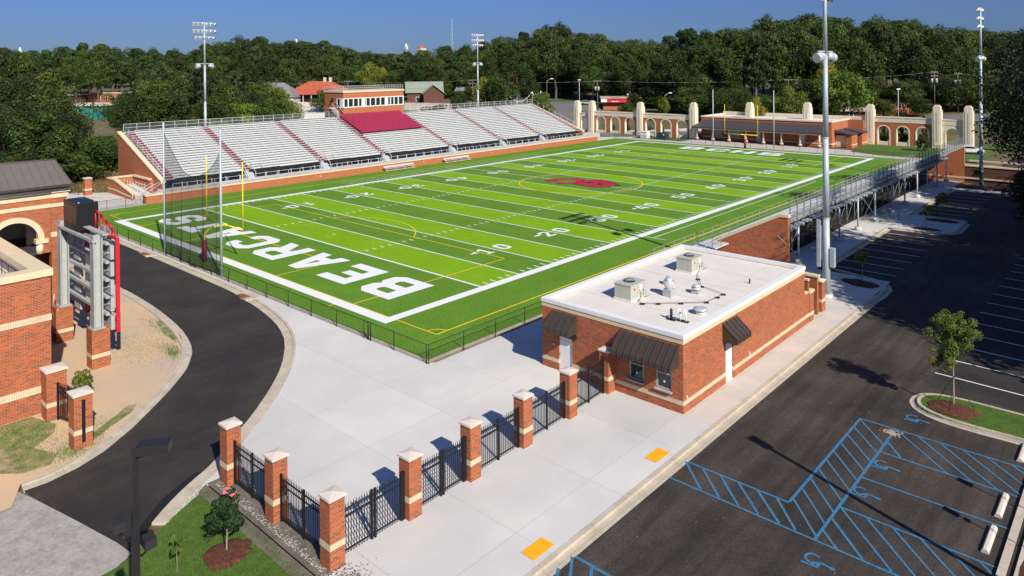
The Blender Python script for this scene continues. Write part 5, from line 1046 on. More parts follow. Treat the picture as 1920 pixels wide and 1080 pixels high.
def arcade(x0, x1, y, n, lb, stone=False, h=5.6):
    t = thing('arcade_wall', lb, 'arcade', ((x0+x1)/2, y, 0), 'arched wall runs of the far colonnade'); w = (x1-x0)/n; r = w*.36; zs = 2.95; mb = MB(); base = MB(); rg = MB()
    for k in range(n):
        a, b = x0+w*k, x0+w*(k+1); c = (a+b)/2; archwall(mb, y-.3, y+.3, a, b, -.1, h-1.15, c, r, zs, 'y', 0, 10); archring(rg, y-.36, y+.36, c, r-.22, r, zs, 'y', 0, 10)
        rg.box(c-r, c-r+.22, y-.36, y+.36, -.1, zs); rg.box(c+r-.22, c+r, y-.36, y+.36, -.1, zs); base.box(c-r+.22, c+r-.22, y-.28, y+.28, -.1, .75)
    mb.build('wall', 'cast' if stone else 'brick_far', t); rg.build('arch_trim', 'cast', t); base.build('sill', 'cast', t)
    mb = MB(); mb.box(x0, x1, y-.36, y+.36, h-1.15, h); mb.box(x0, x1, y-.42, y+.42, h-.2, h+.05); mb.build('frieze', 'cast', t)
arcade(-75.2, -72.0, Ycl, 1, 'single arched stone gateway at the left end of the colonnade', True, 5.0); arcade(-70.4, -57.2, Ycl, 3, 'brick wall run of three arches at the left, next to the single archway'); arcade(-55.6, -42.7, Ycl, 3, 'brick wall run of three arches left of the field house')
arcade(-6.2, 4.9, Ycr, 3, 'brick wall run of three arches right of the field house', h=6.0); arcade(6.5, 10.4, Ycr, 1, 'single arched stone gateway at the right end of the colonnade', True, 5.9)
t = thing('field_house', 'long brick field house with dark porch roof on pale columns beyond the far goal', 'building', (-26, 128, 0))
hx0, hx1, hy0, hy1, hz = -40.8, -11.2, 124.2, 135.5, 5.15
opH = [(-38.2, -35.6, .8, 2.9), (-34.4, -31.2, .8, 2.9), (-27.6, -26.5, 0, 2.3), (-17.9, -16.7, 0, 2.4)]
mb = MB(); wall_y(mb, hy0, hx0, hx1, -.1, hz, opH, .3); mb.box(hx1-.3, hx1, hy0+.3, hy1, -.1, hz); mb.box(hx0, hx0+.3, hy0+.3, hy1, -.1, hz); mb.box(hx0+.3, hx1-.3, hy1-.3, hy1, -.1, hz); mb.box(-11.2, -8, 134.5, 135.2, -.1, 5.2); mb.build('wall', 'brick_far', t)
mb = MB(); mb.box(hx0-.12, hx1+.12, hy0-.12, hy0+.4, hz, hz+.3); mb.box(hx1-.4, hx1+.12, hy0+.4, hy1, hz, hz+.3); mb.box(hx0-.12, hx0+.4, hy0+.4, hy1, hz, hz+.3); mb.box(hx0, -7.5, hy1, hy1+.5, hz-.1, hz+.75); mb.box(hx1, hx1+.05, hy0, hy1, .5, .75); mb.box(hx0, hx1, hy0-.04, hy0, .55, .75); mb.build('coping', 'cast', t)
mb = MB(); mb.box(hx0+.3, hx1-.3, hy0+.3, hy1-.3, hz-.1, hz); mb.build('roof', 'membrane', t)
mb = MB(); p0, p1, py_, pz0, pz1 = -41.3, -12.0, 120.4, 3.15, 4.55
mb.face([(p0, py_, pz0), (p1, py_, pz0), (p1, hy0, pz1), (p0+1.4, hy0, pz1)]); mb.face([(p0, py_, pz0-.05), (p1, py_, pz0-.05), (p1, hy0, pz0-.05), (p0, hy0, pz0-.05)][::-1]); mb.face([(p1, py_, pz0-.05), (p1, hy0, pz0-.05), (p1, hy0, pz1), (p1, py_, pz0)]); mb.face([(p0, hy0, pz0), (p0, py_, pz0), (p0+1.4, hy0, pz1)]); mb.box(p0, p1, py_-.1, py_-.0, pz0-.3, pz0+.02)
for k in range(60):
    x = p0+1.4+k*.475; mb.hexa([(x, py_, pz0), (x+.04, py_, pz0), (x+.04, hy0, pz1), (x, hy0, pz1)], [(x, py_-.02, pz0+.06), (x+.04, py_-.02, pz0+.06), (x+.04, hy0, pz1+.06), (x, hy0, pz1+.06)])
mb.build('porch_roof', 'slate', t)
mb = MB(); mb.box(p0+.4, p1-.4, 120.9, 121.3, pz0-.5, pz0-.1); mb.build('beam', 'cast', t)
for k in range(8):
    x = -40.3+k*3.95; mb = MB(); mb.cyl((x, 121.1, .6), (x, 121.1, pz0-.5), .2, .17, 12); mb.cyl((x, 121.1, .42), (x, 121.1, .62), .38, n=12); c = mb.build('column', 'cast', t); mb = MB(); mb.cyl((x, 121.1, 0), (x, 121.1, .42), .42, n=12); mb.build('column_base', 'brick_far', c)
for o_ in opH:
    dr = o_[2] == 0; mb = MB(); mb.box(o_[0]+.05, o_[1]-.05, hy0+.12, hy0+.18, o_[2], o_[3]-.05); d = mb.build('door' if dr else 'window', 'white' if dr else 'steel', t)
for x, y in ((-10.4, 126.0), (-10.0, 131.5)):
    mb = MB(); mb.box(hx1, x+2.6, y+2.2, y+3.6, -.1, 2.6); mb.box(x+2.35, x+2.6, y, y+2.2, -.1, 2.6); mb.box(x+1.4, x+2.35, y, y+.3, -.1, 2.6); mb.build('entry_wall', 'brick_far', t)
    mb = MB(); mb.hexa([(hx1, y-.3, 2.9), (x+2.8, y-.3, 2.6), (x+2.8, y+3.8, 2.6), (hx1, y+3.8, 2.9)], [(hx1, y-.3, 3.5), (x+2.8, y-.3, 2.75), (x+2.8, y+3.8, 2.75), (hx1, y+3.8, 3.5)]); mb.build('entry_roof', 'slate', t); mb = MB(); mb.box(x+2.33, x+2.64, y-.03, y+3.62, .45, .62); mb.box(hx1+.1, x+1.4, y+.4, y+.5, 0, 2.4); mb.build('entry_trim', 'cream', t)
t = thing('utility_cabinet', 'white utility cabinet in front of the arches', 'cabinet', (-52.2, 117.5, 0)); mb = MB(); mb.box(-53.1, -51.3, 117, 118.4, 0, 1.5); mb.box(-53.2, -51.2, 116.9, 118.5, 1.5, 1.6); mb.build('body', 'white', t); mb = MB(); mb.box(-52.22, -52.18, 116.98, 117, .1, 1.45); mb.build('door_seam', 'steel', t)
t = thing('transformer_box', 'dark green transformer box in front of the arches', 'transformer', (-47.4, 117.5, 0)); mb = MB(); mb.hexa([(-48.7, 116.9, 0), (-46.1, 116.9, 0), (-46.1, 118.6, 0), (-48.7, 118.6, 0)], [(-48.6, 117.1, 1.5), (-46.2, 117.1, 1.5), (-46.2, 118.5, 1.6), (-48.6, 118.5, 1.6)]); mb.build('body', mat('dark_green_enamel', (.02, .05, .035), .5), t); mb = MB(); mb.box(-46.9, -46.6, 116.98, 117.02, 1.0, 1.25); mb.build('label_plate', 'white', t)
# ================================================================== PARKING LOT LAMP (near left) AND LAMPS OUT OF FRAME THAT CAST SHADOWS
t = thing('area_light', 'dark square lamp post with a box head and two floodlights at the bottom left', 'lamp post', (23.4, -25.2, 0))
lx, ly = 23.4, -25.2
mb = MB(); mb.box(lx-.07, lx+.07, ly-.07, ly+.07, -.05, 9.1); mb.build('pole', 'lampblack', t)
mb = MB(); mb.cbox(lx+.2, ly+.34, 9.0, .36, .68, .2, rot=-.62); mb.cyl((lx, ly, 8.95), (lx+.14, ly+.18, 8.98), .05); h_ = mb.build('lamp_head', 'lampblack', t)
for dx, dy, z in ((-.42, -.22, 7.3), (.16, .22, 6.98)):
    mb = MB(); mb.tube([(lx, ly, z-.22), (lx+dx*.5, ly+dy*.5, z-.25), (lx+dx*.9, ly+dy*.9, z-.12), (lx+dx, ly+dy, z)], .025, 6); a_ = mb.build('bracket_arm', 'black', t)
    mb = MB(); mb.hexa([(lx+dx-.17, ly+dy-.13, z), (lx+dx+.17, ly+dy-.13, z-.05), (lx+dx+.17, ly+dy+.13, z-.05), (lx+dx-.17, ly+dy+.13, z)], [(lx+dx-.1, ly+dy-.12, z+.2), (lx+dx+.12, ly+dy-.12, z+.12), (lx+dx+.12, ly+dy+.12, z+.12), (lx+dx-.1, ly+dy+.12, z+.2)]); mb.build('floodlight', 'lampblack', a_)
t = thing('area_light', 'lamp post outside the right edge whose long shadow crosses the blue markings', 'lamp post', (38.6, -3.15, 0)); mb = MB(); mb.box(38.52, 38.68, -3.23, -3.07, -.1, 9.1); mb.build('pole', 'bronze', t); mb = MB(); mb.cbox(38.2, -3.0, 8.95, .95, .5, .22, rot=-.33); mb.build('lamp_head', 'bronze', t)
for x, y, two, lb in ((36.75, 2.73, False, 'parking sign post just past the right edge, casting the upper small post shadow'), (36.75, .08, True, 'parking sign post just past the right edge, casting the lower small post shadow')):
    t = thing('sign_post', lb, 'sign', (x, y, 0)); mb = MB(); mb.cyl((x, y, -.1), (x, y, 2.2), .03, n=6); mb.build('post', 'galv', t); mb = MB(); mb.box(x-.02, x+.0, y-.16, y+.16, 1.75, 2.2)
    if two: mb.box(x-.02, x, y-.13, y+.13, 1.45, 1.62)
    mb.build('plate', 'steel', t)
# ================================================================== TREES
def crown_mesh(name, seed, m, kind='broad', ncl=46, nl=120, ls=.075, hollow=.55):
    r_ = random.Random(seed); V = []; F = []
    cl = []
    ph = r_.uniform(0, 6.28)
    if kind == 'broad':
        for k in range(ncl):
            while True:
                d = Vector((r_.gauss(0, 1), r_.gauss(0, 1), r_.gauss(.15, 1))).normalized(); q = r_.uniform(hollow, 1.0); aa = math.atan2(d.y, d.x); q *= 1+.2*math.sin(2*aa+ph)+.13*math.sin(3*aa+ph*2+d.z*3)
                if d.z > -.75: break
            cl.append((Vector((d.x*q*.8, d.y*q*.8, d.z*q*.8)), r_.uniform(.15, .37), .75))
    elif kind == 'pine':
        for k in range(ncl):
            z = r_.uniform(-.95, .95); w = .72*(1-max(0, z)**2)**.5*(.55+.45*min(1, (z+1.2))); a = r_.uniform(0, 6.28); q = w*r_.uniform(.35, 1)
            cl.append((Vector((q*math.cos(a), q*math.sin(a), z*.9)), r_.uniform(.17, .3), .5))
    elif kind == 'cone':
        for k in range(ncl):
            z = r_.uniform(-1, .95); w = .8*(1-(z+1)/2)**.8+.08; a = r_.uniform(0, 6.28); q = w*r_.uniform(.3, 1)*.8
            cl.append((Vector((q*math.cos(a), q*math.sin(a), z)), .22*(1.1-(z+1)*.35), .9))
    else:   # loose, open young crown
        for k in range(ncl):
            d = Vector((r_.gauss(0, 1), r_.gauss(0, 1), r_.gauss(0, 1))).normalized()*r_.uniform(.25, .95); cl.append((d*.85, r_.uniform(.12, .24), .8))
    for c, rad, fl in cl:
        n_ = int(nl*(rad/.28)**2)
        for k in range(n_):
            d = Vector((r_.gauss(0, 1), r_.gauss(0, 1), r_.gauss(.25, 1))).normalized()*rad*r_.uniform(.72, 1.12); d.z *= fl
            p = c+d; nrm = (d.normalized()*1.1+Vector((r_.gauss(0, .5), r_.gauss(0, .5), r_.gauss(.1, .5)))).normalized()
            u = nrm.cross(Vector((r_.gauss(0, 1), r_.gauss(0, 1), r_.gauss(0, 1)))).normalized(); w = nrm.cross(u); s = ls*r_.uniform(.6, 1.3); i = len(V)
            V += [tuple(p-u*s*.6), tuple(p+w*s*.38), tuple(p+u*s*.6), tuple(p-w*s*.38)]; F.append((i, i+1, i+2, i+3))
    me = bpy.data.meshes.new(name); me.from_pydata(V, [], F); me.materials.append(Mt[m]); me.update(); return me, cl
def make_tree(name, label, seed, leaf, kind, h, r, rz, zc, bark='bark', ncl=46, nl=120, ls=.075, limbs=9, group=None, hollow=.55, tr=None, loc=(0, 0, 0)):
    # crown ellipsoid: radius r, half height rz, centre height zc
    t = thing(name, label, 'tree' if 'bush' not in name and 'shrub' not in name else 'bush', loc, group); mb = MB(); tr = tr or h*.017+.05; r_ = random.Random(seed+1)
    me, cl = crown_mesh('crown', seed, leaf, kind, ncl, nl, ls, hollow)
    P = [Vector((0, 0, -.3))]; n = 5
    for k in range(1, n+1): P.append(Vector((r_.uniform(-.25, .25)*r*.12*k, r_.uniform(-.25, .25)*r*.12*k, (zc+rz*.55)*k/n)))
    for k in range(n): mb.cyl(P[k], P[k+1], tr*(1-k*.16), tr*(1-(k+1)*.16), 8, caps=False)
    for k in range(limbs):
        c = cl[r_.randrange(len(cl))][0]; e = Vector((c.x*r, c.y*r, zc+c.z*rz)); zb = max(zc-rz*.8, .25*zc)+r_.uniform(0, .5)*rz; b = Vector((0, 0, min(zb, e.z*.9))); m_ = (b+e)/2+Vector((0, 0, -.1*r)); mb.cyl(b, m_, tr*.42, tr*.28, 6, caps=False); mb.cyl(m_, e, tr*.28, tr*.1, 5, caps=False)
    bpy.context.view_layer.update()
    tm = mb.mesh('trunk', bark); o = bpy.data.objects.new('trunk', tm); COL.objects.link(o); o.parent = t
    me.transform(Matrix.Translation((0, 0, zc)) @ Matrix.Diagonal((r, r, rz, 1))); c = bpy.data.objects.new('crown', me); COL.objects.link(c); c.parent = t
    return t
AX = Vector((-math.sin(_yaw), math.cos(_yaw))); RT = Vector((AX.y, -AX.x))
def site(b, d):     # survey coordinates: bearing figure across the view axis, distance along it
    q = Vector((40.29, -31.26))+AX*d+RT*(d*(b-960)/1348); return q.x, q.y
def interp(x, xs, ys):
    if x <= xs[0]: return ys[0]
    for a, b, c, d in zip(xs[:-1], xs[1:], ys[:-1], ys[1:]):
        if x <= b: return c+(d-c)*(x-a)/(b-a)
    return ys[-1]
def hz(b, d):
    d0 = 195 if b < 1200 else 195-45*min(1, (b-1200)/600); return interp(d-d0, [0, 45, 90, 150, 300], [0, 5, 6.5, 9.5, 17])
mb = MB(); BS = list(range(-900, 3100, 100)); DS = [145, 160, 175, 190, 205, 225, 245, 270, 310, 350, 420, 500, 700]
for i in range(len(BS)-1):
    for j in range(len(DS)-1):
        q = []
        for b, d in ((BS[i], DS[j]), (BS[i+1], DS[j]), (BS[i+1], DS[j+1]), (BS[i], DS[j+1])): x, y = site(b, d); q.append((x, y, hz(b, d)-.2-(.3 if d == 145 else 0)))
        mb.face(q)
struct('rising_ground', mb, 'scrub')
def patch(name, mname, bs, d, dz=.12, n=8):
    mb = MB()
    for i in range(n):
        b0, b1 = bs[0]+(bs[1]-bs[0])*i/n, bs[0]+(bs[1]-bs[0])*(i+1)/n
        for j in range(6):
            d0, d1 = d[0]+(d[1]-d[0])*j/6, d[0]+(d[1]-d[0])*(j+1)/6; mb.face([(*site(b, dd), hz(b, dd)+dz) for b, dd in ((b0, d0), (b1, d0), (b1, d1), (b0, d1))])
    struct(name, mb, mname)
patch('far_parking_lot', 'asphalt_old', (985, 1125), (192, 246)); patch('street', 'asphalt_old', (1125, 1900), (176, 186), .13, 20); patch('roadside_grass', 'grass', (1010, 1125), (247, 262), .14); patch('street_verge', 'concrete_walk', (1125, 1480), (187, 192), .14, 10)
patch('pale_forecourt', 'plaster', (560, 640), (195, 236), .14)
FR = {}
P_ = [('pine_tree', 'leaf_b', 'pine', 26, 5.2, 8.5, 17.5, 60, 130, .085), ('pine_tree', 'leaf_b', 'pine', 26, 5.8, 7.5, 18.5, 54, 140, .085), ('broadleaf_tree', 'leaf_a', 'broad', 22, 7.0, 8.5, 13, 60, 130, .07), ('broadleaf_tree', 'leaf_a', 'broad', 22, 6.2, 9.5, 12.5, 64, 130, .07), ('broadleaf_tree', 'leaf_a', 'broad', 20, 7.6, 7.6, 12, 66, 120, .068), ('broadleaf_tree', 'leaf_c', 'broad', 12, 5.2, 5.4, 6.6, 50, 120, .075), ('broadleaf_tree', 'leaf_y', 'broad', 12, 4.8, 5.6, 6.6, 50, 120, .075), ('broadleaf_tree', 'leaf_d', 'broad', 18, 7.5, 8.2, 10, 80, 150, .055), ('evergreen_tree', 'leaf_d', 'cone', 5, 1.25, 2.4, 2.7, 40, 90, .13), ('bush', 'leaf_a', 'broad', 4, 3.2, 2.4, 1.9, 46, 110, .085), ('broadleaf_tree', 'leaf_a', 'broad', 13, 6.2, 6.6, 6.0, 70, 110, .07)]
protos = []; used = set()
for i, a in enumerate(P_): protos.append(make_tree(a[0], 'x', 100+i*7, a[1], a[2], a[3], a[4], a[5], a[6], ncl=int(a[7]*1.15), nl=int(a[8]*1.5), ls=a[9]*.82))
tr_ = random.Random(77)
def plant(i, x, y, z, sc, label, group=None, sz=None):
    s3 = (sc, sc, sc*(sz or 1)); rot = tr_.uniform(0, 6.28)
    if i not in used: used.add(i); o = protos[i]; o.location = (x, y, z); o.rotation_euler = (0, 0, rot); o.scale = s3; o['label'] = label
    else: o = copytree(protos[i], (x, y, z), rot, s3, label)
    if group: o['group'] = group
    elif 'group' in o: del o['group']
    return o
TOP = {0: 26, 1: 26, 2: 21.5, 3: 22, 4: 19.6, 5: 12, 6: 12.2, 7: 18.2, 8: 5.1, 9: 4.3, 10: 12.4}
SKY = [(-200, 88), (0, 86), (60, 94), (100, 92), (150, 76), (200, 84), (260, 86), (320, 90), (365, 97), (395, 74), (440, 70), (560, 74), (600, 78), (640, 86), (740, 98), (800, 92), (870, 84), (930, 70), (1000, 60), (1060, 48), (1100, 66), (1180, 80), (1250, 74), (1290, 58), (1400, 54), (1440, 36), (1560, 34), (1600, 50), (1660, 40), (1750, 52), (1830, 66), (2100, 66)]
FG_ = 'trees of the wood beyond the stadium'
FL_ = {0: 'dark green pine in the dense wood beyond the stadium', 1: 'dark green pine in the dense wood beyond the stadium', 2: 'dark broad crowned tree in the dense wood beyond the stadium', 3: 'dark broad crowned tree in the dense wood beyond the stadium', 4: 'dark broad crowned tree in the dense wood beyond the stadium'}
cnt = 0
for row, (dl, dr, lift) in enumerate(((322, 262, 0), (296, 240, 3), (276, 222, 12), (262, 206, 30))):
    b = -60
    while b < 1990:
        f_ = min(1, max(0, (b-1050)/350)); d = dl+(dr-dl)*f_+tr_.uniform(-7, 7); sp = 7.8*1348/d*tr_.uniform(.75, 1.2)
        v = interp(b, [s[0] for s in SKY], [s[1] for s in SKY])+lift*tr_.uniform(.6, 1.3)+tr_.uniform(-3, 9); zb = hz(b, d); top = 17.5+(131.8-v)/1348*d
        i = tr_.choice([0, 1, 2, 3, 4, 0, 1] if b < 760 else [2, 3, 4, 2, 3, 0]); H = max(9, top-zb); sc = H/TOP[i]
        if row == 3 and b < 640 and tr_.random() < .35: b += sp; continue
        s_xy = min(1.25, max(.85, sc)); x, y = site(b, d); o = plant(i, x, y, zb-.3, s_xy, FL_[i], FG_, sc/s_xy); cnt += 1; b += sp
for row, (dl, dr) in enumerate(((268, 198), (256, 190))):
    b = -50
    while b < 2000:
        f_ = min(1, max(0, (b-1050)/350)); d = dl+(dr-dl)*f_+tr_.uniform(-4, 4); H = tr_.uniform(8, 13)-2.5*row; sp = 8.6*1348/d*tr_.uniform(.8, 1.15)
        if not (495 < b < 595 and row == 0) and not (430 < b < 860 and row == 1) and not (1000 < b < 1130 and row == 1) and not (100 < b < 240): x, y = site(b, d); plant(10, x, y, hz(b, d)-.4, H/TOP[10]*1.1, 'low leafy tree filling the foot of the wood beyond the stadium', 'undergrowth trees at the foot of the wood', .9)
        b += sp
# nearer trees: (bearing, distance, kind, height, width factor, label, group)
MID = 'trees between the grandstand and the wood'
near = [(935, 205, 4, 15.5, .95, 'rounded dark green tree left of the black tensile canopy', None), (985, 212, 2, 16, 1.0, 'broad green tree above the black tensile canopy', None), (1010, 200, 5, 10.5, 1.0, 'light green tree right of the black tensile canopy', None), (905, 214, 6, 12, .7, 'yellow green narrow tree beside the right grandstand mast', None), (860, 210, 4, 9.5, .8, 'low bushy tree behind the grandstand beside the brick house', None), (820, 208, 9, 5.5, 1.2, 'low bush right of the green roofed brick house', None),
 (722, 200, 9, 7.5, 1.0, 'dark round tree in front of the green roofed brick house', None), (690, 255, 5, 15, .8, 'bright green tree above the left part of the press box', None), (718, 262, 6, 11.5, .75, 'yellow tree above the right part of the press box', None), (608, 226, 9, 7.2, .8, 'small round tree at the left of the press box', None),
 (1475, 178, 5, 12.5, .9, 'light green tree behind the right floodlight end of the field house', None), (1418, 172, 6, 9.5, .8, 'olive tree above the field house behind the goal post', None), (1398, 180, 4, 12, .6, 'green tree behind the left part of the field house', None), (1580, 178, 5, 15.5, 1.0, 'yellowish green tree just right of the tall near mast', None), (1548, 195, 6, 15, .8, 'olive green tree behind the tall near mast', None), (1110, 246, 4, 13, .9, 'dark tree above the left stone pylons', None), (1050, 262, 4, 14, 1, 'dark tree at the edge of the wood by the far lot', None), (1175, 216, 9, 4.2, .9, 'small bush beside the shop with the red awning', None), (1245, 205, 5, 7.5, .6, 'small green tree by the curved street lamp', None), (1730, 142, 9, 3.4, .62, 'leafy shrub in front of the right arches', None)]
for b, d, i, H, wf, lb, g in near:
    x, y = site(b, d); sc = H/TOP[i]; plant(i, x, y, hz(b, d)-.2, sc*wf, lb, g, 1/wf)
r2 = random.Random(31)
GA, GB = 'leafy trees directly behind the left half of the grandstand', 'dark trees beyond the drive at the far left'
for b, d, i, H, wf in [(250, 150, 2, 13.5, 1), (285, 165, 3, 16, 1), (315, 152, 4, 14, 1.1), (345, 168, 2, 17, 1), (378, 160, 0, 19, 1), (405, 152, 4, 13, 1), (425, 165, 2, 15, 1.1), (452, 158, 5, 11, 1.2), (478, 168, 4, 13, 1), (505, 160, 4, 12, 1.1), (532, 172, 5, 11, 1.0), (558, 178, 9, 6, 1.2), (230, 170, 4, 13, 1), (270, 180, 0, 17, 1), (300, 185, 1, 19, 1), (330, 190, 3, 18, 1), (365, 195, 0, 20, 1), (400, 195, 3, 17, 1), (440, 200, 0, 17, 1), (490, 205, 4, 14, 1), (515, 200, 5, 13, 1), (350, 140, 9, 6, 1.3), (400, 142, 5, 8, 1.2), (455, 146, 9, 6, 1.3), (300, 138, 9, 6, 1.3), (250, 136, 9, 6, 1.4)]:
    x, y = site(b, d); sc = H/TOP[i]; plant(i, x, y, hz(b, d)-.3, sc*wf, 'leafy tree in the belt directly behind the left half of the grandstand', GA, 1/wf)
for b, d, i, H, wf in [(5, 122, 3, 17, 1.1), (45, 130, 7, 17, 1.15), (80, 126, 4, 16, 1.15), (108, 118, 7, 12, .95), (20, 112, 7, 14, 1.1), (65, 112, 4, 12, 1.2), (105, 122, 2, 13.5, .9), (-30, 118, 7, 18, 1.1), (0, 145, 3, 22, 1), (50, 152, 2, 21, 1), (95, 158, 2, 16, 1.0), (-40, 150, 2, 22, 1.1), (30, 100, 9, 6, 1.4), (80, 104, 9, 7, 1.4)]:
    x, y = site(b, d); sc = H/TOP[i]; plant(i, x, y, -.3, sc*wf, 'dark dense tree in the clump at the far left beyond the brown roof', GB, 1/wf)
GC = 'scrubby trees on the bank left of the grandstand'
for k in range(22):
    b = 118+r2.random()*118; d = r2.uniform(112, 128); i = r2.choice([9, 9, 5, 4, 9]); H = r2.uniform(4, 6.8); sc = H/TOP[i]; x, y = site(b, d); plant(i, x, y, -.3, sc*1.25, 'scrubby tree on the bank between the dark trees and the grandstand', GC, .87)
# roadside bank of dry brush
mb = MB(); 
for k in range(5200):
    b = r2.uniform(108, 236); d = r2.uniform(102.5, 110); x, y = site(b, d); z0 = (d-102)*.16; h_ = r2.uniform(.3, 1.1); a = r2.uniform(0, 3.14); w_ = .09; mb.face([(x-w_*math.cos(a), y-w_*math.sin(a), z0-.1), (x+w_*math.cos(a), y+w_*math.sin(a), z0-.1), (x+r2.uniform(-.4, .4), y+r2.uniform(-.4, .4), z0+h_)], r2.choice([0, 0, 1]))
q = [(*site(b, d), (d-102)*.16-.05) for b, d in ((100, 102), (240, 102), (240, 112), (100, 112))]; mb.face(q, 2); struct('brush_bank', mb, [mat('dry_brush', (.22, .13, .07), .9, var=.4, scale=1), 'leaf_c', 'scrub'], 'stuff')
# evergreens behind the arches
for k, (x, y, H) in enumerate(((-68.2, 127, 5.6), (-63.7, 127.3, 5.3), (-59.0, 127, 5.5), (-53.6, 127.2, 5.4), (-49.2, 127, 5.2), (-44.6, 127.3, 5.4), (-5.0, 139.6, 6.6), (-1.4, 139.4, 6.8), (2.4, 139.8, 6.5))): plant(8, x, y, 0, H/5.1, 'dark conical evergreen seen through one of the arches of the colonnade', 'evergreens standing behind the arches')
# big dark tree at the right edge and its unseen neighbours that shade the lot
for x, y, H, wf, lb in ((31.5, 78, 21, 1.0, 'dark tree behind the big one at the right edge'),):
    plant(7, x, y, -.2, H/18.2*wf, lb, None, 1/wf)
for x, y, H in ((43.8, 21.0, 15), (47, 28, 24), (43.5, 34, 20), (50, 20.5, 20), (52, 35, 25), (46.5, 24, 23), (49, 31, 27), (44.5, 29, 25), (47, 62, 17), (44, 49.5, 19), (43, 58, 20), (41, 70, 19), (53, 70, 19), (46, 82, 17), (43, 95, 17), (58, 27, 22), (44, 39, 15)): plant(7, x, y, -.2, H/18.2, 'tree outside the right edge that shades the parking lot', 'trees shading the parking lot from outside the frame')
for i, p in enumerate(protos):
    if i not in used: raise RuntimeError('proto')
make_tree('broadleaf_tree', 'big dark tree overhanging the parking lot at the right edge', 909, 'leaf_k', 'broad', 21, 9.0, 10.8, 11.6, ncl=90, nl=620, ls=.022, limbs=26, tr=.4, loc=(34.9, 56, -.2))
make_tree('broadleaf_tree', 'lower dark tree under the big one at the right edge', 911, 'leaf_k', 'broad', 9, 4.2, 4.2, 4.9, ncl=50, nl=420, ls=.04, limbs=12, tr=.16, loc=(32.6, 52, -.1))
# young planted trees
def stakes(t, x, y, h=1.6, r=.95):
    for k in range(3): a = 2.1*k+.5; mb = MB(); mb.cyl((x, y, h), (x+r*math.cos(a), y+r*math.sin(a), 0), .014, n=4); mb.build('guy_strap', 'black', t)
t = make_tree('young_tree', 'young staked tree on the planted island in the parking lot at right', 501, 'leaf_s', 'loose', 5.1, 1.4, 1.45, 3.75, 'bark_l', 70, 330, .05, 16, tr=.05, loc=(32.3, 10.6, .05)); stakes(t, 32.3, 10.6)
me, _ = crown_mesh('lower_branches', 502, 'leaf_s', 'loose', 26, 330, .08); me.transform(Matrix.Translation((-.45, -.2, 2.3)) @ Matrix.Diagonal((.8, .8, .75, 1))); o = bpy.data.objects.new('lower_branches', me); COL.objects.link(o); o.parent = t
for x, y, H, lb in ((22.3, 29.9, 2.9, 'young slender tree in the pine straw bed beside the tall near mast'), (21.6, 54.3, 2.8, 'young tree in the straw bed of the bump-out under the bleachers'), (21.8, 59.6, 3.6, 'young darker tree in the second straw bed of the bump-out'), (20.7, 86.4, 3.2, 'young tree at the far end of the parking bays')):
    t = make_tree('young_tree', lb, int(x*10+y), 'leaf_s', 'loose', H, H*.24, H*.3, H*.66, 'bark_l', 30, 220, .09, 7, tr=.035, loc=(x, y, .05)); stakes(t, x, y, 1.2, .7)
t = make_tree('magnolia_tree', 'small glossy magnolia with pink blooms on the lawn at the bottom left', 611, 'leaf_m', 'broad', 2.4, .68, .86, 1.3, 'bark_l', 50, 80, .12, 7, tr=.035, hollow=.4, loc=(15.15, -19.15, .05))
mb = MB()
for dx, dy, z in ((.1, -.1, 2.22), (.22, .12, 2.1), (.02, .05, 2.28)):
    for k in range(7): a = k*.9; mb.face([(15.15+dx, -19.15+dy, z), (15.15+dx+.1*math.cos(a), -19.15+dy+.1*math.sin(a), z+.05), (15.15+dx+.1*math.cos(a+.8), -19.15+dy+.1*math.sin(a+.8), z+.05)])
mb.build('bloom', mat('pink_petal', (.7, .12, .17), .6), t)
make_tree('young_tree', 'thin sapling on the lawn between the lamp post and the magnolia', 613, 'leaf_s', 'loose', 1.7, .26, .5, .95, 'bark_l', 16, 60, .2, 4, tr=.015, loc=(14.75, -20.75, 0))
make_tree('shrub', 'leafy shrub between the brick piers and the scoreboard at left', 615, 'leaf_s', 'broad', 1.9, .62, .85, 1.0, 'bark_l', 26, 80, .14, 6, tr=.03, loc=(-1.9, -18.75, 0))
# lawn blades near the camera
def blades(name, polys, n, h, m, seed):
    r_ = random.Random(seed); mb = MB()
    def inside(p, x, y):
        c = False
        for i in range(len(p)):
            a, b = p[i-1], p[i]
            if (a[1] > y) != (b[1] > y) and x < (b[0]-a[0])*(y-a[1])/(b[1]-a[1])+a[0]: c = not c
        return c
    for poly in polys:
        X = [p[0] for p in poly]; Y = [p[1] for p in poly]; k = 0
        while k < n:
            x, y = r_.uniform(min(X), max(X)), r_.uniform(min(Y), max(Y)); k += 1
            if not inside(poly, x, y): continue
            a = r_.uniform(0, 3.14); w_ = .007; hh = h*r_.uniform(.5, 1.2); mb.face([(x-w_*math.cos(a), y-w_*math.sin(a), 0), (x+w_*math.cos(a), y+w_*math.sin(a), 0), (x+r_.uniform(-.03, .03), y+r_.uniform(-.03, .03), hh)])
    struct(name, mb, m, 'stuff')
blades('grass', [[(12.3, -20.7), (10.3, -17.85), (18.35, -17.8), (18.35, -22.5), (14, -22.5)]], 26000, .07, 'blade', 4)
blades('grass', [[(30.9, 9.3), (30.8, 11.6), (31.6, 12), (37, 12), (37, 9.1), (31.8, 9.0)]], 14000, .07, 'blade', 5)
blades('grass', [[(-2.2, -22.4), (-2.2, -20.9), (-.4, -20.3), (1.4, -21.7), (3.6, -21.6), (3.4, -22.9)], [(1.1, -17.3), (3.2, -20.2), (2.6, -20.0), (1.0, -18.1)]], 5000, .06, 'blade', 6)
r_ = random.Random(9); mb = MB()
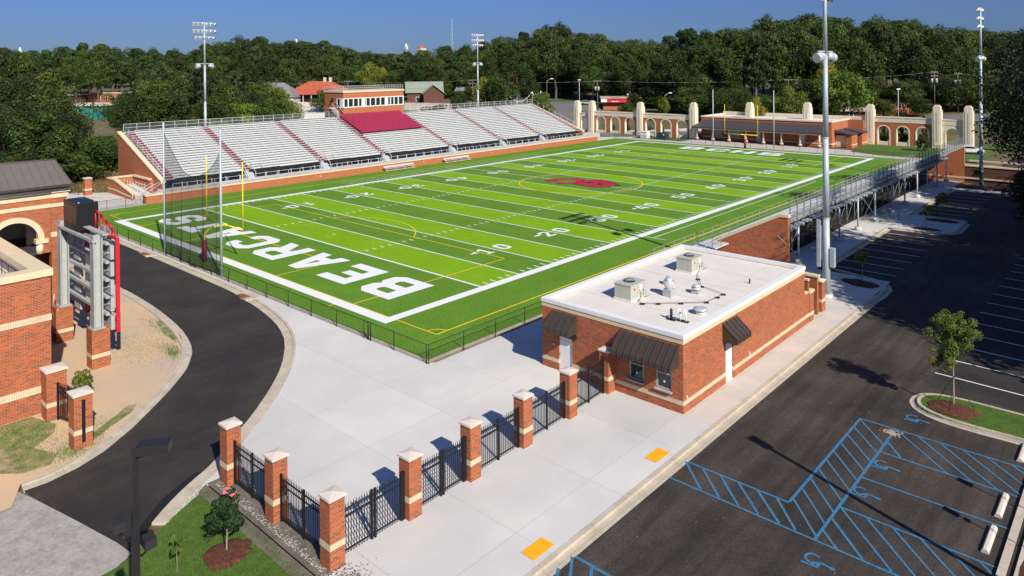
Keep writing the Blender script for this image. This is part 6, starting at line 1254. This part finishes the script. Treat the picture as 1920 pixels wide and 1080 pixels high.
for k in range(9000):
    cx_, cy_, sx_, sy_ = r_.choice([(.2, -21.4, 1.6, .6), (2.2, -18.9, .9, .9), (3.0, -20.6, .5, .5), (-9.0, -11.4, 2.4, .35), (-5.4, -12.6, 1.2, .35), (-1.0, -22.3, 1.0, .7), (-8, -14, 2.5, .8)]); x, y = r_.gauss(cx_, sx_), r_.gauss(cy_, sy_)
    if x < -2.2 and y < -19.9: continue
    if x < 0 and y > interp(x, [-20, -10.6, -7.7, -4.7, -2.2, 0], [-10.5, -11.0, -11.5, -12.4, -13.9, -15.8]): continue
    if (x-3.2)*.6+(y+20.6) > 1.2 and x > 1.5: continue
    a = r_.uniform(0, 3.14); w_ = .012; mb.face([(x-w_*math.cos(a), y-w_*math.sin(a), -.01), (x+w_*math.cos(a), y+w_*math.sin(a), -.01), (x+r_.uniform(-.05, .05), y+r_.uniform(-.05, .05), r_.uniform(.03, .08))])
struct('grass_tufts', mb, 'blade', 'stuff')
# ================================================================== TOWN BEYOND
def house(name, lb, cat, b, d, w, dp, h, rh, rot, wall, roof, hip=False, over=.5, wins=0, doors=0, chim=0, porch=False, ridge='x'):
    x, y = site(b, d); z = hz(b, d)-.1; t = thing(name, lb, cat, (x, y, z)); t.rotation_euler = (0, 0, rot)
    def part(mb, nm, m, par=None):
        me = mb.mesh(nm, m); o = bpy.data.objects.new(nm, me); COL.objects.link(o); o.parent = par or t; return o
    mb = MB(); mb.box(-w/2, w/2, -dp/2, dp/2, -1, h)
    if not hip and rh > 0: mb.extr([(-dp/2, h), (dp/2, h), (0, h+rh)], 'x', -w/2, w/2)
    part(mb, 'wall', wall)
    a, c = w/2+over, dp/2+over; mb = MB()
    if rh <= 0: mb.box(-a, a, -c, c, h, h+.35)
    elif hip:
        r_ = a-c*.8; e = h-.1; tp = h+rh; mb.face([(-a, -c, e), (a, -c, e), (r_, 0, tp), (-r_, 0, tp)]); mb.face([(a, c, e), (-a, c, e), (-r_, 0, tp), (r_, 0, tp)]); mb.face([(a, -c, e), (a, c, e), (r_, 0, tp)]); mb.face([(-a, c, e), (-a, -c, e), (-r_, 0, tp)]); mb.face([(-a, -c, e-.05), (-a, c, e-.05), (a, c, e-.05), (a, -c, e-.05)])
    else:
        e = h-over*rh/(dp/2)
        for s_ in (-1, 1): mb.hexa([(-a, s_*c, e), (a, s_*c, e), (a, 0, h+rh), (-a, 0, h+rh)], [(-a, s_*c, e+.2), (a, s_*c, e+.2), (a, 0, h+rh+.2), (-a, 0, h+rh+.2)])
    rf = part(mb, 'roof', roof)
    for k in range(wins):
        xx = -w/2+w*(k+.7)/(wins+.4); mb = MB(); mb.box(xx-.55, xx+.55, -dp/2-.06, -dp/2-.005, 1.0, 2.4); f = part(mb, 'window', 'white'); mb = MB(); mb.box(xx-.42, xx+.42, -dp/2-.08, -dp/2-.06, 1.12, 2.28); part(mb, 'pane', 'glass', f)
    for k in range(chim): mb = MB(); mb.box(k*2-.4+w*.1, k*2+.4+w*.1, -.4, .4, h+rh*.6, h+rh+1.3); part(mb, 'chimney', 'plaster', rf)
    if porch:
        mb = MB(); [mb.box(-w/2+k*w/6-.12, -w/2+k*w/6+.12, -dp/2-1.9, -dp/2-1.7, 0, h-.4) for k in range(7)]; mb.box(-w/2, w/2, -dp/2-2, -dp/2-1.8, -.5, 1.0); part(mb, 'porch_wall', 'plaster')
        mb = MB(); mb.box(-w/2, w/2, -dp/2-.05, -dp/2, 1.0, h-.3); part(mb, 'porch_shade', 'black')  # black sheet paints the shade under the porch roof
    return t
FA = _yaw    # houses roughly face the field
house('house', 'grey hip roofed house among trees behind the left part of the grandstand', 'house', 512, 240, 17, 12, 3.2, 4.6, FA, 'plaster', 'grey_roof', True, wins=3)
house('house', 'house with a bright orange tiled roof left of the press box', 'house', 600, 247, 17, 12, 3.6, 4.2, FA-.12, 'plaster', 'orange_roof', True, over=1.6, chim=2, porch=True)
house('house', 'brick house with a pale green gabled roof right of the press box', 'house', 795, 246, 11.5, 9, 4.2, 3.0, FA+.15, 'brown_wall', 'green_roof', wins=2, over=.7)
x, y = site(792, 240)
t = house('house_wing', 'gabled brick wing in front of the green roofed house', 'house', 812, 238, 6, 6.5, 4.3, 2.5, FA+.15+math.pi/2, 'brown_wall', 'green_roof', wins=1, over=.6)
house('pavilion', 'low pavilion with a pale grey gabled roof just behind the grandstand', 'pavilion', 585, 176, 12, 11, 3.6, 2.6, FA+.5, 'brown_wall', 'plaster', over=1.4, wins=2)
t = thing('boundary_wall', 'pale masonry wall with thin posts right of the press box', 'wall', (*site(812, 226), hz(812, 226))); mb = MB()
for k in range(10):
    a, b_ = site(757+k*13, 232-k*1.2), site(757+(k+1)*13, 232-(k+1)*1.2); z = 4.0; d_ = Vector((b_[0]-a[0], b_[1]-a[1])).normalized(); n_ = (-d_.y*.2, d_.x*.2); mb.hexa([(a[0], a[1], 1), (b_[0], b_[1], 1), (b_[0]+n_[0], b_[1]+n_[1], 1), (a[0]+n_[0], a[1]+n_[1], 1)], [(a[0], a[1], z+2.1), (b_[0], b_[1], z+2.1-.0*k), (b_[0]+n_[0], b_[1]+n_[1], z+2.1), (a[0]+n_[0], a[1]+n_[1], z+2.1)])
mb.build('wall', 'plaster', t)
house('shop', 'low shop with a teal front and a pale flat roof beyond the trees at left', 'shop', 168, 226, 19, 12, 3.2, 0, FA-.2, 'teal', 'plaster', over=.6)
house('shop', 'brick shop with arched front and a pale parapet far beyond the trees at left', 'shop', 212, 262, 14, 9, 3.4, 0, FA-.3, 'brick_far', 'plaster', over=.1, wins=4)
house('shop', 'brick building glimpsed beside the arched shop at far left', 'shop', 128, 258, 9, 8, 3.0, 0, FA-.3, 'brown_wall', 'plaster', wins=3)
house('shop', 'long low shop building glimpsed through trees above the grandstand end', 'shop', 330, 240, 26, 9, 3.2, 0, FA-.1, 'plaster', 'tan_roof', wins=6)
t = house('shop', 'small brick shop with a red awning and flat roof beyond the left arches', 'shop', 1162, 232, 11, 9, 3.0, .0, FA-.1, 'brick_far', 'tan_roof', over=.9)
def addpart(t, mb, nm, m): o = bpy.data.objects.new(nm, mb.mesh(nm, m)); COL.objects.link(o); o.parent = t; return o
mb = MB(); mb.hexa([(-5.6, -6.0, 1.8), (3.0, -6.0, 1.8), (3.0, -4.55, 1.8), (-5.6, -4.55, 1.8)], [(-5.6, -5.9, 2.5), (3.0, -5.9, 2.5), (3.0, -4.55, 3.0), (-5.6, -4.55, 3.0)]); addpart(t, mb, 'awning', 'red'); mb = MB(); mb.box(-6.2, -4.4, -6.1, -5.9, 1.9, 2.9); mb.box(-2.9, -.7, -6.03, -6.0, 2.0, 2.2); addpart(t, mb, 'sign_panel', 'white'); mb = MB(); mb.box(4.6, 5.55, -4.52, -4.5, 0, 3.0); addpart(t, mb, 'green_wall_patch', 'leaf_c')
mb = MB(); mb.cyl((2.5, 0, 3.3), (2.5, 0, 4.3), .35); addpart(t, mb, 'roof_vent', 'steel')
house('brick_building', 'long low brick building with a tan roof between stone pylons beyond the arches', 'building', 1308, 226, 17, 9, 2.6, 1.0, FA-.15, 'brick_far', 'tan_roof', over=.8, wins=2)
house('brick_building', 'very long low building with a tan roof rising behind the field house', 'building', 1500, 196, 32, 10, 2.6, .9, FA-.25, 'brown_wall', 'tan_roof', over=.9, wins=5)
house('brick_building', 'low dark building with a glass front right of the field house', 'building', 1672, 198, 9.5, 8, 3.0, 0, FA-.3, 'brick_far', 'black', over=.3, wins=4)
house('shed', 'long grey metal roofed shed at the edge of the wood by the far lot', 'shed', 1045, 272, 11, 7, 3.0, 1.4, FA-.3, 'grey_roof', 'grey_roof', over=.6)
house('shed', 'low pale roofed shed beside the right grandstand mast', 'shed', 884, 262, 10, 7, 3.2, 1.2, FA-.1, 'plaster', 'grey_roof', over=.6)
# tensile canopy
cx, cy = site(965, 205); cz = hz(965, 205); t = thing('tensile_canopy', 'dark scalloped canopy with white edge and red tipped cone beyond the far grandstand end', 'canopy', (cx, cy, cz))
def pt(b, z, dd=0): q = site(b, 205+dd); return (q[0], q[1], z)
mb = MB(); me_ = MB()
for b0, b1, zt, sag in ((926, 950, 9.0, 1.4), (950, 998, 9.8, 2.6), (998, 1014, 10.0, 2.2)):
    n = 10; A = []; B2 = []
    for k in range(n+1):
        q = k/n; z = zt-sag*4*q*(1-q)+(.4*q); A.append(pt(b0+(b1-b0)*q, z, 0)); B2.append(pt(b0+(b1-b0)*q+2, zt-.1-sag*.25*4*q*(1-q), 7))
    for k in range(n): mb.face([A[k], A[k+1], B2[k+1], B2[k]]); 
    me_.tube(A, .1, 5)
ap = pt(969, 15.0, 4); base = [pt(969+7*math.cos(a), 8.4, 4+1.5*math.sin(a)) for a in [k*math.pi/5 for k in range(10)]]; mid = [tuple(Vector(ap)*.55+Vector(p)*.45+Vector(((ap[0]-p[0])*.25, (ap[1]-p[1])*.25, 0))) for p in base]
for k in range(10): mb.face([base[k-1], base[k], mid[k], mid[k-1]])
c_ = mb.build('canopy', 'canvas_d', t); me_.build('edge_trim', 'white', t); mb = MB(); [mb.face([mid[k-1], mid[k], ap]) for k in range(10)]; mb.build('cone_tip', 'red', c_)
mb = MB(); [mb.cyl(pt(b, cz), pt(b, z), .1, n=6) for b, z in ((926, 9), (950, 9.5), (998, 10), (1014, 10.2), (969, 8.5))]; mb.build('mast', 'galv', t)
# utility poles, wires, lamps
def upole(b, d, h, lb, tr=False, arms=1):
    x, y = site(b, d); z = hz(b, d); t = thing('utility_pole', lb, 'utility pole', (x, y, z), 'utility poles along the street beyond the stadium'); mb = MB(); mb.cyl((x, y, z-.3), (x, y, z+h), .19, .13, 8); mb.build('pole', 'wood', t)
    for k in range(arms): mb = MB(); mb.cbox(x, y, z+h-.5-k*1.0, 2.6, .14, .16, rot=_yaw+.3); a_ = mb.build('crossarm', 'wood', t); mb = MB(); [mb.cyl((x+q*math.cos(_yaw+.3), y+q*math.sin(_yaw+.3), z+h-.34-k), (x+q*math.cos(_yaw+.3), y+q*math.sin(_yaw+.3), z+h-.1-k), .06, n=5) for q in (-1.1, -.5, .5, 1.1)]; mb.build('insulators', 'plaster', a_)
    if tr: mb = MB(); [mb.cyl((x+q, y-.2, z+h-3.2), (x+q, y-.2, z+h-2.0), .32, n=8) for q in (-.55, .5)]; mb.build('transformer', 'steel', t)
    return (x, y, z+h-.2)
tops = [upole(130, 222, 9.5, 'utility pole farthest left, above the teal shop'), upole(213, 275, 10, 'utility pole in front of the arched brick shop', arms=2), upole(500, 226, 9.8, 'utility pole above the grey hip roofed house'), upole(652, 226, 10, 'utility pole behind the roof railing of the press box'), upole(886, 222, 10.6, 'utility pole left of the right grandstand mast', arms=2), upole(1048, 224, 10.5, 'utility pole above the stone gateway, at the far lot') if False else upole(1120, 216, 10.8, 'utility pole with a transformer behind the left stone pylons', True), upole(1397, 214, 10.2, 'utility pole above the middle of the field house') if False else upole(1478, 200, 10.5, 'utility pole with dark shaft left of the tall near mast'), upole(1752, 192, 11, 'utility pole with transformers behind the right stone pylons', True, 2), upole(1796, 190, 10.4, 'utility pole with transformers nearest the far right mast', True), upole(1960, 186, 10.5, 'utility pole outside the right edge')]
upole(910, 212, 9, 'utility pole with transformer right of the grandstand mast', True); upole(953, 222, 9.6, 'utility pole with transformer above the tensile canopy', True)
for i in range(len(tops)-1):
    for dz_ in (0, -1.6, -3.0):
        a, b_ = Vector(tops[i]), Vector(tops[i+1]); n = 14; pts = []
        for k in range(n+1): q = k/n; p = a.lerp(b_, q); pts.append((p.x, p.y, p.z+dz_-(.9+.25*abs(dz_))*4*q*(1-q)*.8))
        mb = MB(); mb.tube(pts, .028, 3); o = mb.build('overhead_wire', 'black' if dz_ else 'steel', loc=tuple(a)); tag(o, 'overhead wire strung between the utility poles along the street', 'wire', 'overhead wires along the street')
def slamp(b, d, h, lb, arm=True):
    x, y = site(b, d); z = hz(b, d); t = thing('street_lamp', lb, 'street lamp', (x, y, z)); mb = MB(); mb.cyl((x, y, z-.2), (x, y, z+h), .13, .1, 6); mb.build('pole', 'wood' if arm else 'steel', t); ex = (x+1.6*RT.x, y+1.6*RT.y, z+h+.5) if arm else (x, y, z+h+.25); mb = MB(); mb.tube([(x, y, z+h-.6), (x+.7*RT.x, y+.7*RT.y, z+h+.3), ex] if arm else [(x, y, z+h-.3), ex], .06, 5); mb.build('arm', 'steel', t); mb = MB(); mb.cbox(ex[0], ex[1], ex[2]-.1, .9, .4, .25, rot=_yaw); mb.build('lamp_head', 'white', t)
slamp(1246, 205, 7.5, 'street lamp with a curved arm beyond the second run of arches'); slamp(910, 205, 9.5, 'plain lamp post right of the right grandstand mast', False); slamp(1025, 226, 9.5, 'tall wooden lamp post at the left of the far lot'); slamp(1086, 236, 8, 'wooden lamp post between the two left pylons', False); slamp(1684, 182, 8, 'lamp post behind the right run of arches', False)
t = thing('radio_mast', 'thin lattice radio mast on the skyline above the wood', 'radio mast', (*site(848, 560), 20)); mb = MB(); X, Y = site(848, 560); Z0, Z1 = 10, 17.5+(131.8-42)/1348*560
for k in range(3):
    a = k*2.09; mb.cyl((X+1.9*math.cos(a), Y+1.9*math.sin(a), Z0), (X+.25*math.cos(a), Y+.25*math.sin(a), Z1), .07, n=4)
for k in range(12): q = k/12; r_ = 1.9*(1-q)+.25*q; z = Z0+(Z1-Z0)*q; [mb.cyl((X+r_*math.cos(a*2.09), Y+r_*math.sin(a*2.09), z), (X+r_*math.cos((a+1)*2.09), Y+r_*math.sin((a+1)*2.09), z+3.4), .045, n=4) for a in range(3)]
mb.build('lattice', 'galv', t)
for b, d, v, lb, dome in ((556, 420, 77, 'white cupola poking above the trees at left', False), (762, 430, 87, 'white cupola poking above the trees right of the press box', False), (790, 400, 90, 'pale tower with a red cap above the wood', True), (38, 430, 88, 'pale roof tip above the trees at the far left', False)):
    x, y = site(b, d); zt_ = 17.5+(131.8-v)/1348*d; t = thing('tower_top', lb, 'tower', (x, y, zt_-12)); mb = MB(); w_ = 1.9 if dome else .8; mb.box(x-w_, x+w_, y-w_, y+w_, 5, zt_-2); mb.build('shaft', 'plaster', t); mb = MB(); mb.lathe(x, y, [(w_*1.1, zt_-2), (w_*.8, zt_-1), (.15, zt_)], 8); mb.build('cap', 'orange_roof' if dome else 'white', t)
t = thing('banner_pole', 'flagpole with a blue and white banner behind the brown roof at left', 'flag', (*site(40, 131), 0)); X, Y = site(40, 131); mb = MB(); mb.cyl((X, Y, -.2), (X, Y, 4.0), .07, n=6); mb.build('pole', 'white', t); mb = MB()
for k in range(4): x0 = X+.08+k*.11*RT.x; mb.hexa([(X+k*.22*RT.x, Y+k*.22*RT.y, 1.2+k*.1), (X+(k+1)*.22*RT.x, Y+(k+1)*.22*RT.y, 1.3+k*.1), (X+(k+1)*.22*RT.x+.02, Y+(k+1)*.22*RT.y+.03, 1.3+k*.1), (X+k*.22*RT.x+.02, Y+k*.22*RT.y+.03, 1.2+k*.1)], [(X+k*.22*RT.x, Y+k*.22*RT.y, 3.9-k*.5), (X+(k+1)*.22*RT.x, Y+(k+1)*.22*RT.y, 3.4-k*.5), (X+(k+1)*.22*RT.x+.02, Y+(k+1)*.22*RT.y+.03, 3.4-k*.5), (X+k*.22*RT.x+.02, Y+k*.22*RT.y+.03, 3.9-k*.5)])
mb.build('banner', mat('blue_banner', (.04, .1, .4), .7), t)
# cars
def car(x, y, z, rot, col, lb, proto=[]):
    t = thing('parked_car', lb, 'car', (x, y, z), 'cars beyond the stadium'); t.rotation_euler = (0, 0, rot)
    def pp(mb, nm, m, par=None): o = bpy.data.objects.new(nm, mb.mesh(nm, m)); COL.objects.link(o); o.parent = par or t; return o
    mb = MB(); mb.extr([(-2.2, .35), (2.2, .35), (2.25, .7), (1.9, .9), (1.0, .98), (.45, 1.42), (-1.2, 1.45), (-1.9, 1.0), (-2.25, .9)], 'y', -.88, .88); pp(mb, 'body', col)
    mb = MB(); mb.extr([(.92, .98), (.42, 1.36), (-1.15, 1.38), (-1.75, 1.0)], 'y', -.9, .9); pp(mb, 'windows', 'glass')
    for a in (-1.35, 1.35):
        for s_ in (-.8, .8): mb = MB(); mb.cyl((a, s_-.12, .33), (a, s_+.12, .33), .33, n=12); pp(mb, 'wheel', 'black')
    for s_ in (-.6, .6): mb = MB(); mb.box(2.2, 2.26, s_-.15, s_+.15, .6, .72); pp(mb, 'headlight', 'white')
cw, cdk, cr = mat('white_car_paint', (.7, .7, .7), .3, spec=.6), mat('dark_car_paint', (.03, .035, .045), .3, spec=.6), mat('silver_car_paint', (.4, .42, .44), .3, metal=.4)
for b, d, col, rr, lb in ((1818, 137, cw, .3, 'white car parked behind the low wall at the far right'), (262, 232, cw, .1, 'white car glimpsed among the trees above the grandstand end'), (300, 226, cdk, 0, 'dark car glimpsed among the trees above the grandstand end'), (1208, 192, cdk, .75, 'dark car on the street beyond the second pylon'), (1695, 172, cw, .7, 'white car seen through the right arches'), (1100, 236, cr, .75, 'silver car by the far lot behind the pylons')):
    x, y = site(b, d); car(x, y, hz(b, d)+.15, rr, col, lb)
